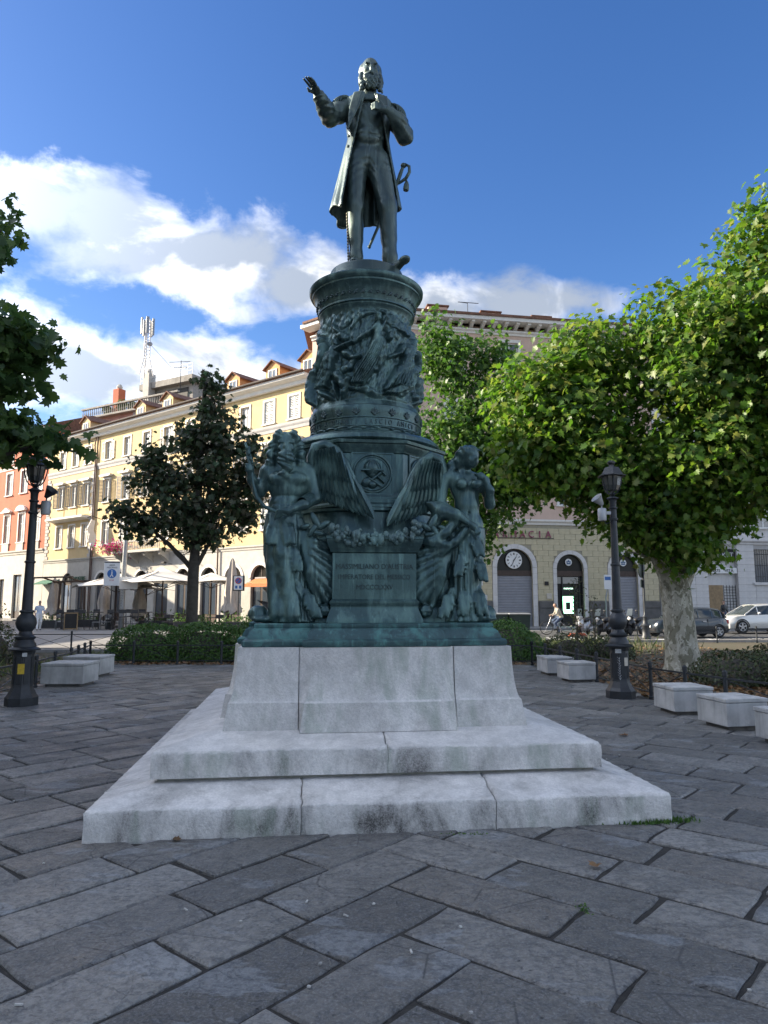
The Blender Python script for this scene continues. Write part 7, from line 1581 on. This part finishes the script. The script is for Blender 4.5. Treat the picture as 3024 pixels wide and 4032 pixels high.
t = thing('green_sign', 'green letter sign over the arched door of the yellow house', 'sign', (*onL(34.3, .05), 3.75), LANG); o = text_mb('LE NOSTRE', .55, .04).build('lettering', mat('green_letter', (.03, .10, .06), .6), t); o.matrix_local = xf((0, -.06, 0), (PI/2, 0, 0)); MB().box(-1.7, 1.7, -.02, 0, -.08, -.03).build('rail', M_IRONW, t)
t = thing('hanging_sign', 'white carved hanging sign on a wall bracket of the yellow house', 'sign', (*onL(30.9, .05), 7.0), LANG); MB().tube([(0, 0, 2.3), (.0, -.9, 2.5), (0, -1.3, 2.3)], .04, 5).tube([(0, 0, .3), (0, -.6, .2), (0, -1.2, .4)], .03, 5).build('bracket', M_IRONW, t); MB().prism([(-.5, 0), (-1.15, .1), (-1.05, .9), (-1.3, 1.3), (-.9, 2.2), (-.55, 2.1), (-.65, 1.2), (-.35, .6)], -.05, .05, 'x').build('panel', M_TRIM, t); MB().ell((0, -.7, -.1), .22, 10, 7).build('globe_lamp', M_FRAME, t)
fl_ = thing('balcony_flowers', 'bright pink flowers hanging over the stone balcony', 'flowers', (*onL(26.4, 1.2), 6.4)); n = 420; P = RNG.normal(size=(n, 3))*np.array([.75, .35, .28]); scatter('blossom', LEAF_SM, P, RNG.normal(size=(n, 3)), .20*np.ones(n), RNG.random(n), leaf_mat('pink_petal', [(.42, .02, .13), (.55, .04, .20), (.40, .03, .18)], .2), fl_); n = 200; P = RNG.normal(size=(n, 3))*np.array([.7, .3, .2])-np.array([0, 0, .2]); scatter('foliage', LEAF_SM, P, RNG.normal(size=(n, 3)), .18*np.ones(n), RNG.random(n), M_HEDGE, fl_)
t = thing('orange_awning', 'orange awning over the shop door just left of the monument', 'awning', (*onL(8.6, .05), 2.9), LANG); MB().prism([(0, .5), (-1.0, .1), (-1.0, -.12), (0, .1)], -1.3, 1.3, 'x').build('canopy', mat('orange_cloth', (.55, .17, .05), .8), t); MB().box(-1.3, 1.3, -.04, .0, .51, .6).build('case', M_TRIMG, t)
# wall lamps over the cafe arches
for s in (19.9, 16.6):
    t = thing('wall_floodlight', 'small dark floodlight on the wall over the cafe arches, %s one' % ('left' if s > 18 else 'right'), 'floodlight', (*onL(s, .05), 4.8), LANG, 'wall floodlights'); MB().tube([(0, 0, 0), (0, -.7, .1)], .025, 5).build('arm', M_IRONW, t); MB().cbox(-.22, .22, -.95, -.7, 0, .16, .02).build('head', M_IRONW, t)

# ---------------------------------------------------------------- people
M_SKIN = mat('skin', (.42, .25, .18), .6, var=.1, scale=10); M_CLW = mat('white_clothes', (.66, .68, .70), .85, var=.06, scale=6); M_CLB = mat('pale_blue_shirt', (.46, .54, .66), .85, var=.06, scale=6); M_JEAN = mat('blue_jeans', (.06, .09, .16), .85, var=.3, scale=10); M_JACK = mat('beige_jacket', (.36, .33, .27), .85, var=.15, scale=8); M_HAIR = mat('grey_hair', (.12, .10, .085), .8); M_SHOE = mat('dark_shoe', (.02, .02, .022), .5)
p = thing('person', 'man in white trousers and pale blue shirt walking away past the left lamp', 'person', (-20.75, 43.2, 0), .55)
S = Sculpt((-.40, -.55, 0), (.40, .50, 1.80), .0175)
S.ell((0, -.02, 1.68), (.078, .095, .11), k=.03); S.cap((0, 0, 1.45), (0, -.01, 1.60), .055, .052, .03); S.ell((0, -.09, 1.665), (.016, .022, .025), k=.01)
S.ell((0, 0, 1.28), (.19, .12, .22), k=.05); S.ell((0, .01, 1.02), (.17, .125, .16), k=.05); S.cap((-.16, 0, 1.41), (.16, 0, 1.41), .07, .07, .04)
S.chain([(-.20, 0, 1.40), (-.25, .10, 1.15), (-.23, -.02, .93)], [.055, .045, .035], .03); S.ell((-.23, -.04, .86), (.028, .038, .05), k=.02)
S.chain([(.20, 0, 1.40), (.25, -.06, 1.15), (.22, -.20, 1.0)], [.055, .045, .035], .03); S.ell((.21, -.25, .97), (.028, .045, .035), k=.02)
for i in range(4): S.cap((-.245+.012*i, -.05+.012*i, .85), (-.245+.012*i, -.06+.012*i, .79), .011, .009, .004); S.cap((.195+.010*i, -.27, .985-.012*i), (.19+.010*i, -.315, .97-.012*i), .011, .009, .004)
S.chain([(-.09, 0, .95), (-.11, -.12, .52), (-.11, -.26, .10)], [.105, .075, .052], .04); S.chain([(.09, 0, .95), (.10, .06, .52), (.11, .30, .14)], [.105, .075, .052], .04)
S.cap((-.11, -.25, .06), (-.12, -.42, .045), .045, .038, .02); S.cap((.11, .30, .11), (.12, .20, .03), .045, .036, .02)
body = S.mesh('body'); o = link('body', body, None, p)
for m_ in (M_SKIN, M_CLW, M_CLB, M_SHOE, M_HAIR): body.materials.append(m_)
def paint(me, rule):
    co = np.empty(len(me.vertices)*3, np.float32); me.vertices.foreach_get('co', co); co = co.reshape(-1, 3)
    for f in me.polygons: f.material_index = rule(*co[list(f.vertices)].mean(0))
paint(body, lambda x, y, z: 3 if z < .10 else 1 if z < 1.02 and abs(x) < .205 else 0 if (z < 1.02 or (abs(x) > .21 and z < 1.16)) else 2 if z < 1.48 else 4 if (z > 1.72 or y > .01) else 0)
MB().tube([(.10, -.10, 1.46), (.0, .10, 1.30), (-.16, .135, 1.10)], .014, 5).build('shoulder_strap', M_SHOE, p)
# cyclist: bicycle and rider
bk = thing('bicycle', 'dark city bicycle ridden past the pharmacy', 'bicycle', (9.05, 37.7, -.02), PI+.06)
M_TYRE = mat('rubber', (.018, .018, .019), .8); M_CHROME = mat('chrome', (.55, .55, .56), .25, .9)
def wheel_mb(r, tr, n=24): return MB().tube([(r*math.cos(2*PI*k/n), 0, r*math.sin(2*PI*k/n)) for k in range(n+1)], tr, 6, False)
for x in (-.54, .54):
    w = wheel_mb(.335, .020).build('wheel', M_TYRE, bk); w.location = (x, 0, .355); b = MB()
    for k in range(12): b.tube([(0, 0, 0), (.32*math.cos(k*PI/6), 0, .32*math.sin(k*PI/6))], .003, 3)
    b.cyl((0, -.04, 0), (0, .04, 0), .022, n=8); b.build('spokes', M_CHROME, w)
b = MB(); b.tube([(-.54, 0, .355), (-.15, 0, .30), (-.20, 0, .78)], .016, 6); b.tube([(-.54, 0, .355), (-.18, 0, .70)], .013, 6); b.tube([(-.15, 0, .30), (.34, 0, .72)], .018, 6); b.tube([(-.17, 0, .60), (.32, 0, .80)], .016, 6); b.tube([(.30, 0, .92), (.36, 0, .70), (.54, 0, .355)], .016, 6); b.build('frame', M_CHROME, bk, 60)
MB().tube([(.22, -.26, .98), (.30, -.16, 1.0), (.31, 0, .95), (.30, .16, 1.0), (.22, .26, .98)], .014, 6).build('handlebar', M_TYRE, bk); MB().loft([[(-.34, -.09, .82), (-.06, -.03, .82), (-.06, .03, .82), (-.34, .09, .82)], [(-.34, -.08, .87), (-.06, -.02, .86), (-.06, .02, .86), (-.34, .08, .87)]]).build('saddle', M_TYRE, bk)
MB().tube([(-.92, 0, .42), (-.80, 0, .60), (-.54, 0, .73), (-.30, 0, .64)], .020, 5).build('mudguard', M_TYRE, bk); b = MB(); b.cyl((-.15, -.06, .30), (-.15, .06, .30), .09, n=14); b.build('crankset', M_CHROME, bk)
rd = thing('person', 'cyclist in beige jacket and jeans with dark backpack riding to the left', 'person', (9.05, 37.7, -.02), PI+.06)
S = Sculpt((-.50, -.40, .05), (.60, .40, 1.75), .0175)
S.ell((.05, 0, 1.54), (.095, .078, .11), k=.03); S.ell((.135, 0, 1.52), (.022, .016, .025), k=.01); S.cap((-.02, 0, 1.32), (.03, 0, 1.46), .052, .05, .03); S.chain([(-.22, 0, .93), (-.13, 0, 1.15), (-.05, 0, 1.30)], [.155, .15, .13], .05)
for sy in (-1, 1):
    S.cap((-.05, sy*.10, 1.30), (-.05, sy*.16, 1.30), .08, .07, .04); S.chain([(-.04, sy*.18, 1.29), (.06, sy*.24, 1.07), (.23, sy*.24, 1.02)], [.058, .046, .034], .03); S.ell((.26, sy*.25, 1.01), (.045, .026, .028), k=.02)
    kx, kz, fx, fz = ((.13, .74, -.02, .30), (.10, .62, -.10, .18))[sy > 0]; S.chain([(-.22, sy*.09, .90), (kx, sy*.11, kz), (fx, sy*.10, fz)], [.10, .075, .048], .04); S.cap((fx, sy*.10, fz-.04), (fx+.14, sy*.10, fz-.06), .042, .034, .02)
    for i in range(4): S.cap((.28, sy*(.225+.016*i), 1.0), (.30, sy*(.225+.016*i), .965), .011, .009, .004)
body = S.mesh('body'); link('body', body, None, rd)
for m_ in (M_SKIN, M_JACK, M_JEAN, M_SHOE, M_HAIR): body.materials.append(m_)
paint(body, lambda x, y, z: 4 if (z > 1.47 and (x < .02 or z > 1.60)) else 0 if z > 1.41 or x > .235 and z > .9 else 1 if z > .98 or (z > .9 and x < -.1) else 3 if z < .17 or (z < .30 and y < 0) else 2)
S = Sculpt((-.50, -.2, .95), (-.1, .2, 1.45), .0175); S.ell((-.29, 0, 1.17), (.11, .15, .20), (0, .3, 0), .03); S.build('backpack', M_SHOE, rd)
wk = thing('person', 'person in dark clothes standing by the market door behind the white car', 'person', (22.1, 46.6, .1), .4)
S = Sculpt((-.35, -.25, 0), (.35, .25, 1.80), .0175); S.ell((0, 0, 1.62), (.075, .09, .11), k=.03); S.cap((0, 0, 1.42), (0, 0, 1.55), .055, .05, .03); S.ell((0, 0, 1.22), (.18, .11, .24), k=.05); S.ell((0, 0, .95), (.16, .12, .14), k=.05)
for sx in (-1, 1): S.chain([(sx*.18, 0, 1.36), (sx*.24, .02, 1.10), (sx*.20, -.12, .92)], [.055, .045, .035], .03); S.ell((sx*.19, -.15, .89), (.03, .04, .04), k=.02); S.chain([(sx*.09, 0, .92), (sx*.10, -.02, .5), (sx*.10, .02, .08)], [.10, .07, .05], .04); S.cap((sx*.10, .02, .05), (sx*.11, -.13, .04), .045, .036, .02)
body = S.mesh('body'); link('body', body, None, wk)
for m_ in (M_SKIN, M_SHOE, M_JEAN, M_HAIR): body.materials.append(m_)
paint(body, lambda x, y, z: 3 if z > 1.66 or (z > 1.52 and y > .02) else 0 if z > 1.45 or (abs(x) > .15 and z < .95 and z > .8) else 1 if z > .95 or z < .1 else 2)

# ---------------------------------------------------------------- vehicles
M_PLAST = mat('black_plastic', (.020, .020, .022), .55); M_CARGL = glass_mat('car_glass', (.035, .045, .048), .05); M_LAMP = glass_mat('lamp_lens', (.62, .62, .60), .12); M_REDL = glass_mat('red_lens', (.35, .02, .02), .15); M_RIM = mat('alloy_rim', (.45, .45, .46), .3, .8)
def paint_mat(n, c): return mat(n, c, .28, .25, .05, 2, coat=.8)
def car(name, label, loc, rot, paintm, L, Wd, body, cab, wb, wr, roofm=None):
    """body: stations (x, z_low, z_belt, half width, half width at belt); cab: stations (x, z_belt, z_roof, half width low, half width top). Nose towards -x."""
    t = thing(name, label, 'car', loc, rot, 'parked cars')
    def ring(x, zl, zb, hw, hb): return [(x, -hw*.94, zl), (x, -hw, zl+(zb-zl)*.25), (x, -hw, zl+(zb-zl)*.62), (x, -hb, zb-.02), (x, -hb*.86, zb+.015), (x, 0, zb+.03), (x, hb*.86, zb+.015), (x, hb, zb-.02), (x, hw, zl+(zb-zl)*.62), (x, hw, zl+(zb-zl)*.25), (x, hw*.94, zl), (x, 0, zl)]
    MB().loft([ring(*s) for s in body]).build('body', paintm, t, 40)
    def cring(x, zb, zr, hl, ht): return [(x, -hl, zb), (x, -ht-(hl-ht)*.25, zb+(zr-zb)*.7), (x, -ht, zr-.05), (x, -ht*.8, zr), (x, 0, zr+.02), (x, ht*.8, zr), (x, ht, zr-.05), (x, ht+(hl-ht)*.25, zb+(zr-zb)*.7), (x, hl, zb)]
    MB().loft([cring(*s) for s in cab]).build('greenhouse', M_CARGL, t, 40)
    mid = [s for s in cab if s[2] > max(q[2] for q in cab)-.09]; e = .012
    MB().loft([[(x, -ht*1.0-e, zr-.10), (x, -ht-e, zr-.045), (x, -ht*.8, zr+e), (x, 0, zr+.02+e), (x, ht*.8, zr+e), (x, ht+e, zr-.045), (x, ht+e, zr-.10), (x, 0, zr-.09)] for x, zb, zr, hl, ht in mid]).build('roof', roofm or paintm, t, 40)
    for sy in (-1, 1):       # pillars, doors' shut lines, mirrors, handles
        b = MB()
        for i in range(len(cab)):
            x, zb, zr, hl, ht = cab[i]
            if i in (0, len(cab)-1): continue
            if zr > max(q[2] for q in cab)-.09: b.tube([(x, sy*(hl+.004), zb-.02), (x, sy*(ht+(hl-ht)*.25+.006), zb+(zr-zb)*.7), (x, sy*(ht+.006), zr-.05)], .026, 5)
        for i in (0, len(cab)-2):
            a_, c_ = cab[i], cab[i+1]; b.tube([(a_[0], sy*a_[3], a_[1]+.01), (c_[0], sy*(c_[4]+.004), c_[2]-.05)] if i == 0 else [(c_[0], sy*c_[3], c_[1]+.01), (a_[0], sy*(a_[4]+.004), a_[2]-.05)], .032, 5)
        b.build('pillar', paintm, t)
        xm = cab[1][0]-.05; o = MB().ell((xm, sy*(Wd/2+.06), cab[0][1]+.10), (.09, .10, .06), 10, 6).build('mirror', paintm, t, 60)
        xd = (cab[1][0]+cab[-2][0])/2; MB().cbox(xd-.1, xd+.08, min(sy*(Wd/2-.01), sy*(Wd/2+.025)), max(sy*(Wd/2-.01), sy*(Wd/2+.025)), cab[0][1]-.16, cab[0][1]-.12, .008).build('door_handle', M_CHROME, t)
        MB().box(xd+.16, xd+.175, min(sy*(Wd/2-.02), sy*(Wd/2+.003)), max(sy*(Wd/2-.02), sy*(Wd/2+.003)), .40, cab[0][1]-.03).build('door_seam', M_PLAST, t)
        MB().ell((body[0][0]+.14, sy*(Wd/2-.27), body[1][2]-.16), (.10, .12, .10), 12, 8).build('headlight', M_LAMP, t, 60); MB().cbox(body[-1][0]-.14, body[-1][0]+.01, sy*(Wd/2-.22)-.10, sy*(Wd/2-.22)+.10, body[-2][2]-.28, body[-2][2]-.08, .03).build('tail_light', M_REDL, t)
        MB().cbox(body[1][0]+.2, body[-2][0]-.2, min(sy*(Wd/2-.05), sy*(Wd/2+.005)), max(sy*(Wd/2-.05), sy*(Wd/2+.005)), .18, .30, .02).build('sill_trim', M_PLAST, t)
    MB().cbox(body[0][0]-.03, body[0][0]+.25, -Wd/2*.72, Wd/2*.72, body[0][1]+.02, body[0][1]+.20, .04).build('front_bumper', M_PLAST, t); MB().cbox(body[-1][0]-.2, body[-1][0]+.03, -Wd/2*.75, Wd/2*.75, body[-1][1]+.02, body[-1][1]+.22, .04).build('rear_bumper', M_PLAST, t)
    MB().cbox(body[0][0]-.045, body[0][0]-.025, -.26, .26, body[0][1]+.20, body[0][1]+.31, .004).build('number_plate', M_SIGNW, t)
    for x in wb:
        for sy in (-1, 1):
            w = MB().lathe([(wr*.62, -.11), (wr*.95, -.10), (wr, -.07), (wr, .07), (wr*.95, .10), (wr*.62, .11)], 24, xf(rot=(PI/2, 0, 0))).build('wheel', M_TYRE, t, 40); w.location = (x, sy*(Wd/2-.10), wr)
            b = MB(); b.tube([(wr*.60*math.cos(2*PI*k/24), sy*.105, wr*.60*math.sin(2*PI*k/24)) for k in range(25)], .018, 5, False)
            for k in range(5): b.box(-.035, .035, min(sy*.09, sy*.114), max(sy*.09, sy*.114), .02, wr*.60, Matrix.Rotation(2*PI*k/5, 4, 'Y'))
            b.build('rim', M_RIM, w); MB().tube([(x+wr*1.09*math.cos(PI*k/12), sy*(Wd/2-.012), wr+wr*1.09*math.sin(PI*k/12)) for k in range(13)], .035, 6).build('wheel_arch', M_PLAST, t, 40)
    return t
car('small_car', 'small dark blue hatchback parked behind the plane tree trunk', (14.75, 35.2, -.02), .10, paint_mat('dark_blue_paint', (.012, .020, .030)), 3.7, 1.68,
    [(-1.86, .28, .62, .55, .50), (-1.72, .22, .78, .74, .66), (-1.40, .20, .86, .83, .76), (-.75, .19, .92, .84, .78), (.2, .19, .94, .84, .79), (1.2, .19, .95, .84, .79), (1.65, .22, .93, .80, .74), (1.84, .28, .85, .66, .60)],
    [(-.92, .92, .95, .74, .70), (-.38, .93, 1.40, .76, .60), (.25, .94, 1.43, .77, .61), (.95, .95, 1.42, .77, .60), (1.45, .95, 1.34, .75, .57), (1.72, .94, .98, .70, .62)], (-1.22, 1.25), .30)
car('white_car', 'white crossover car parked at the right edge in front of the white building', (20.75, 40.0, -.02), .13, paint_mat('white_paint', (.60, .60, .59)), 4.7, 1.86,
    [(-2.32, .34, .68, .62, .55), (-2.15, .26, .84, .84, .72), (-1.70, .23, .95, .92, .84), (-1.0, .22, 1.02, .93, .86), (.2, .22, 1.05, .93, .87), (1.4, .22, 1.09, .93, .87), (2.05, .26, 1.06, .90, .82), (2.32, .36, .95, .74, .66)],
    [(-1.25, 1.01, 1.04, .82, .76), (-.45, 1.03, 1.54, .84, .64), (.35, 1.05, 1.60, .85, .66), (1.2, 1.07, 1.57, .85, .65), (1.75, 1.08, 1.46, .83, .62), (2.15, 1.06, 1.12, .78, .68)], (-1.48, 1.42), .37)
def scooter(label, x, y, rot, bodym, scr_=True):
    t = thing('scooter', label, 'scooter', (x, y, -.02), rot, 'parked scooters')
    for wx in (-.62, .62): w = MB().lathe([(.12, -.05), (.23, -.055), (.27, -.02), (.27, .02), (.23, .055), (.12, .05)], 18, xf(rot=(PI/2, 0, 0))).build('wheel', M_TYRE, t, 40); w.location = (wx, 0, .27); MB().lathe([(.01, -.03), (.15, -.03), (.15, .03), (.01, .03)], 14, xf(rot=(PI/2, 0, 0))).build('rim', M_RIM, w)
    S_ = Sculpt((-.9, -.32, .10), (.95, .32, 1.15), .022); S_.chain([(-.52, 0, .95), (-.48, 0, .62), (-.38, 0, .36)], [.10, .17, .14], .05, flat=1.2); S_.cap((-.35, 0, .30), (.10, 0, .30), .13, .14, .05); S_.chain([(.12, 0, .42), (.45, 0, .58), (.80, 0, .68)], [.18, .19, .08], .06); S_.cap((-.66, 0, .55), (-.55, 0, .62), .11, .13, .04); S_.ell((-.55, 0, .93), (.13, .17, .10), k=.04); S_.build('fairing', bodym, t)
    S_ = Sculpt((-.2, -.3, .62), (.9, .3, .95), .022); S_.chain([(.08, 0, .76), (.40, 0, .78), (.75, 0, .84)], [.10, .12, .09], .05, flat=1.3); S_.build('seat', M_PLAST, t)
    MB().tube([(-.50, -.34, 1.04), (-.53, -.10, 1.02), (-.53, .10, 1.02), (-.50, .34, 1.04)], .018, 6).build('handlebar', M_PLAST, t)
    for sy in (-1, 1): MB().tube([(-.52, sy*.25, 1.04), (-.56, sy*.32, 1.22)], .010, 5).ell((-.57, sy*.34, 1.26), (.02, .07, .045), 8, 5).build('mirror', M_PLAST, t)
    MB().tube([(-.56, 0, .75), (-.62, 0, .27)], .035, 6).build('fork', M_RIM, t); MB().ell((-.67, 0, .84), (.05, .11, .09), 10, 6).build('headlight', M_LAMP, t, 60); MB().cbox(.80, .86, -.08, .08, .60, .70, .01).build('tail_light', M_REDL, t)
    if scr_: MB().loft([[(-.68, -.16, 1.0), (-.68, .16, 1.0), (-.67, .16, 1.0), (-.67, -.16, 1.0)], [(-.52, -.13, 1.36), (-.52, .13, 1.36), (-.51, .13, 1.36), (-.51, -.13, 1.36)]]).build('windscreen', M_CARGL, t)
    MB().cyl((.2, -.17, .30), (.75, -.20, .40), .06, n=10).build('exhaust', M_RIM, t); return t
M_SCW = paint_mat('white_scooter_paint', (.50, .51, .52)); M_SCK = paint_mat('black_scooter_paint', (.016, .016, .018))
scooter('white parked scooter nearest the cyclist', 10.35, 37.3, .95, M_SCW); scooter('black parked scooter with pale headlight, second from the cyclist', 11.35, 37.2, .85, M_SCK); scooter('black parked scooter half hidden by the right lamp', 12.35, 37.3, .9, M_SCK, False); scooter('black parked scooter beside the ornate sign post', 13.25, 37.9, .8, M_SCK)
cn = thing('road_barrier', 'low orange plastic barrier foot lying on the road by the cyclist', 'barrier', (9.75, 36.3, -.02)); MB().prism([(-.45, 0), (.45, 0), (.35, .14), (-.35, .14)], -.15, .15, 'y').build('block', mat('orange_plastic', (.55, .11, .05), .5), cn)

# tiny paper scraps, gum and cigarette ends on the paving
V, F = [], []; rb = random.Random(21)
for i in range(90):
    y = 2.3+8*rb.random()**1.6; x = rb.uniform(-.52, .52)*y; mx, my = to_mon(x, y)
    if abs(mx) < 2.15 and abs(my) < 2.8: continue
    a = rb.uniform(0, 6.3); l, w = (.016, .004) if i % 3 == 0 else (.007, .006); c, s_ = math.cos(a), math.sin(a); b0 = len(V)
    for z in (.004, .0105):
        for sx, sy in ((-1, -1), (1, -1), (1, 1), (-1, 1)): V.append((x+sx*l*c-sy*w*s_, y+sx*l*s_+sy*w*c, z))
    F += [tuple(b0+k for k in f) for f in ((4, 5, 6, 7), (0, 1, 5, 4), (1, 2, 6, 5), (2, 3, 7, 6), (3, 0, 4, 7))]
me = bpy.data.meshes.new('litter_scraps'); me.from_pydata(V, [], F); tag(link('litter_scraps', me, mat('paper_scrap', (.58, .57, .54), .8, var=.5, scale=9)), 'tiny pale scraps and cigarette ends scattered on the paving', None, None, 'stuff')
